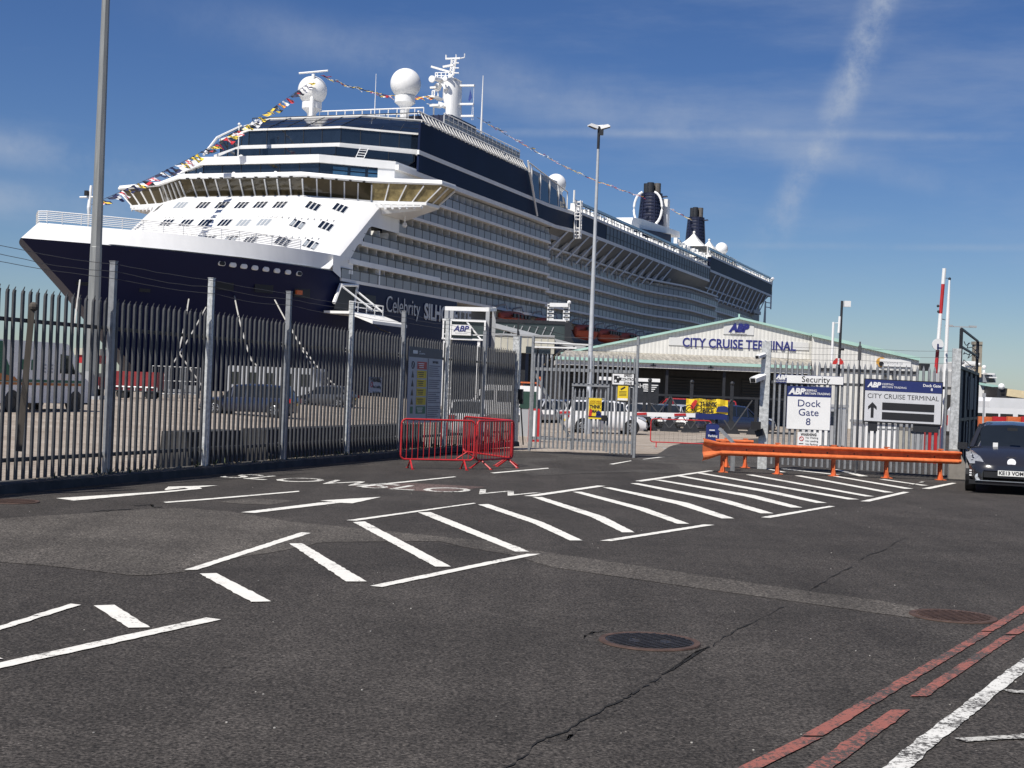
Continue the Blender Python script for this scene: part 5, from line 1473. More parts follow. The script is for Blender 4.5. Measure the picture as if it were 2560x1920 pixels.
# funnels
def funnel(pxl, pxr, ptop, pbot, collar, v, arch):
    """pixel extents of the drum -> upright louvred drum at the ship's centre line"""
    xm = (pxl + pxr) / 2
    c0, c1 = on_v(xm, pbot, v), on_v(xm + (ptop - pbot) * -.038, ptop, v)
    u = (c0.y / K); l_, r_ = on_u(pxl, (ptop + pbot) / 2, u), on_u(pxr, (ptop + pbot) / 2, u)
    rad = (r_ - l_).length / 2; z0, z1 = c0.z - 14, c1.z
    cx, cy = c0.x, c0.y
    b = MB(); n = 24; H = z1 - c0.z; prof = [(rad * 1.12, z0), (rad * 1.10, c0.z)]
    k = int(H / .85)
    for i in range(k):
        z = c0.z + H * i / k; s_ = 1.08 - .22 * i / k
        prof += [(rad * s_ * .95, z), (rad * s_, z + .05), (rad * s_, z + H / k * .55), (rad * s_ * .95, z + H / k * .6)]
    prof += [(rad * .86, z1), (rad * .80, z1 + .02), (.01, z1 + .03)]
    b.lathe((cx, cy, 0), prof, n); fo = sp('funnel', b, NAVY_F)
    b = MB()
    for j in range(6):
        a = j * math.pi / 3; b.beam(V((cx + rad * 1.09 * math.cos(a), cy + rad * 1.09 * math.sin(a), c0.z)), V((cx + rad * .88 * math.cos(a), cy + rad * .88 * math.sin(a), z1)), .3, .3)
    part('rib', b, NAVY_F, fo, False)
    for i, (dx, dy) in enumerate(((-.45, .1), (.0, -.45), (.45, .1), (-.1, .5))):
        b = MB(); b.lathe((cx + dx * rad, cy + dy * rad, z1), [(rad * .30, -.3), (rad * .30, collar), (rad * .26, collar), (rad * .25, -.1)], 14); part('exhaust_pipe', b, STEEL_D if i != 2 else M('sooty_steel', (.14, .13, .12), .6, .4, .3), fo, False)
    b = MB(); b.beam(V((cx + rad * .8, cy, z1 - H * .12)), V((cx + rad * 1.35, cy, z1 - H * .10)), 1.2, .25); part('funnel_platform', b, NAVY_F, fo, False)
    return fo, V((cx, cy, c0.z)), rad, H
ft, fc, fr_, fh = funnel(1598, 1655, 484, 560, 2.6, 1.0, True)
b = MB()
for s_ in (-1, 1):       # white arch that frames the drum and the white tower behind it
    pts = []
    for k in range(11):
        a = R(-62 + k * 13.6); pts.append(V((fc.x + s_ * fr_ * (.10 + 1.12 * math.cos(a) ** .75 if math.cos(a) > 0 else .1), fc.y - fr_ * 1.05, fc.z + fh * (.46 + .56 * math.sin(a)))))
    b.tube(pts, .30, 6)
    b.tube([pts[0], V((fc.x + s_ * fr_ * 1.25, fc.y - fr_, fc.z - fh * .28))], .32, 6)
b.prism([(-fr_ * 1.05, -12), (fr_ * 1.28, -12), (fr_ * 1.22, fh * .86), (-fr_ * 1.0, fh * .86)], V((fc.x, fc.y + fr_ * .75, fc.z)), V((1, 0, 0)), UP, V((0, fr_ * .8, 0)))
sp('funnel_arch', b, WHITE_S)
funnel(1716, 1760, 544, 606, 2.8, 1.0, False)
b = MB(); u0 = fc.y / K
hp = [on_v(*zm(1540, 440, 400 / 2212)(x, y), 7) for x, y in ((215, 640), (235, 575), (350, 590), (880, 770), (885, 850), (760, 800), (390, 735), (215, 705))]
b.add([V((7 * K, p.y, p.z)) for p in hp] + [V((-6 * K, p.y, p.z)) for p in hp], [tuple(range(8)), tuple(range(15, 7, -1))] + [(i, (i + 1) % 8, 8 + (i + 1) % 8, 8 + i) for i in range(8)])
sp('funnel_base', b, WHITE_S)
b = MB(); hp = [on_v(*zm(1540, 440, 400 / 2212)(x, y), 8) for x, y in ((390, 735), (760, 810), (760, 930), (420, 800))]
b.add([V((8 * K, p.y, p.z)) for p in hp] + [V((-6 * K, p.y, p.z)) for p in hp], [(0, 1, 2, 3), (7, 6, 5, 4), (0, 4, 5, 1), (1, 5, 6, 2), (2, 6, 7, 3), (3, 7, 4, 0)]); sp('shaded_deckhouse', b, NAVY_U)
# canvas tents on the after deck
ZD = zm(1540, 440, 400 / 2212)
for (pk, base, ed) in (((1080, 785), (780, 860), (1180, 930)), ((1290, 890), (1160, 930), (1390, 1020))):
    a, l_, r_ = on_v(*ZD(*pk), 9), on_v(*ZD(*base), 9), on_v(*ZD(*ed), 9)
    b = MB(); rows = []
    uspan = 8.5; uc_ = a.y + 1; zb = a.z - 4.2
    for i in range(7):
        f_ = i / 6; h = (1 - f_) ** 2.2
        rows.append([V((9 * K + 4.5 * K * f_ * cx_, a.y + (uc_ - a.y) * f_ + uspan * f_ * cy_, zb + (a.z - zb) * h)) for cx_, cy_ in ((-1, -1), (0, -1), (1, -1), (1, 0), (1, 1), (0, 1), (-1, 1), (-1, 0))])
    b.grid(rows, True); b.sph(a + UP * .1, .35, 8, 6)
    to = sp('canvas_tent', b, FABRIC)
    b = MB()
    for cx_, cy_ in ((-1, -1), (1, -1), (1, 1), (-1, 1), (1, 0)): q = V((9 * K + 4.5 * K * cx_, uc_ + uspan * cy_, zb)); b.tube([q, q - UP * 5], .16, 6)
    part('tent_post', b, WHITE_S, to, False)
b = MB(); rr = random.Random(5)
for k in range(26): u = 163 + k * 1.1 - 30; q = on_v(1690 + k * 3.4, 602 + k * 1.9, 13.3); b.box(q + V((0, 0, rr.uniform(-.4, .3))), (rr.uniform(.4, 1), rr.uniform(.4, 1.2), rr.uniform(.3, 1.3)))
sp('sun_lounger_row', b, WHITE_S)
# portholes, mooring decks and door platform in the navy side
for k in range(8):
    px, py = 554 + k * (747 - 554) / 7, 658.5 + k * (684 - 658.5) / 7
    o, d = sray(px, py); v = 8.0
    for _ in range(60): q = o + d * ((K * v - o.x) / d.x); v = v * .7 + .3 * hb(q.y / K, q.z / K)
    u = q.y / K; tx = V((K * (hb(u + .5, q.z / K) - hb(u - .5, q.z / K)), K, 0)).normalized(); n_ = V((tx.y, -tx.x, 0)) if tx.y > 0 else V((-tx.y, tx.x, 0))
    if n_.x < 0: n_ = -n_
    for nm, s_, off, mt in (('porthole', 1.0, .12, SLAB_S), ('pane', .8, .18, BLACK if k in (0, 7) else WHITE_S)):
        b = MB(); e_ = [(.26 * s_ * math.cos(a) + .18 * (1 if math.cos(a) > 0 else -1) * s_, .27 * s_ * math.sin(a)) for a in [2 * math.pi * i / 16 + .01 for i in range(16)]]
        b.prism(e_, q + n_ * (off - .2), tx, UP, n_ * .2)
        if nm == 'porthole': po = sp(nm, b, mt)
        else: part(nm, b, mt, po, False)
for px, py in ((558, 708), (660, 715), (755, 728), (908, 752), (205, 706), (362, 723)):
    o, d = sray(px, py); v = 8.0
    for _ in range(60): q = o + d * ((K * v - o.x) / d.x); v = v * .7 + .3 * hb(q.y / K, q.z / K)
    u = q.y / K; tx = V((K * (hb(u + .5, q.z / K) - hb(u - .5, q.z / K)), K, 0)).normalized(); n_ = V((tx.y, -tx.x, 0))
    if n_.x < 0: n_ = -n_
    small = px < 400
    b = MB(); b.box(q, ((1.2 if small else 2.6), .12, (.6 if small else 1.5)), (tx, n_, UP)); sp('mooring_port', b, BLACK)
    if px == 755: b = MB(); b.box(q + n_ * .2 - tx * .7 - UP * .2, (.9, .3, .5), (tx, n_, UP)); sp('mooring_winch', b, ORANGE)
b = MB()
fr = [(-10.7, 14.1, 9.2), (-10.4, 14.25, 11.4), (-6.9, 14.25, 11.75), (-7.0, 14.1, 9.0)]
st_(b, [(-11.9, 14.2, 9.6), (-10.6, 14.2, 11.5), (-6.9, 14.2, 11.75), (-7.5, 14.2, 9.3)], .20, 6); st_(b, [(-10.6, 14.3, 11.4), (-8.6, 16.8, 9.2)], .10, 5); st_(b, [(-7.4, 14.3, 11.2), (-6.2, 16.8, 9.1)], .10, 5)
sb(b, -12.4, -4.5, 13.4, 16.2, 8.55, 8.8); b.prism([(0, 0), (2.6 * K, -.9 * K), (2.6 * K, -.6 * K), (0, .3)], L(-12.4, 16.2, 8.5), V((1, 0, 0)), UP, V((0, 8 * K, 0)))
rail_path(b, [(-12.2, 16.1, 8.8), (-10.3, 16.1, 8.8), (-8.4, 16.1, 8.8), (-6.5, 16.1, 8.8), (-4.6, 16.1, 8.8), (-4.6, 14.2, 8.8)], 1.0, 2, .05)
sp('boarding_platform', b, WHITE_S)
b = MB(); b.poly([L(-11.6, 14.06, 9.0), L(-10.4, 14.06, 11.4), L(-7.0, 14.06, 11.6), L(-7.6, 14.06, 9.0)]); sp('shell_door', b, BLACK)
b = MB(); sb(b, -4.7, -2.2, 13.9, 14.05, 9.8, 11.0); sp('mooring_port', b, BLACK)
# ship's name
ax_, ay_ = V((0, 1, 0)), UP
NAMEM = M('name_silver', (.50, .51, .53), .4)
text('Celebrity', 2.55 * K, NAMEM, ship, L(.2, 14.08, 10.28), ax_, ay_, 'LEFT', .03, -.02, sx=.93, name='lettering', world=False)
text('SILHOUETTE', 2.5 * K, NAMEM, ship, L(10.3, 14.08, 10.12), ax_, ay_, 'LEFT', .03, .09, sx=1.0, name='lettering', world=False)
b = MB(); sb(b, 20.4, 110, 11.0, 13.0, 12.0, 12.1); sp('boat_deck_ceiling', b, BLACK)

# lifeboats: hang on the ship, each a thing of its own
for i, u in enumerate((36, 50, 67.5, 79.5, 91.5, 103.5)):
    c = W(u, 15.2, 0); c.z = W(u, 15, 9.6).z
    t = thing('lifeboat', ['orange lifeboat nearest the bow, just above the boarding gallery', 'orange lifeboat seen through the second white gantry', 'large orange lifeboat left of the slim lamp post', 'orange lifeboat right of the slim lamp post', 'orange lifeboat just above the terminal roof slope', 'orange lifeboat mostly hidden by the terminal roof'][i], 'lifeboat', tuple(c), -SA, 'lifeboats along the ship')
    rows = []
    for k in range(9):
        y = -5.6 + 11.2 * k / 8; s_ = max(.12, 1 - abs(y / 5.7) ** 3.2)
        rows.append([V((1.75 * s_ * a, y, h * (.55 + .45 * s_) + 1.2)) for a, h in ((0, -1.25), (.62, -1.0), (.95, -.2), (1, .25), (.86, .35), (.78, 1.15), (.4, 1.45), (-.4, 1.45), (-.78, 1.15), (-.86, .35), (-1, .25), (-.95, -.2), (-.62, -1.0))])
    b = MB(); b.grid(rows, True); b.poly(rows[0]); b.poly(rows[-1]); part('hull', b, LIFE, t, False, 40)
    b = MB()
    for k in range(5): b.bb((1.42, -3.6 + k * 1.6, 1.65), (1.62, -2.7 + k * 1.6, 2.2))
    part('window', b, BLACK, t, False)
    b = MB(); b.bb((-1.8, -5.0, 1.42), (1.8, 5.0, 1.52)); part('fender_strip', b, M('boat_trim', (.25, .05, .03), .6), t, False)
    b = MB()
    for y in (-3.6, 3.6):
        b.tube([(-1.9, y, 2.4), (-1.2, y, 3.4), (.2, y, 3.6), (.5, y, 2.8)], .16, 6)
    part('davit_arm', b, GREY_S, t, False)

# ================================================================== SIGNAL FLAGS
FL = [M('flag_red', (.50, .02, .03), .7), M('flag_yellow', (.75, .55, .05), .7), M('flag_white', (.75, .75, .75), .7), M('flag_navy', (.015, .02, .08), .7), M('flag_black', (.015, .015, .02), .7)]
def flags(label, pts, n, size, sag, seed):
    rr = random.Random(seed)
    a = pts[0]; t = thing('flag_string', label, 'signal flags', tuple(a), group='signal flag strings')
    path = []
    for i, (p, q) in enumerate(zip(pts, pts[1:])):
        for k in range(12): path.append(p.lerp(q, k / 12) - UP * (sag * math.sin(math.pi * (i * 12 + k) / (12 * (len(pts) - 1)))))
    path.append(pts[-1])
    b = MB(); b.tube(path, .03, 4); part('line', b, WIRE, t)
    tot_ = len(path) - 1
    for k in range(n):
        f_ = (k + .3) / n * tot_; i = int(f_); p = path[i].lerp(path[min(i + 1, tot_)], f_ - i); q = path[i].lerp(path[min(i + 1, tot_)], min(1, f_ - i + .001))
        d = (path[min(i + 1, tot_)] - path[i]).normalized()
        h = size * rr.uniform(.8, 1.1); wv = V((.93, .1, -.30 + rr.uniform(-.35, .3))).normalized()
        n1, n2 = wv.cross(d).normalized(), UP
        rows = []
        for r0 in range(4):
            rows.append([p + d * (h * .85 * c / 3) + wv * (h * 1.15 * r0 / 3) + n1 * (h * .12 * math.sin(r0 * 1.9 + c + k)) for c in range(4)])
        b = MB(); c1, c2 = rr.sample(range(5), 2); kind = rr.choice('hvqsx')
        vs = [x for r_ in rows for x in r_]; base = len(b.v); b.v += [tuple(x) for x in vs]
        for r0 in range(3):
            for c in range(3):
                b.f.append((r0 * 4 + c, r0 * 4 + c + 1, r0 * 4 + c + 5, r0 * 4 + c + 4))
                m_ = {'h': c == 1, 'v': r0 == 1, 'q': (r0 + c) % 2 == 0, 's': r0 == 1 and c == 1, 'x': r0 == c or r0 + c == 2}[kind]
                b.m.append(1 if m_ else 0)
        part('flag', b, [FL[c1], FL[c2]], t)
A1 = SMAT @ on_v(228, 512, 0); A2 = SMAT @ on_v(775, 205, -5)
flags('lowest string of signal flags, rising from the bow to the front radome', [A1, A2], 46, 1.05, 1.2, 1)
flags('string of signal flags between the front radome and the main mast', [SMAT @ on_v(800, 188, -5), SMAT @ ms(190, 1110)], 40, .95, 1.2, 2)
flags('long string of signal flags sloping from the main mast down to the forward funnel', [SMAT @ on_v(1192, 293, 0), SMAT @ on_v(1606, 492, 0)], 70, .95, 1.5, 3)
flags('short string of signal flags between the two funnels', [SMAT @ on_v(1664, 515, 0), SMAT @ on_v(1738, 551, 0)], 22, 1.0, .4, 4)

# mooring ropes down to the quay
for i, (a, g_, lab) in enumerate((((200, 700), (160, 990), 'mooring rope hanging from the bow left of the tall mast'), ((472, 748), (446, 880), 'mooring rope falling steeply between the second and third tall fence posts'), ((515, 768), (376, 985), 'long pale mooring rope slanting down to the left behind the second fence bay'),
                                  ((585, 735), (628, 900), 'mooring rope slanting down right beside the third tall fence post'), ((721, 805), (814, 958), 'upper of two pale mooring ropes slanting down right behind the fourth bay'), ((687, 750), (812, 940), 'lower of two mooring ropes slanting down right behind the fourth bay'), ((912, 785), (976, 832), 'pair of dark mooring lines below the boarding platform'))):
    o, d = sray(*a); q = SMAT @ on_v(a[0], a[1], 9.0 if a[0] < 600 else 13.0)
    e = P(g_[0], g_[1], 128 if i != 6 else 170)
    if i != 6: e = e if e.z > .3 else P(g_[0], g_[1], 110)
    b = MB(); pts = [q.lerp(e, k / 8) - UP * (.5 * math.sin(math.pi * k / 8)) for k in range(9)]; b.tube(pts, .075, 5)
    e2 = pts[-1]; gr = gz(e2.x, e2.y)
    if e2.z > gr + .2 and i != 6: b.tube([e2, V((e2.x + (e2.x - q.x) * (e2.z - gr) / max(1, (q.z - e2.z)), e2.y - .4, gr + .05))], .075, 5)
    single('mooring_rope', b, M('rope', (.46, .45, .42), .9) if i != 6 else WIRE, lab, 'rope', 'mooring ropes')
# ================================================================== CITY CRUISE TERMINAL
YT = 110.0
GB = gz(6, YT) - .02
I4 = zm(1300, 400, 640 / 2212)
def TP(px, py, y=YT): return P(px, py, y)
term = thing('terminal_building', 'wide white gabled terminal building lettered City Cruise Terminal', 'building', (TP(1848, 1000).x, YT, GB))
ap_, le, re_ = TP(1848, 796), TP(1402, 884.6), TP(2030, 838.8)
zc = TP(1700, 886).z                    # top of the canopy against the wall
b = MB(); b.prism([(le.x, zc - .9), (le.x, le.z), (ap_.x, ap_.z), (re_.x, re_.z), (re_.x, zc - .9)], V((0, YT, 0)), V((1, 0, 0)), UP, V((0, .3, 0)))
part('gable_wall', b, CLAD, term)
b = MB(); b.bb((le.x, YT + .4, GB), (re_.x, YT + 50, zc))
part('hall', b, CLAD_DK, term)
b = MB()
b.add([V((le.x - .3, YT + .3, le.z)), V((ap_.x, YT + .3, ap_.z)), V((re_.x, YT + .3, re_.z)), V((le.x - .3, YT + 60, le.z)), V((ap_.x, YT + 60, ap_.z)), V((re_.x, YT + 60, re_.z))], [(0, 1, 4, 3), (1, 2, 5, 4)])
part('roof', b, ROOFSH, term)
b = MB()
for p, q in ((le, ap_), (ap_, re_)): b.beam(p + V((0, .0, .02)), q + V((0, .0, .02)), .5, .16)
b.beam(ap_ + V((0, .1, -.05)), ap_ + V((0, .1, .35)), .12, .12)
part('verge_trim', b, MINT, term)
# canopy
cl, cr = TP(1391, 905, 104), TP(2027, 905, 104)
zg = TP(1590, 902, 104).z; zf = TP(1590, 918.5, 104).z
b = MB(); b.add([V((cl.x, 104, zg)), V((cr.x, 104, zg)), V((re_.x, YT - .02, zc)), V((le.x + .4, YT - .02, zc))] + [V((cl.x, 104, zg - .08)), V((cr.x, 104, zg - .08)), V((re_.x, YT - .02, zc - .08)), V((le.x + .4, YT - .02, zc - .08))],
      [(0, 1, 2, 3), (7, 6, 5, 4), (0, 4, 5, 1), (1, 5, 6, 2), (2, 6, 7, 3), (3, 7, 4, 0)])
part('canopy_roof', b, ROOFSH, term)
b = MB(); b.bb((cl.x - .1, 103.8, zg - .12), (cr.x, 103.98, zg + .10)); part('gutter', b, MINT, term)
b = MB(); b.bb((cl.x, 104.0, zf), (cr.x, 104.12, zg - .12)); b.bb((cl.x, 104.12, zf), (cl.x + .12, YT, zg - .12)); part('fascia', b, CLAD, term)
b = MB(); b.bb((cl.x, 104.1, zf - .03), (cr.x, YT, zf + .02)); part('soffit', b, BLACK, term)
b = MB()
for px in (1633, 1777, 1500): x = TP(px, 915, 104).x; b.bb((x - .2, 103.93, zf + .15), (x + .2, 103.99, zf + .2)); b.bb((x - .04, 103.93, zf + .12), (x + .04, 103.99, zf + .42)); b.bb((x - .2, 103.93, zf + .40), (x + .2, 103.99, zf + .45))
part('fascia_bracket', b, STEEL_D, term)
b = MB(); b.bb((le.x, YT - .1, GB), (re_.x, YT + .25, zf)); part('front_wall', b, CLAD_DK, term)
for a, c in ((1415, 1480), (1665, 1800), (1852, 1960)):
    x0, x1 = TP(a, 1000).x, TP(c, 1000).x
    b = MB(); b.bb((x0, YT - .2, GB), (x1, YT - .11, GB + 3.5)); part('roller_shutter', b, SHUTTER, term)
for px in (1480, 1665, 1808, 1990):
    x = TP(px, 1000, 104.4).x; b = MB(); b.bb((x - .1, 104.3, GB), (x + .1, 104.5, zf)); part('canopy_post', b, STEEL_D, term)
def wpanel(p0, p1, name):
    a, c = TP(*p0, YT - .02), TP(*p1, YT - .02); b = MB(); b.bb((a.x, YT - .06, c.z), (c.x, YT - .003, a.z)); part(name, b, M('panel_white', (.62, .62, .61), .5, 0, .04), term)
    return (a + c) / 2, c.x - a.x, a.z - c.z
c, w_, h_ = wpanel((1672, 843), (2022, 876), 'name_panel')
text('CITY CRUISE TERMINAL', .98, LETTER, term, V((TP(1847, 866).x, YT - .07, TP(1847, 862).z)), V((1, 0, 0)), UP, bold=.022, sx=(TP(1994, 866).x - TP(1701, 866).x) / 10.75, ext=.02)
c, w_, h_ = wpanel((1809, 812), (1884, 838), 'logo_panel')
text('ABP', .82, LETTER, term, V((c.x, YT - .07, c.z + .12)), V((1, 0, 0)), UP, bold=.06, shear=.25, sx=.95, name='logo', ext=.02)
text('Southampton', .24, SIGNK, term, V((c.x, YT - .07, c.z - .32)), V((1, 0, 0)), UP)
# extension on the right
e0, e1 = TP(2032, 837, 109), TP(2298, 898, 109)
ext_ = thing('terminal_extension', 'lower white building with mint roof edge joined to the right of the terminal gable', 'building', (e0.x, 109, GB))
b = MB(); b.prism([(e0.x, GB), (e1.x, GB), (e1.x, e1.z), (e0.x, e0.z)], V((0, 109, 0)), V((1, 0, 0)), UP, V((0, .3, 0))); part('wall', b, CLAD, ext_)
b = MB(); b.beam(e0, e1, .5, .25); part('verge_trim', b, MINT, ext_)
b = MB(); e2 = TP(2350, 914, 125); b.add([e0 + V((0, .3, 0)), e1 + V((0, .3, 0)), V((e1.x + 6, 150, e1.z - .2)), V((e0.x, 150, e0.z))], [(0, 1, 2, 3)]); part('roof', b, ROOFSH, ext_)
b = MB(); b.add([V((e1.x, 109.3, GB)), V((e1.x, 109.3, e1.z)), V((e1.x + 6, 150, e1.z - .2)), V((e1.x + 6, 150, GB))], [(0, 1, 2, 3)]); part('side_wall', b, CLAD_DK, ext_)
b = MB(); x0 = TP(2040, 926).x; b.bb((x0, 108.9, TP(2100, 929).z), (e1.x, 108.98, TP(2100, 922).z)); part('dark_stripe', b, STEEL_D, ext_)
b = MB()
for px in (2205, 2225): q = TP(px, 940); b.bb((q.x - .15, 108.6, q.z - .1), (q.x + .15, 108.98, q.z + .12))
q = TP(2300, 918); b.bb((q.x - .4, 108.4, q.z - .3), (q.x + .3, 108.9, q.z + .25)); part('wall_lamp', b, STEEL_D, ext_)
q = TP(2229, 908); b = MB(); b.bb((q.x - 1.2, 108.9, q.z - .28), (q.x + 1.2, 108.97, q.z + .28)); part('name_board', b, SIGNW, ext_)
text('Welcome to', .3, SIGNG, ext_, V((q.x - .2, 108.89, q.z)), V((1, 0, 0)), UP)
b = MB(); b.disc(V((TP(2194, 906).x, 108.96, TP(2194, 906).z)), .38, V((1, 0, 0)), UP, V((0, -.04, 0)), 16); part('sun_emblem', b, M('emblem_ochre', (.6, .32, .05), .5), ext_)
b = MB(); b.disc(V((TP(2194, 906).x, 108.90, TP(2194, 908).z - .06)), .18, V((1, 0, 0)), UP, V((0, -.04, 0)), 14); part('dark_emblem', b, SIGNK, ext_)
# cabins and containers seen between the pales of the short fence
for i, (x0, x1, y0, y1, mt, lab) in enumerate(((2030, 2115, 1015, 1098, WHITE, 'white site cabin behind the Dock Gate 8 sign'), (2165, 2285, 1058, 1105, WHITE, 'white site cabin behind the City Cruise Terminal sign'), (2292, 2332, 1070, 1120, CREAM, 'cream kiosk with a dark window behind the right end of the short fence'))):
    y = 62 - i * 6; a, c = P(x0, y0, y), P(x1, y1, y); g_ = gz(a.x, y)
    t = thing('site_cabin', lab, 'cabin', ((a.x + c.x) / 2, y, g_), group='cabins behind the short fence')
    b = MB(); b.bb((a.x, y, g_ + .12), (c.x, y + 2.4, a.z)); part('wall', b, mt, t)
    b = MB(); b.bb((a.x - .06, y - .06, a.z), (c.x + .06, y + 2.46, a.z + .1)); part('roof', b, GREY_S, t)
    b = MB(); m_ = (a.x + c.x) / 2; b.bb((m_ - .5, y - .03, g_ + 1.0), (m_ + .3, y - .004, g_ + 1.9 if a.z > g_ + 2 else a.z - .2)); part('window', b, GLASS_D, t)
    b = MB(); b.bb((c.x - .75, y - .025, g_ + .15), (c.x - .1, y - .004, min(g_ + 2.0, a.z - .1))); part('door', b, GREY_S, t)
    b = MB()
    for xx in (a.x + .2, c.x - .2): b.bb((xx - .1, y + .2, g_), (xx + .1, y + 2.2, g_ + .13))
    part('skid', b, STEEL_D, t)

# dark truck body with lettering under the canopy
tb0, tb1 = P(1500, 950, 92), P(1646, 1000, 92)
t = thing('trailer_unit', 'dark grey exhibition trailer with white roof trim parked under the canopy', 'trailer', ((tb0.x + tb1.x) / 2, 92, gz(5, 92)))
b = MB(); b.bb((tb0.x, 92, gz(5, 92) + .6), (tb1.x, 94.4, tb0.z)); part('body', b, STEEL_D, t)
b = MB(); b.bb((tb0.x - .05, 91.9, tb0.z), (tb1.x + .05, 94.5, tb0.z + .22)); part('roof', b, WHITE, t)
text('LIGHT', .42, SIGNW, t, P(1597, 965, 91.96), V((1, 0, 0)), UP, name='lettering')
b = MB()
for k in range(4): q = P(1628, 963 + k * 5, 91.97); b.bb((q.x - .5, 91.95, q.z - .03), (q.x + .45 - .1 * k, 91.995, q.z + .03))
part('lettering_lines', b, SIGNW, t)
for x in (tb0.x + 1, tb1.x - 1): b = MB(); b.disc(V((x, 91.95, gz(5, 92) + .4)), .4, V((1, 0, 0)), UP, V((0, .3, 0)), 16); part('wheel', b, TYRE, t)

# ================================================================== BOARDING GALLERY AND GANTRIES ON THE QUAY
def gpt(px, py, y): return P(px, py, y)
YG = 150
gal = thing('boarding_gallery', 'long dark glazed boarding gallery between the two white gantries', 'gangway', tuple(V((gpt(1320, 900, YG).x, YG, 0))))
a, c = gpt(1236, 805, YG), gpt(1411, 850, YG); 
b = MB(); b.bb((a.x, YG, c.z), (c.x, YG + 3, a.z)); part('glazing', b, GALLERY, gal)
b = MB(); b.bb((a.x, YG - .1, a.z), (c.x, YG + 3.1, a.z + .35)); b.bb((a.x, YG - .1, c.z - .3), (c.x, YG + 3.1, c.z)); part('chord', b, STEEL_D, gal)
b = MB()
for k in range(7): x = a.x + (c.x - a.x) * (.12 + k * .11); b.beam(V((x, YG - .06, c.z + .2)), V((x + .45, YG - .06, a.z - .3)), .05, .09)
part('glazing_bar', b, GREY_S, gal)
b = MB(); b.bb((c.x, YG - .15, c.z - .3), (c.x + .7, YG + 3.1, a.z + .3)); part('end_frame', b, STEEL_D, gal)
rp = thing('access_ramp', 'grey sloping passenger ramp under the glazed boarding gallery', 'ramp', tuple(V((gpt(1340, 900, 144).x, 144, 0))))
p0, p1 = gpt(1238, 815, 144), gpt(1462, 873, 144)
b = MB(); b.beam(p0, p1, 2.2, .45, V((0, 0, 1))); part('deck', b, GREY_S, rp)
b = MB(); b.beam(p0 + UP * .9, p1 + UP * .9, .08, .06)
part('handrail', b, STEEL_D, rp)
for k in range(4):
    q = p0.lerp(p1, .15 + k * .25); b = MB(); b.bb((q.x - .15, 143.8, 0), (q.x + .15, 144.2, q.z)); part('leg', b, STEEL_D, rp)
lo = thing('passenger_corridor', 'pale cream covered corridor below the sloping ramp', 'corridor', tuple(V((gpt(1310, 900, 140).x, 140, 0))))
a, c = gpt(1236, 838, 140), gpt(1385, 885, 140)
b = MB(); b.bb((a.x, 140, c.z), (c.x, 143, a.z)); part('wall', b, CREAM, lo)
b = MB(); b.bb((a.x, 139.9, a.z), (c.x, 143.1, a.z + .2)); part('roof', b, GREY_S, lo)
b = MB()
for k in range(9): x = a.x + (c.x - a.x) * k / 9; b.bb((x - .03, 139.96, c.z), (x + .03, 139.99, a.z))
part('panel_joint', b, GREY_S, lo)
b = MB(); q = gpt(1345, 876, 139.9); b.bb((q.x - 1.2, 139.9, q.z - .35), (q.x + 1.2, 139.99, q.z + .35)); part('window', b, GLASS_D, lo)
for k in range(3): x = a.x + (c.x - a.x) * (.1 + .4 * k); b = MB(); b.bb((x - .2, 141, 0), (x + .2, 141.4, c.z)); part('leg', b, STEEL_D, lo)
wp = thing('white_awning', 'white flat awning roofs left of the terminal gable', 'awning', tuple(V((gpt(1400, 880, 125).x, 125, 0))))
b = MB(); p0, p1 = gpt(1335, 856, 125), gpt(1470, 863, 125); b.beam(p0, p1, 2.0, .12); p0, p1 = gpt(1335, 868, 125), gpt(1440, 871, 125); b.beam(p0, p1, 2.0, .12); part('roof', b, WHITE, wp)
for px in (1345, 1388, 1435): q = gpt(px, 865, 125); b = MB(); b.bb((q.x - .06, 124.9, 0), (q.x + .06, 125.1, q.z)); part('post', b, STEEL_D, wp)

I7 = zm(900, 700, 640 / 2212)
YN = 128
ga = thing('boarding_gantry', 'white steel boarding gantry carrying the ABP sign above the palisade fence', 'gantry', tuple(V((gpt(1170, 900, YN).x, YN, 0))))
for px, d in ((1117, 0), (1220, 0), (1236, 3.5), (1130, 3.5)):
    q = gpt(px, 768, YN + d); b = MB(); b.bb((q.x - .17, YN + d - .17, .0), (q.x + .17, YN + d + .17, q.z)); part('leg', b, GREY_S, ga)
b = MB(); p0, p1 = gpt(1113, 771, YN), gpt(1222, 774, YN); b.beam(p0, p1, .35, .36); p2 = gpt(1238, 774, YN + 3.5); b.beam(p1, p2, .3, .3); b.beam(gpt(1130, 772, YN + 3.5), p2, .3, .3); part('cross_beam', b, WHITE, ga)
a, c = gpt(1109, 800, YN - 1), gpt(1211, 850, YN - 1)
b = MB(); b.bb((a.x, YN - .9, c.z), (c.x, YN + 2.6, a.z)); part('cabin', b, GALLERY, ga)
b = MB()
for z in (a.z, c.z): b.bb((a.x - .1, YN - 1.1, z - .07), (c.x + .1, YN - .88, z + .07))
for x in (a.x, a.x + (c.x - a.x) * .18, c.x): b.bb((x - .07, YN - 1.12, c.z), (x + .07, YN - .87, a.z))
b.beam(V((c.x - 1.7, YN - 1, a.z)), V((c.x - .3, YN - 1, c.z)), .1, .14); b.beam(V((a.x + .9, YN - 1, c.z + .5)), V((a.x + .2, YN - 1, c.z)), .1, .1)
b.bb((a.x, YN - 1.05, (a.z + c.z) / 2 - .45), (c.x, YN - .95, (a.z + c.z) / 2 - .38))
part('cabin_frame', b, WHITE, ga)
b = MB(); b.bb((a.x - .1, YN - 1.0, a.z + .06), (c.x + .1, YN + 2.7, a.z + .14)); part('cabin_roof', b, GREY_S, ga)
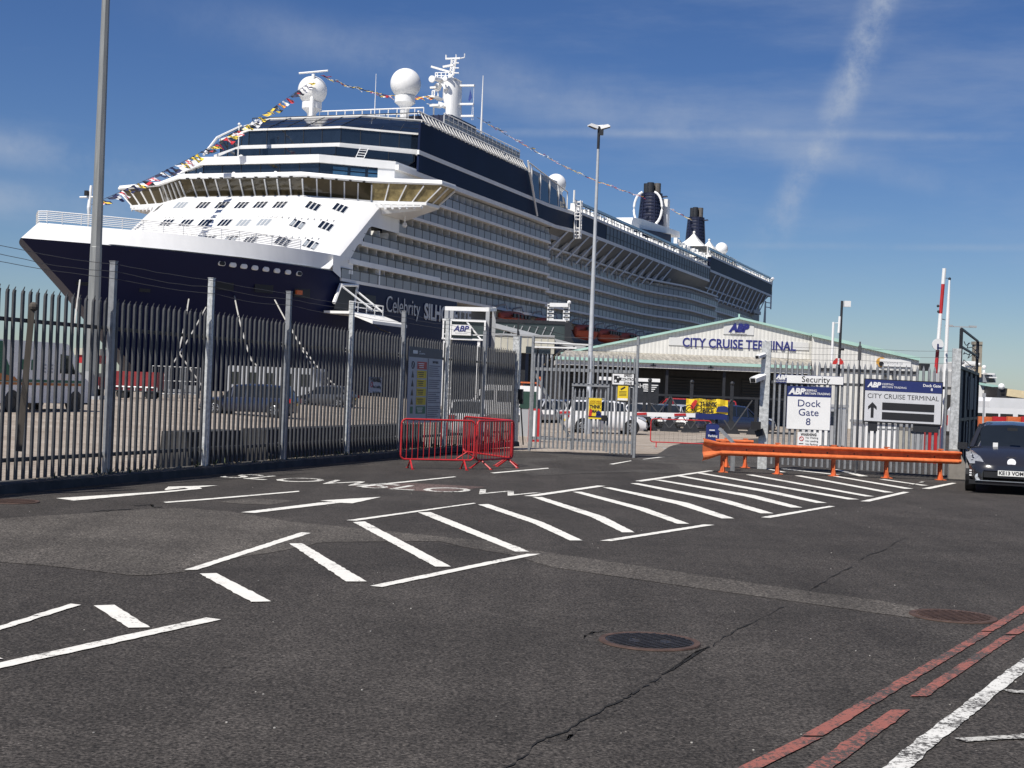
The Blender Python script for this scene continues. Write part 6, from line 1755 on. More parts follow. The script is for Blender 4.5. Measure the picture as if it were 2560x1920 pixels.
a2, c2 = gpt(1130, 811, YN - 1.3), gpt(1177, 839, YN - 1.3)
b = MB(); b.bb((a2.x, YN - 1.3, c2.z), (c2.x, YN - 1.2, a2.z)); part('sign_panel', b, SIGNW, ga)
text('ABP', .72, LETTER, ga, V(((a2.x + c2.x) / 2 - .05, YN - 1.31, (a2.z + c2.z) / 2 + .1)), V((1, 0, 0)), UP, bold=.02, shear=.25, name='logo', ext=.01)
text('Southampton', .2, SIGNG, ga, V(((a2.x + c2.x) / 2, YN - 1.31, c2.z + .2)), V((1, 0, 0)), UP)
b = MB(); q = gpt(1115, 852, YN - 1); b.bb((q.x - .25, YN - 1, 0), (q.x + .2, YN - .6, q.z)); q = gpt(1197, 852, YN - 1); b.bb((q.x - .12, YN - 1, 0), (q.x + .12, YN - .7, q.z)); part('lift_mast', b, WHITE, ga)
b = MB()
for k in range(10): q = gpt(1119 - k * .2, 1000 - k * 15, YN - 1.2); b.bb((q.x - .3, YN - 1.3, q.z - .05), (q.x + .3, YN - 1.1, q.z + .05))
part('ladder_rung', b, WHITE, ga)
YH = 156
gb = thing('boarding_gantry', 'smaller white ladder sided gantry at the far end of the boarding gallery', 'gantry', tuple(V((gpt(1397, 900, YH).x, YH, 0))))
for px in (1377, 1417):
    a, c = gpt(px, 760, YH), gpt(px - 3, 856, YH)
    b = MB()
    for dx in (-.28, .28): b.bb((a.x + dx - .08, YH, .0), (a.x + dx + .08, YH + .3, a.z))
    b.bb((a.x - .24, YH + .1, c.z - .0), (a.x + .24, YH + .2, a.z))
    part('leg', b, WHITE, gb)
    b = MB()
    for k in range(10): z = c.z + (a.z - c.z) * (k + .5) / 10; b.bb((a.x - .34, YH - .04, z - .05), (a.x + .34, YH - .005, z + .09))
    part('ladder', b, STEEL_D, gb)
b = MB(); p0, p1 = gpt(1374, 762, YH), gpt(1420, 763, YH); b.beam(p0, p1, .4, .42); p0, p1 = gpt(1372, 802, YH), gpt(1414, 804, YH); b.beam(p0, p1, 1.2, .35); part('cross_beam', b, WHITE, gb)
b = MB(); q = gpt(1423, 756, YH); b.sph(q, .22, 8, 6); b.tube([q, q - UP * .8], .06, 5); part('beacon', b, WHITE, gb)
b = MB()
for px0, px1 in ((1416, 1408), (1420, 1434)): b.beam(gpt(1417, 838, YH), gpt(px1, 868, YH), .5, .6)
part('support', b, STEEL_D, gb)

# ================================================================== LAMPS AND MASTS
def octpole(b, base, top, r0, r1, n=8): b.tube([base, top], [r0, r1], n)
pb_ = P(226, 985, 84); pb_.z = gz(pb_.x, 84)
lm = thing('high_mast', 'tall octagonal grey lighting mast rising out of the picture behind the fence', 'lighting mast', tuple(pb_))
tp = P(274, 0, 84); dirv = (tp - P(249, 630, 84)); top = V((pb_.x, pb_.y, 0)) + V((0, 0, 32))
b = MB(); n = 8
wpx = lambda z: .385 - .0065 * z
rows = []
for z in (0, .3, 9.0, 9.02, 18, 32):
    r_ = wpx(z) + (.012 if .1 < z < 9.01 else 0)
    rows.append([V((pb_.x + r_ * math.cos(2 * math.pi * (j + .3) / n), pb_.y + r_ * math.sin(2 * math.pi * (j + .3) / n), pb_.z + z)) for j in range(n)])
b.grid(rows, True)
part('mast', b, M('mast_steel', (.26, .27, .265), .5, .3, .25, 1.5, stretch=(3, 3, .25)), lm)
b = MB(); b.box(pb_ + V((0, -.5, .9)), (.45, .25, 1.5)); b.box(pb_ + V((0, 0, .1)), (1.5, 1.5, .2)); part('base_cabinet', b, GREY_S, lm)
b = MB(); b.lathe((pb_.x, pb_.y, pb_.z + 31.5), [(.5, 0), (1.3, .1), (1.3, .3), (.3, .5)], 14)
for j in range(8): b.box(pb_ + V((1.5 * math.cos(j * .785), 1.5 * math.sin(j * .785), 31.4)), (.6, .6, .25))
part('lamp_ring', b, GREY_S, lm)

yl = 70
q = P(1470, 1040, yl); q.z = gz(q.x, yl); tpz = P(1503, 322, yl).z
ll = thing('street_lamp', 'slim pale lamp post with four floodlight heads rising behind the gate', 'street lamp', tuple(q))
b = MB(); b.tube([q, q + UP * 1.2, q + UP * 1.25, q + UP * 7, V((q.x, q.y, tpz - .6))], [.15, .15, .12, .105, .06], 12); part('pole', b, M('lamp_post_paint', (.46, .48, .50), .45, .2, .1), ll, smooth=True)
b = MB(); b.tube([V((q.x, q.y, tpz - 1.0)), V((q.x, q.y, tpz + .12))], .07, 10); b.box(V((q.x + .12, q.y - .1, tpz - .2)), (.2, .2, .25)); part('collar', b, STEEL_D, ll)
for i, (dx, dy) in enumerate(((-.33, -.1), (.33, -.05), (-.2, .3), (.22, .3))):
    X = V((dx, dy, 0)).normalized(); Yv = V((-X.y, X.x, 0)); Zt = (UP + X * -.30).normalized(); Xt = Yv.cross(Zt)
    c = V((q.x, q.y, tpz + .06 + .06 * (i > 1))) + X * .30
    b = MB(); b.prism([(-.21, -.04), (.25, -.05), (.27, .0), (.18, .10), (-.14, .13), (-.21, .06)], c - Yv * .14, Xt, Zt, Yv * .28); ho = part('lamp_head', b, WHITE, ll)
    b = MB(); b.box(c + Xt * .03 - Zt * .052, (.40, .24, .012), (Xt, Yv, Zt)); part('lamp_glass', b, BLACK, ho)
b = MB(); b.beam(V((q.x - .25, q.y, tpz)), V((q.x + .25, q.y, tpz)), .05, .06); part('bracket', b, STEEL_D, ll)

# small mast with camera box and aerials, on the right
Z1 = zm(1700, 650, 480 / 2212); yr = 58
q = P(2094, 1000, yr); g_ = gz(q.x, yr)
cm = thing('camera_mast', 'thin dark mast topped by a white box beside two white tube aerials', 'mast', (q.x, yr, g_))
tz = P(2099, 752, yr).z
b = MB(); b.tube([V((q.x - .03, yr, g_)), V((q.x + .03, yr, tz))], [.07, .05], 8); part('pole', b, STEEL_D, cm)
b = MB(); b.box(V((q.x + .23, yr - .05, tz - .12)), (.26, .20, .24)); part('white_box', b, SIGNW, cm)
b = MB(); z0, z1 = P(2095, 832, yr).z, P(2095, 791, yr).z; b.tube([V((q.x - .07, yr - .05, z0)), V((q.x - .05, yr - .05, z1))], .05, 8); part('aerial', b, WHITE, cm)
b = MB(); x = P(2082, 850, yr).x; z0, z1 = g_, P(2082, 805, yr).z; b.tube([V((x - .02, yr, z0)), V((x, yr, z1))], .05, 8); b.tube([V((x, yr, z1 - .05)), V((q.x, yr, z1 - .02))], .015, 5); part('aerial', b, WHITE, cm)
b = MB(); z = P(2098, 873, yr).z; b.box(V((q.x + .08, yr - .1, z)), (.16, .12, .10)); part('lamp', b, BLACK, cm)
b = MB(); c = P(2096, 903, yr - .3); b.prism([(-.24, -.13), (.24, -.13), (.20, .0), (.09, .12), (-.09, .12), (-.20, .0)], c, V((1, 0, 0)), UP, V((0, .03, 0))); part('red_sign', b, SIGNR, cm)
b = MB(); b.bb((c.x - .03, yr - .33, c.z - .13), (c.x + .03, yr - .305, c.z + .12)); part('sign_bar', b, SIGNW, cm)

# raised barrier boom
yb = 46
base = P(2335, 985, yb); tip = P(2361, 671, yb)
rb_ = thing('raised_barrier', 'raised red and white barrier boom with a round white disc on it', 'barrier', (base.x, yb, gz(base.x, yb)))
n = 6
ts = [1.0, .875, .64, .40, .165, .045, -.02]
for k in range(6):
    a, c = base.lerp(tip, max(ts[k + 1], 0)), base.lerp(tip, ts[k]); b = MB(); b.tube([a, c], .062 if k % 2 == 0 else .060, 8); part('boom_section', b, WHITE if k % 2 == 0 else RED, rb_)
c = P(2345, 861, yb - .2); b = MB(); b.disc(c, .185, V((1, 0, 0)), UP, V((0, .04, 0)), 24); part('disc', b, SIGNW, rb_)
b = MB(); b.bb((c.x - .03, yb - .22, c.z - .16), (c.x + .02, yb - .205, c.z + .02)); b.bb((c.x - .02, yb - .22, c.z - .12), (c.x + .15, yb - .205, c.z - .09)); part('disc_mark', b, SIGNN, rb_)
b = MB()
for px, py in ((2345, 765), (2346, 779)): b.sph(P(px, py, yb), .045, 8, 6)
part('lamp', b, BLACK, rb_)
b = MB(); g_ = gz(base.x, yb); b.bb((base.x - .2, yb - .2, g_), (base.x + .2, yb + .25, base.z + .1)); part('pedestal', b, RED, rb_)
a, c = P(2357, 1050, yb + 1), P(2374, 697, yb + 1)
wp_ = thing('barrier_rest', 'thin white upright pole just right of the raised barrier boom', 'pole', (a.x, yb + 1, gz(a.x, yb)))
b = MB(); b.tube([V((a.x, yb + 1, gz(a.x, yb))), a, a.lerp(c, .72), c], [.07, .065, .06, .03], 8); part('pole', b, WHITE, wp_)
b = MB(); b.sph(c, .05, 8, 6); part('tip_lamp', b, BLACK, wp_)
b = MB(); b.beam(P(2363, 800, yb + .5), P(2354, 797, yb), .02, .02); b.beam(P(2374, 696, yb + .5), P(2360, 695, yb), .02, .02); part('stay', b, GREY_S, wp_)

# low barrier boom, pedestal, advance board
yb = 54
p0, p1, p2 = P(1345, 1030, yb), P(1738, 1038.5, yb), P(1818, 1043, yb)
bo = thing('road_barrier', 'lowered white barrier boom with red marks and a navy end crossing the gateway', 'barrier', (p0.x, yb, gz(p0.x, yb)))
b = MB(); b.beam(p0, p1, .06, .16); part('boom', b, WHITE, bo)
b = MB()
for px in (1602, 1700, 1410): q = P(px, 1035.5 - (1602 - px) * .02, yb - .05); b.beam(q - V((.22, 0, .0)), q + V((.22, 0, .03)), .03, .085)
part('red_mark', b, RED, bo)
b = MB(); b.beam(p1 + V((.02, 0, -.02)), p2, .10, .20); part('boom_end', b, SIGNN, bo)
b = MB(); b.bb((p0.x - .35, yb - .2, gz(p0.x, yb)), (p0.x + .12, yb + .25, p0.z + .12)); part('pedestal', b, RED, bo)
b = MB(); b.bb((p0.x - .20, yb - .23, gz(p0.x, yb) + .1), (p0.x - .05, yb - .205, p0.z + .05)); part('pedestal_stripe', b, WHITE, bo)
b = MB(); q = P(1788, 1045, yb + .5); b.bb((q.x - .05, yb + .1, gz(q.x, yb)), (q.x + .05, yb + .2, q.z)); part('boom_rest', b, STEEL_D, bo)
ya = 50
a, c = P(1768, 1059, ya), P(1797, 1103, ya)
g_ = gz(a.x, ya); ab = thing('advance_board', 'small navy sandwich board with a white left arrow beside the mesh barrier', 'sign', ((a.x + c.x) / 2, ya, g_))
b = MB(); b.prism([(-.23, 0), (.23, 0), (.23, a.z - g_ - .06), (.16, a.z - g_), (-.16, a.z - g_), (-.23, a.z - g_ - .06)], V(((a.x + c.x) / 2, ya, g_ + .01)), V((1, 0, 0)), (UP + V((0, .12, 0))).normalized(), V((0, .03, 0))); part('front_panel', b, SIGNN, ab)
b = MB(); b.prism([(-.23, 0), (.23, 0), (.23, a.z - g_), (-.23, a.z - g_)], V(((a.x + c.x) / 2, ya + .32, g_ + .01)), V((1, 0, 0)), (UP + V((0, -.22, 0))).normalized(), V((0, .03, 0))); part('rear_panel', b, SIGNK, ab)
cx_ = (a.x + c.x) / 2; hh = a.z - g_
text('Parking', .11, SIGNW, ab, V((cx_, ya + hh * .06 - .01, g_ + hh * .56)), V((1, 0, 0)), UP, bold=.003)
b = MB(); b.prism([(-.10, 0), (-.02, .07), (-.02, .025), (.10, .025), (.10, -.025), (-.02, -.025), (-.02, -.07)], V((cx_, ya - .01, g_ + hh * .22)), V((1, 0, 0)), UP, V((0, -.02, 0))); b.bb((cx_ - .13, ya + .0, g_ + hh * .75), (cx_ + .06, ya + .03, g_ + hh * .79)); part('arrow', b, SIGNW, ab)

# yard railing with the yellow banner
yy = 80
rl_ = thing('yard_railing', 'dark steel railing with braced posts in front of the parked cars', 'railing', (P(1700, 1077, yy).x, yy, gz(6, yy)))
g_ = gz(6, yy)
zt_ = P(1700, 989, yy).z
for px in (1610, 1622, 1674, 1727, 1828, 1890):
    x = P(px, 1040, yy).x; tall = px in (1622, 1727, 1828)
    b = MB(); b.bb((x - .09, yy, g_), (x + .09, yy + .1, zt_ + (.75 if tall else .05)))
    b.prism([(-.55, 0), (.55, 0), (.12, .75), (-.12, .75)], V((x, yy - .03, g_)), V((1, 0, 0)), UP, V((0, .02, 0)))
    if tall: b.sph(V((x, yy + .05, zt_ + .8)), .12, 8, 6)
    part('post', b, STEEL_D, rl_)
x0, x1 = P(1605, 1040, yy).x, P(1990, 1040, yy).x
for z in (zt_, g_ + .15):
    b = MB(); b.bb((x0, yy + .02, z - .06), (x1, yy + .09, z + .06)); part('rail', b, STEEL_D, rl_)
b = MB()
for px in (1622, 1674, 1727, 1776, 1828):
    x = P(px, 1040, yy).x
    for s_ in (-1, 1): b.beam(V((x, yy - .02, g_ + .2)), V((x + s_ * 1.15, yy - .02, zt_ - .1 if px != 1674 else g_ + 1.6)), .05, .06)
part('brace', b, GALV_D, rl_)
a, c = P(1716, 996, yy - .15), P(1819, 1035, yy - .15)
bn = thing('banner', 'long yellow think bike banner with a red cyclist tied to the yard railing', 'banner', ((a.x + c.x) / 2, yy - .15, c.z))
rows = []
for i in range(4):
    rows.append([V((a.x + (c.x - a.x) * k / 16, yy - .15 + .05 * math.sin(k * 1.3 + i), a.z + (c.z - a.z) * i / 3 - .03 * math.sin(k * .9))) for k in range(17)])
b = MB(); b.grid(rows); part('cloth', b, YELLOW, bn)
mx_ = (a.x + c.x) / 2; mz = (a.z + c.z) / 2; yb_ = yy - .24
b = MB()
for dx in (-1.0, -.52): b.tube([V((mx_ + dx + .2 * math.cos(i * .52), yb_, mz - .17 + .2 * math.sin(i * .52))) for i in range(12)], .025, 4, True)
part('bicycle_symbol', b, SIGNK, bn)
b = MB(); b.prism([(-.95, -.15), (-.75, -.2), (-.62, .1), (-.55, .28), (-.7, .34), (-.88, .12)], V((mx_, yb_, mz)), V((1, 0, 0)), UP, V((0, .02, 0))); part('cyclist_symbol', b, SIGNR, bn)
text('THINK\nBIKE', .36, SIGNK, bn, V((mx_ + .05, yb_, mz - .08)), V((1, 0, 0)), UP, bold=.012, sx=.9)
text('LOOK TWICE', .14, SIGNK, bn, V((mx_ + .05, yb_, mz + .36)), V((1, 0, 0)), UP, bold=.004)
b = MB(); b.prism([(.5, -.3), (1.2, -.3), (1.15, .0), (.95, .05), (.6, .0)], V((mx_, yb_, mz)), V((1, 0, 0)), UP, V((0, .02, 0))); part('motorcycle_symbol', b, SIGNN, bn)

# ================================================================== VEHICLES (local: +y forward, origin on the ground)
def car(label, loc, rz, paint, Lc=4.4, Wc=1.8, Hc=1.5, kind='hatch', group=None, name='parked_car', plate=None, plate_txt=None, detail=False):
    t = thing(name, label, 'car', tuple(loc), rz, group)
    hl = Lc / 2; bl = Hc * .60
    if kind == 'hatch': st = [(-hl, .42, bl - .12, None), (-hl + .12, .9, bl, None), (-hl + .30, .97, bl + .02, None), (-hl + .62, 1, bl, Hc - .06), (-hl + 1.3, 1, bl - .01, Hc), (-.35, 1, bl - .02, Hc), (.45, 1, bl - .03, Hc - .07), (hl - 1.25, .99, bl - .06, None), (hl - .55, .95, bl - .15, None), (hl - .16, .86, bl - .30, None), (hl, .62, bl - .42, None)]
    elif kind == 'estate': st = [(-hl, .6, bl - .12, None), (-hl + .10, .92, bl, None), (-hl + .18, .97, bl + .02, None), (-hl + .45, 1, bl, Hc - .05), (-hl + 1.3, 1, bl - .01, Hc), (-.1, 1, bl - .02, Hc), (.6, 1, bl - .03, Hc - .07), (hl - 1.2, .99, bl - .05, None), (hl - .5, .95, bl - .12, None), (hl - .14, .86, bl - .26, None), (hl, .62, bl - .40, None)]
    elif detail: st = [(-hl, .7, bl - .12, None), (-hl + .10, .95, bl + .1, None), (-hl + .16, .98, bl + .1, None), (-hl + .32, 1, bl + .08, Hc - .03), (-hl + 1.2, 1, bl + .06, Hc), (.2, 1, bl + .04, Hc - .01), (.62, 1, bl + .03, Hc - .07), (hl - 1.05, .99, bl + .04, None), (hl - .66, .975, bl - .04, None), (hl - .34, .92, bl - .155, None), (hl - .12, .82, bl - .255, None), (hl - .02, .70, bl - .34, None), (hl, .62, bl - .46, None)]
    else: st = [(-hl, .7, bl - .12, None), (-hl + .10, .95, bl + .1, None), (-hl + .16, .98, bl + .1, None), (-hl + .32, 1, bl + .08, Hc - .03), (-hl + 1.2, 1, bl + .06, Hc), (.3, 1, bl + .02, Hc), (.8, 1, bl, Hc - .06), (hl - .95, .99, bl - .04, None), (hl - .4, .95, bl - .12, None), (hl - .12, .88, bl - .28, None), (hl, .66, bl - .42, None)]
    body, win = MB(), MB()
    rows = []
    for i, (y, wf, zb_, zr) in enumerate(st):
        w2 = Wc / 2 * wf; lo_ = .20 if 0 < i < len(st) - 1 else .34
        if zr is None: z5 = zb_ + .045 * (1 if i not in (0, len(st) - 1) else 0); half = [(0, lo_), (w2 * .86, lo_), (w2 * .98, lo_ + .14), (w2, zb_ * .62), (w2 * .985, zb_ - .10), (w2 * .93, zb_ - .01), (w2 * .70, zb_ + .03 if 0 < i < len(st) - 1 else zb_), (w2 * .35, z5), (0, z5 + .01)]
        else: wr = w2 * .74; half = [(0, lo_), (w2 * .86, lo_), (w2 * .98, lo_ + .14), (w2, zb_ * .62), (w2 * .985, zb_ - .10), (w2 * .95, zb_), (wr, zr - .07), (wr * .8, zr - .005), (0, zr + .02)]
        rows.append([V((x, y, z)) for x, z in half])
    ns = len(rows); nh = 9
    for i in range(ns - 1):
        c0, c1 = st[i][3] is not None, st[i + 1][3] is not None
        for j in range(nh - 1):
            q = [rows[i][j], rows[i + 1][j], rows[i + 1][j + 1], rows[i][j + 1]]
            isg = (j == 5 and c0 and c1) or ((c0 != c1) and j >= 5)
            tgt = win if isg else body
            tgt.add(q, [(0, 1, 2, 3)]); tgt.add([V((-p.x, p.y, p.z)) for p in q], [(3, 2, 1, 0)])
    for i in (0, ns - 1):
        body.add(rows[i] + [V((-p.x, p.y, p.z)) for p in rows[i][::-1]], [tuple(range(2 * nh))])
    # pillars
    pil = [i for i in range(ns) if st[i][3] is not None]
    for i in pil:
        for s_ in (-1, 1):
            a, c = rows[i][5], rows[i][6]; body.beam(V((a.x * s_ * 1.004, a.y, a.z)), V((c.x * s_ * 1.004, c.y, c.z)), .07, .05, V((0, 1, 0)))
    for i, k in ((pil[0], pil[0] - 1), (pil[-1], pil[-1] + 1)):
        for s_ in (-1, 1):
            a, c = rows[i][6], rows[k][5]; body.beam(V((a.x * s_, a.y, a.z)), V((c.x * s_ * .98, c.y, c.z)), .08, .05)
    def weld(mb):
        d = {}; m_ = []; nv = []
        for p in mb.v:
            k_ = (round(p[0], 4), round(p[1], 4), round(p[2], 4))
            if k_ not in d: d[k_] = len(nv); nv.append(k_)
            m_.append(d[k_])
        mb.v = nv; fs = []; ms_ = []
        for f, mm in zip(mb.f, mb.m):
            g = []
            for i in f:
                if m_[i] not in g: g.append(m_[i])
            if len(g) > 2: fs.append(tuple(g)); ms_.append(mm)
        mb.f, mb.m = fs, ms_
    weld(body); weld(win)
    part('body', body, paint, t, False, 38); part('window', win, CARGLASS, t, False, 30)
    for sy, wy in ((1, hl - .88), (-1, -hl + .80)):
        for sx in (-1, 1):
            rt_ = .335 if kind != 'mpv' else .345
            ar = MB(); ar.disc(V((sx * (Wc / 2 - .20), wy, rt_ + .02)), rt_ + .055, V((0, 1, 0)), UP, V((sx * .207, 0, 0)), 20); part('wheel_arch', ar, BLACK, t, False)
            tb = MB(); X_ = V((0, 1, 0)); c = V((sx * (Wc / 2 - .19), wy, rt_))
            tb.lathe(c, [(rt_ * .6, 0), (rt_, .02), (rt_, .18), (rt_ * .92, .205), (rt_ * .66, .205), (rt_ * .64, .17), (.01, .16)], 20, X_, UP, V((sx, 0, 0)))
            to = part('wheel', tb, TYRE, t, False, 40)
            rm = MB()
            for k in range(7): a_ = 2 * math.pi * k / 7; d_ = V((0, math.cos(a_), math.sin(a_))); rm.beam(c + V((sx * .19, 0, 0)) + d_ * .03, c + V((sx * .195, 0, 0)) + d_ * rt_ * .64, .055, .02, V((sx, 0, 0)))
            rm.lathe(c + V((sx * .18, 0, 0)), [(rt_ * .60, 0), (rt_ * .66, .02), (rt_ * .60, .03)], 18, X_, UP, V((sx, 0, 0)))
            part('rim', rm, RIM, to, False)
    f = rows[-2]; fy = st[-2][0]
    for sx in (-1, 1):
        z1 = st[-3][2]; 
        hb_ = MB(); w2 = Wc / 2
        if detail: z1 += .13; fy -= .02
        hb_.add([V((sx * w2 * .58, fy + .05, z1 - .20)), V((sx * w2 * .90, fy - .06, z1 - .20)), V((sx * w2 * .965, fy - .50, z1 - .02)), V((sx * w2 * .93, fy - .52, z1 + .045)), V((sx * w2 * .60, fy - .16, z1 + .0)), V((sx * w2 * .55, fy + .02, z1 - .12))], [(0, 1, 2, 3, 4, 5)])
        hb_.v = [(x * 1.02, y + .035, z + .03) for x, y, z in hb_.v]; hb_.add([V((p[0] * .97, p[1] - .08, p[2] - .06)) for p in hb_.v], [(5, 4, 3, 2, 1, 0)])
        if not detail: part('headlight', hb_, LAMPG, t, False)
        tl = MB(); ty = st[1][0]; tl.box(V((sx * w2 * .80, ty - .04, bl - .12)), (.30, .10, .20)); part('tail_light', tl, TAIL, t, False)
        mr = MB(); my = st[-4][0] + (.1 if not detail else -.35); mr.box(V((sx * (w2 + .10), my - .12, bl + .07)), (.20, .10, .14)); mr.beam(V((sx * w2 * .95, my - .05, bl)), V((sx * (w2 + .06), my - .1, bl + .04)), .04, .05); part('wing_mirror', mr, paint if detail else BLACK, t, False)
    g = MB(); g.bb((-Wc * .30, hl - .10, .34), (Wc * .30, hl + .012, .46)); part('grille', g, BLACK, t, False)
    g = MB(); g.bb((-Wc * .46, hl - .22, .19), (Wc * .46, hl - .02, .27)); part('lower_bumper', g, BLACK, t, False)
    for sy, mt in ((1, PLATE_W), (-1, PLATE_Y)):
        p_ = MB(); zp = (.44 if detail else .52) if sy > 0 else .62; p_.bb((-.26, sy * (hl + .015), zp - .056), (.26, sy * (hl + .03), zp + .056)); part('number_plate', p_, mt, t, False)
    if plate_txt: text(plate_txt, .105, SIGNK, t, V((0, hl + .032, .44)), V((-1, 0, 0)), UP, bold=.003, name='plate_lettering', world=False)
    return t, st, rows
def at_ground(px, py): q = G(px, py); return V((q.x, q.y, gz(q.x, q.y)))
# the dark people carrier at the right edge
q = P(2523, 1235, 30.4); dirn = math.atan2(-q.x + 1.2, -q.y) # heading towards the viewer
t, st, rows = car('black hybrid people carrier driving towards the viewer at the right edge', (q.x + .36, 31.4, 0), math.pi - R(19), CAR_BLACK, 4.6, 1.79, 1.47, 'mpv', None, 'people_carrier', plate_txt='KE13 VOM', detail=True)
hl = 2.3
b = MB(); b.disc(V((0, hl - .10, .655)), .085, V((1, 0, 0)), (UP + V((0, -.35, 0))).normalized(), V((0, .03, .01)), 18); part('badge', b, RIM, t, False)
b = MB()
for s_ in (-1, 1):
    b.tube([V((s_ * .80, hl - .30, .70)), V((s_ * .48, hl - .14, .635)), V((s_ * .10, hl - .04, .585))], .014, 6)
b.bb((-.70, hl - .06, .262), (.70, hl + .012, .278)); part('chrome_trim', b, RIM, t, False)
HEADL = M('headlight_lens', (.30, .31, .33), .08, .2, .35, 14)
for s_ in (-1, 1):
    b = MB(); q = [V((s_ * .50, hl - .13, .60)), V((s_ * .80, hl - .27, .585)), V((s_ * .885, hl - .55, .72)), V((s_ * .90, hl - .98, .865)), V((s_ * .76, hl - .66, .845)), V((s_ * .60, hl - .30, .74))]
    b.add(q + [p - V((s_ * .06, .08, .05)) for p in q], [(0, 1, 2, 3, 4, 5), (11, 10, 9, 8, 7, 6)] + [(k, (k + 1) % 6, 6 + (k + 1) % 6, 6 + k) for k in range(6)])
    b.v = [(x + s_ * .025, y + .045, z + .02) for x, y, z in b.v]
    ho = part('headlight', b, HEADL, t, False)
    b = MB()
    for k in range(3): b.sph(q[0].lerp(q[3], .28 + .18 * k).lerp(q[1], .18) + V((s_ * .03, .055, .03)), .042 - .006 * k, 10, 6)
    part('reflector', b, LAMPG, ho, False)
    b = MB(); b.lathe(V((s_ * .64, hl - .10, .34)), [(.075, 0), (.07, .05), (.01, .055)], 14, V((1, 0, 0)), UP, V((0, 1, 0))); part('fog_lamp', b, LAMPG, t, False)
    b = MB()
    for k in range(3): b.box(V((s_ * .80, hl - .20, .36 + k * .05)), (.045, .04, .026))
    part('running_lamp', b, SIGNW, t, False)
    b = MB(); b.box(V((s_ * .36, hl - 1.55, 1.02)), (.26, .10, .16)); b.box(V((s_ * .36, hl - 1.62, 1.16)), (.16, .08, .16)); part('front_seat', b, GREY_S, t, False)
b = MB(); b.box(V((.33, hl - .99, .99)), (.10, .015, .10)); part('windscreen_permit', b, SIGNW, t, False)
b = MB(); b.box(V((0, hl - .80, 1.34)), (.20, .05, .06)); part('interior_mirror', b, BLACK, t, False)

car('white estate car side on behind the gate leaf, nose to the right', (P(1512, 1081, 72).x, 72, gz(4, 72)), R(-84), CAR_WHITE, 4.15, 1.8, 1.66, 'mpv', 'cars in the dock yard')
car('white taxi seen from behind through the last bays of the palisade fence', (P(1158, 1075, 61).x, 61, gz(-2, 61)), R(8), CAR_WHITE, 4.4, 1.8, 1.50, 'hatch', 'cars in the dock yard')
car('dark blue estate car behind the second and third tall fence posts', (P(622, 1066, 68).x, 68, gz(-12, 68)), R(82), CAR_BLUE, 4.6, 1.82, 1.52, 'estate', 'cars in the dock yard')
car('dark grey car half hidden right of the third tall fence post', (P(815, 1005, 100).x, 100, gz(-12, 100)), R(70), CAR_GREY, 4.4, 1.8, 1.5, 'hatch', 'cars in the dock yard')
car('large dark blue saloon behind the yard railing, beside the wide gate post', (P(1832, 1072, 84).x, 84, gz(12, 84)), R(-80), CAR_BLUE, 4.9, 1.9, 1.62, 'estate', 'cars in the dock yard')
lots = [(1600, 88, CAR_WHITE, 'white parked car directly behind the left end of the yard railing'), (1640, 87, CAR_BLACK, 'black parked car second behind the yard railing'), (1683, 87, CAR_SILVER, 'silver parked car third behind the yard railing'), (1727, 87, CAR_WHITE, 'white parked car left behind the yellow banner'), (1772, 88, CAR_GREY, 'grey parked car right behind the yellow banner')]
for px, y, pt, lab in lots: car(lab, (P(px, 1060, y).x, y, gz(6, y)), R(150), pt, 4.4, 1.8, 1.5, 'hatch', 'row of parked cars behind the yard railing')
for i, (px, y, pt, lab) in enumerate([(1350, 90, CAR_SILVER, 'silver parked car behind the left of the gate leaf'), (1392, 92, CAR_BLUE, 'dark blue parked car behind the middle of the gate leaf'), (1432, 94, CAR_WHITE, 'white parked car behind the wicket door'), (1478, 95, CAR_SILVER, 'silver parked car behind the yellow poster on the wicket door'), (1528, 96, CAR_GREY, 'grey parked car behind the speed control sign')]):
    car(lab, (P(px, 1050, y).x, y, gz(3, y)), R(140), pt, 4.4, 1.8, 1.5, 'hatch', 'row of parked cars behind the gate leaf')
car('red parked car just under the terminal canopy, left of the banner', (P(1690, 1000, 101).x, 101, gz(6, 101)), R(90), CAR_RED, 4.6, 1.9, 1.85, 'mpv', 'red cars under the canopy')
car('red parked car just under the terminal canopy, behind the banner', (P(1765, 1000, 101).x, 101, gz(6, 101)), R(90), CAR_RED, 4.6, 1.9, 1.85, 'mpv', 'red cars under the canopy')

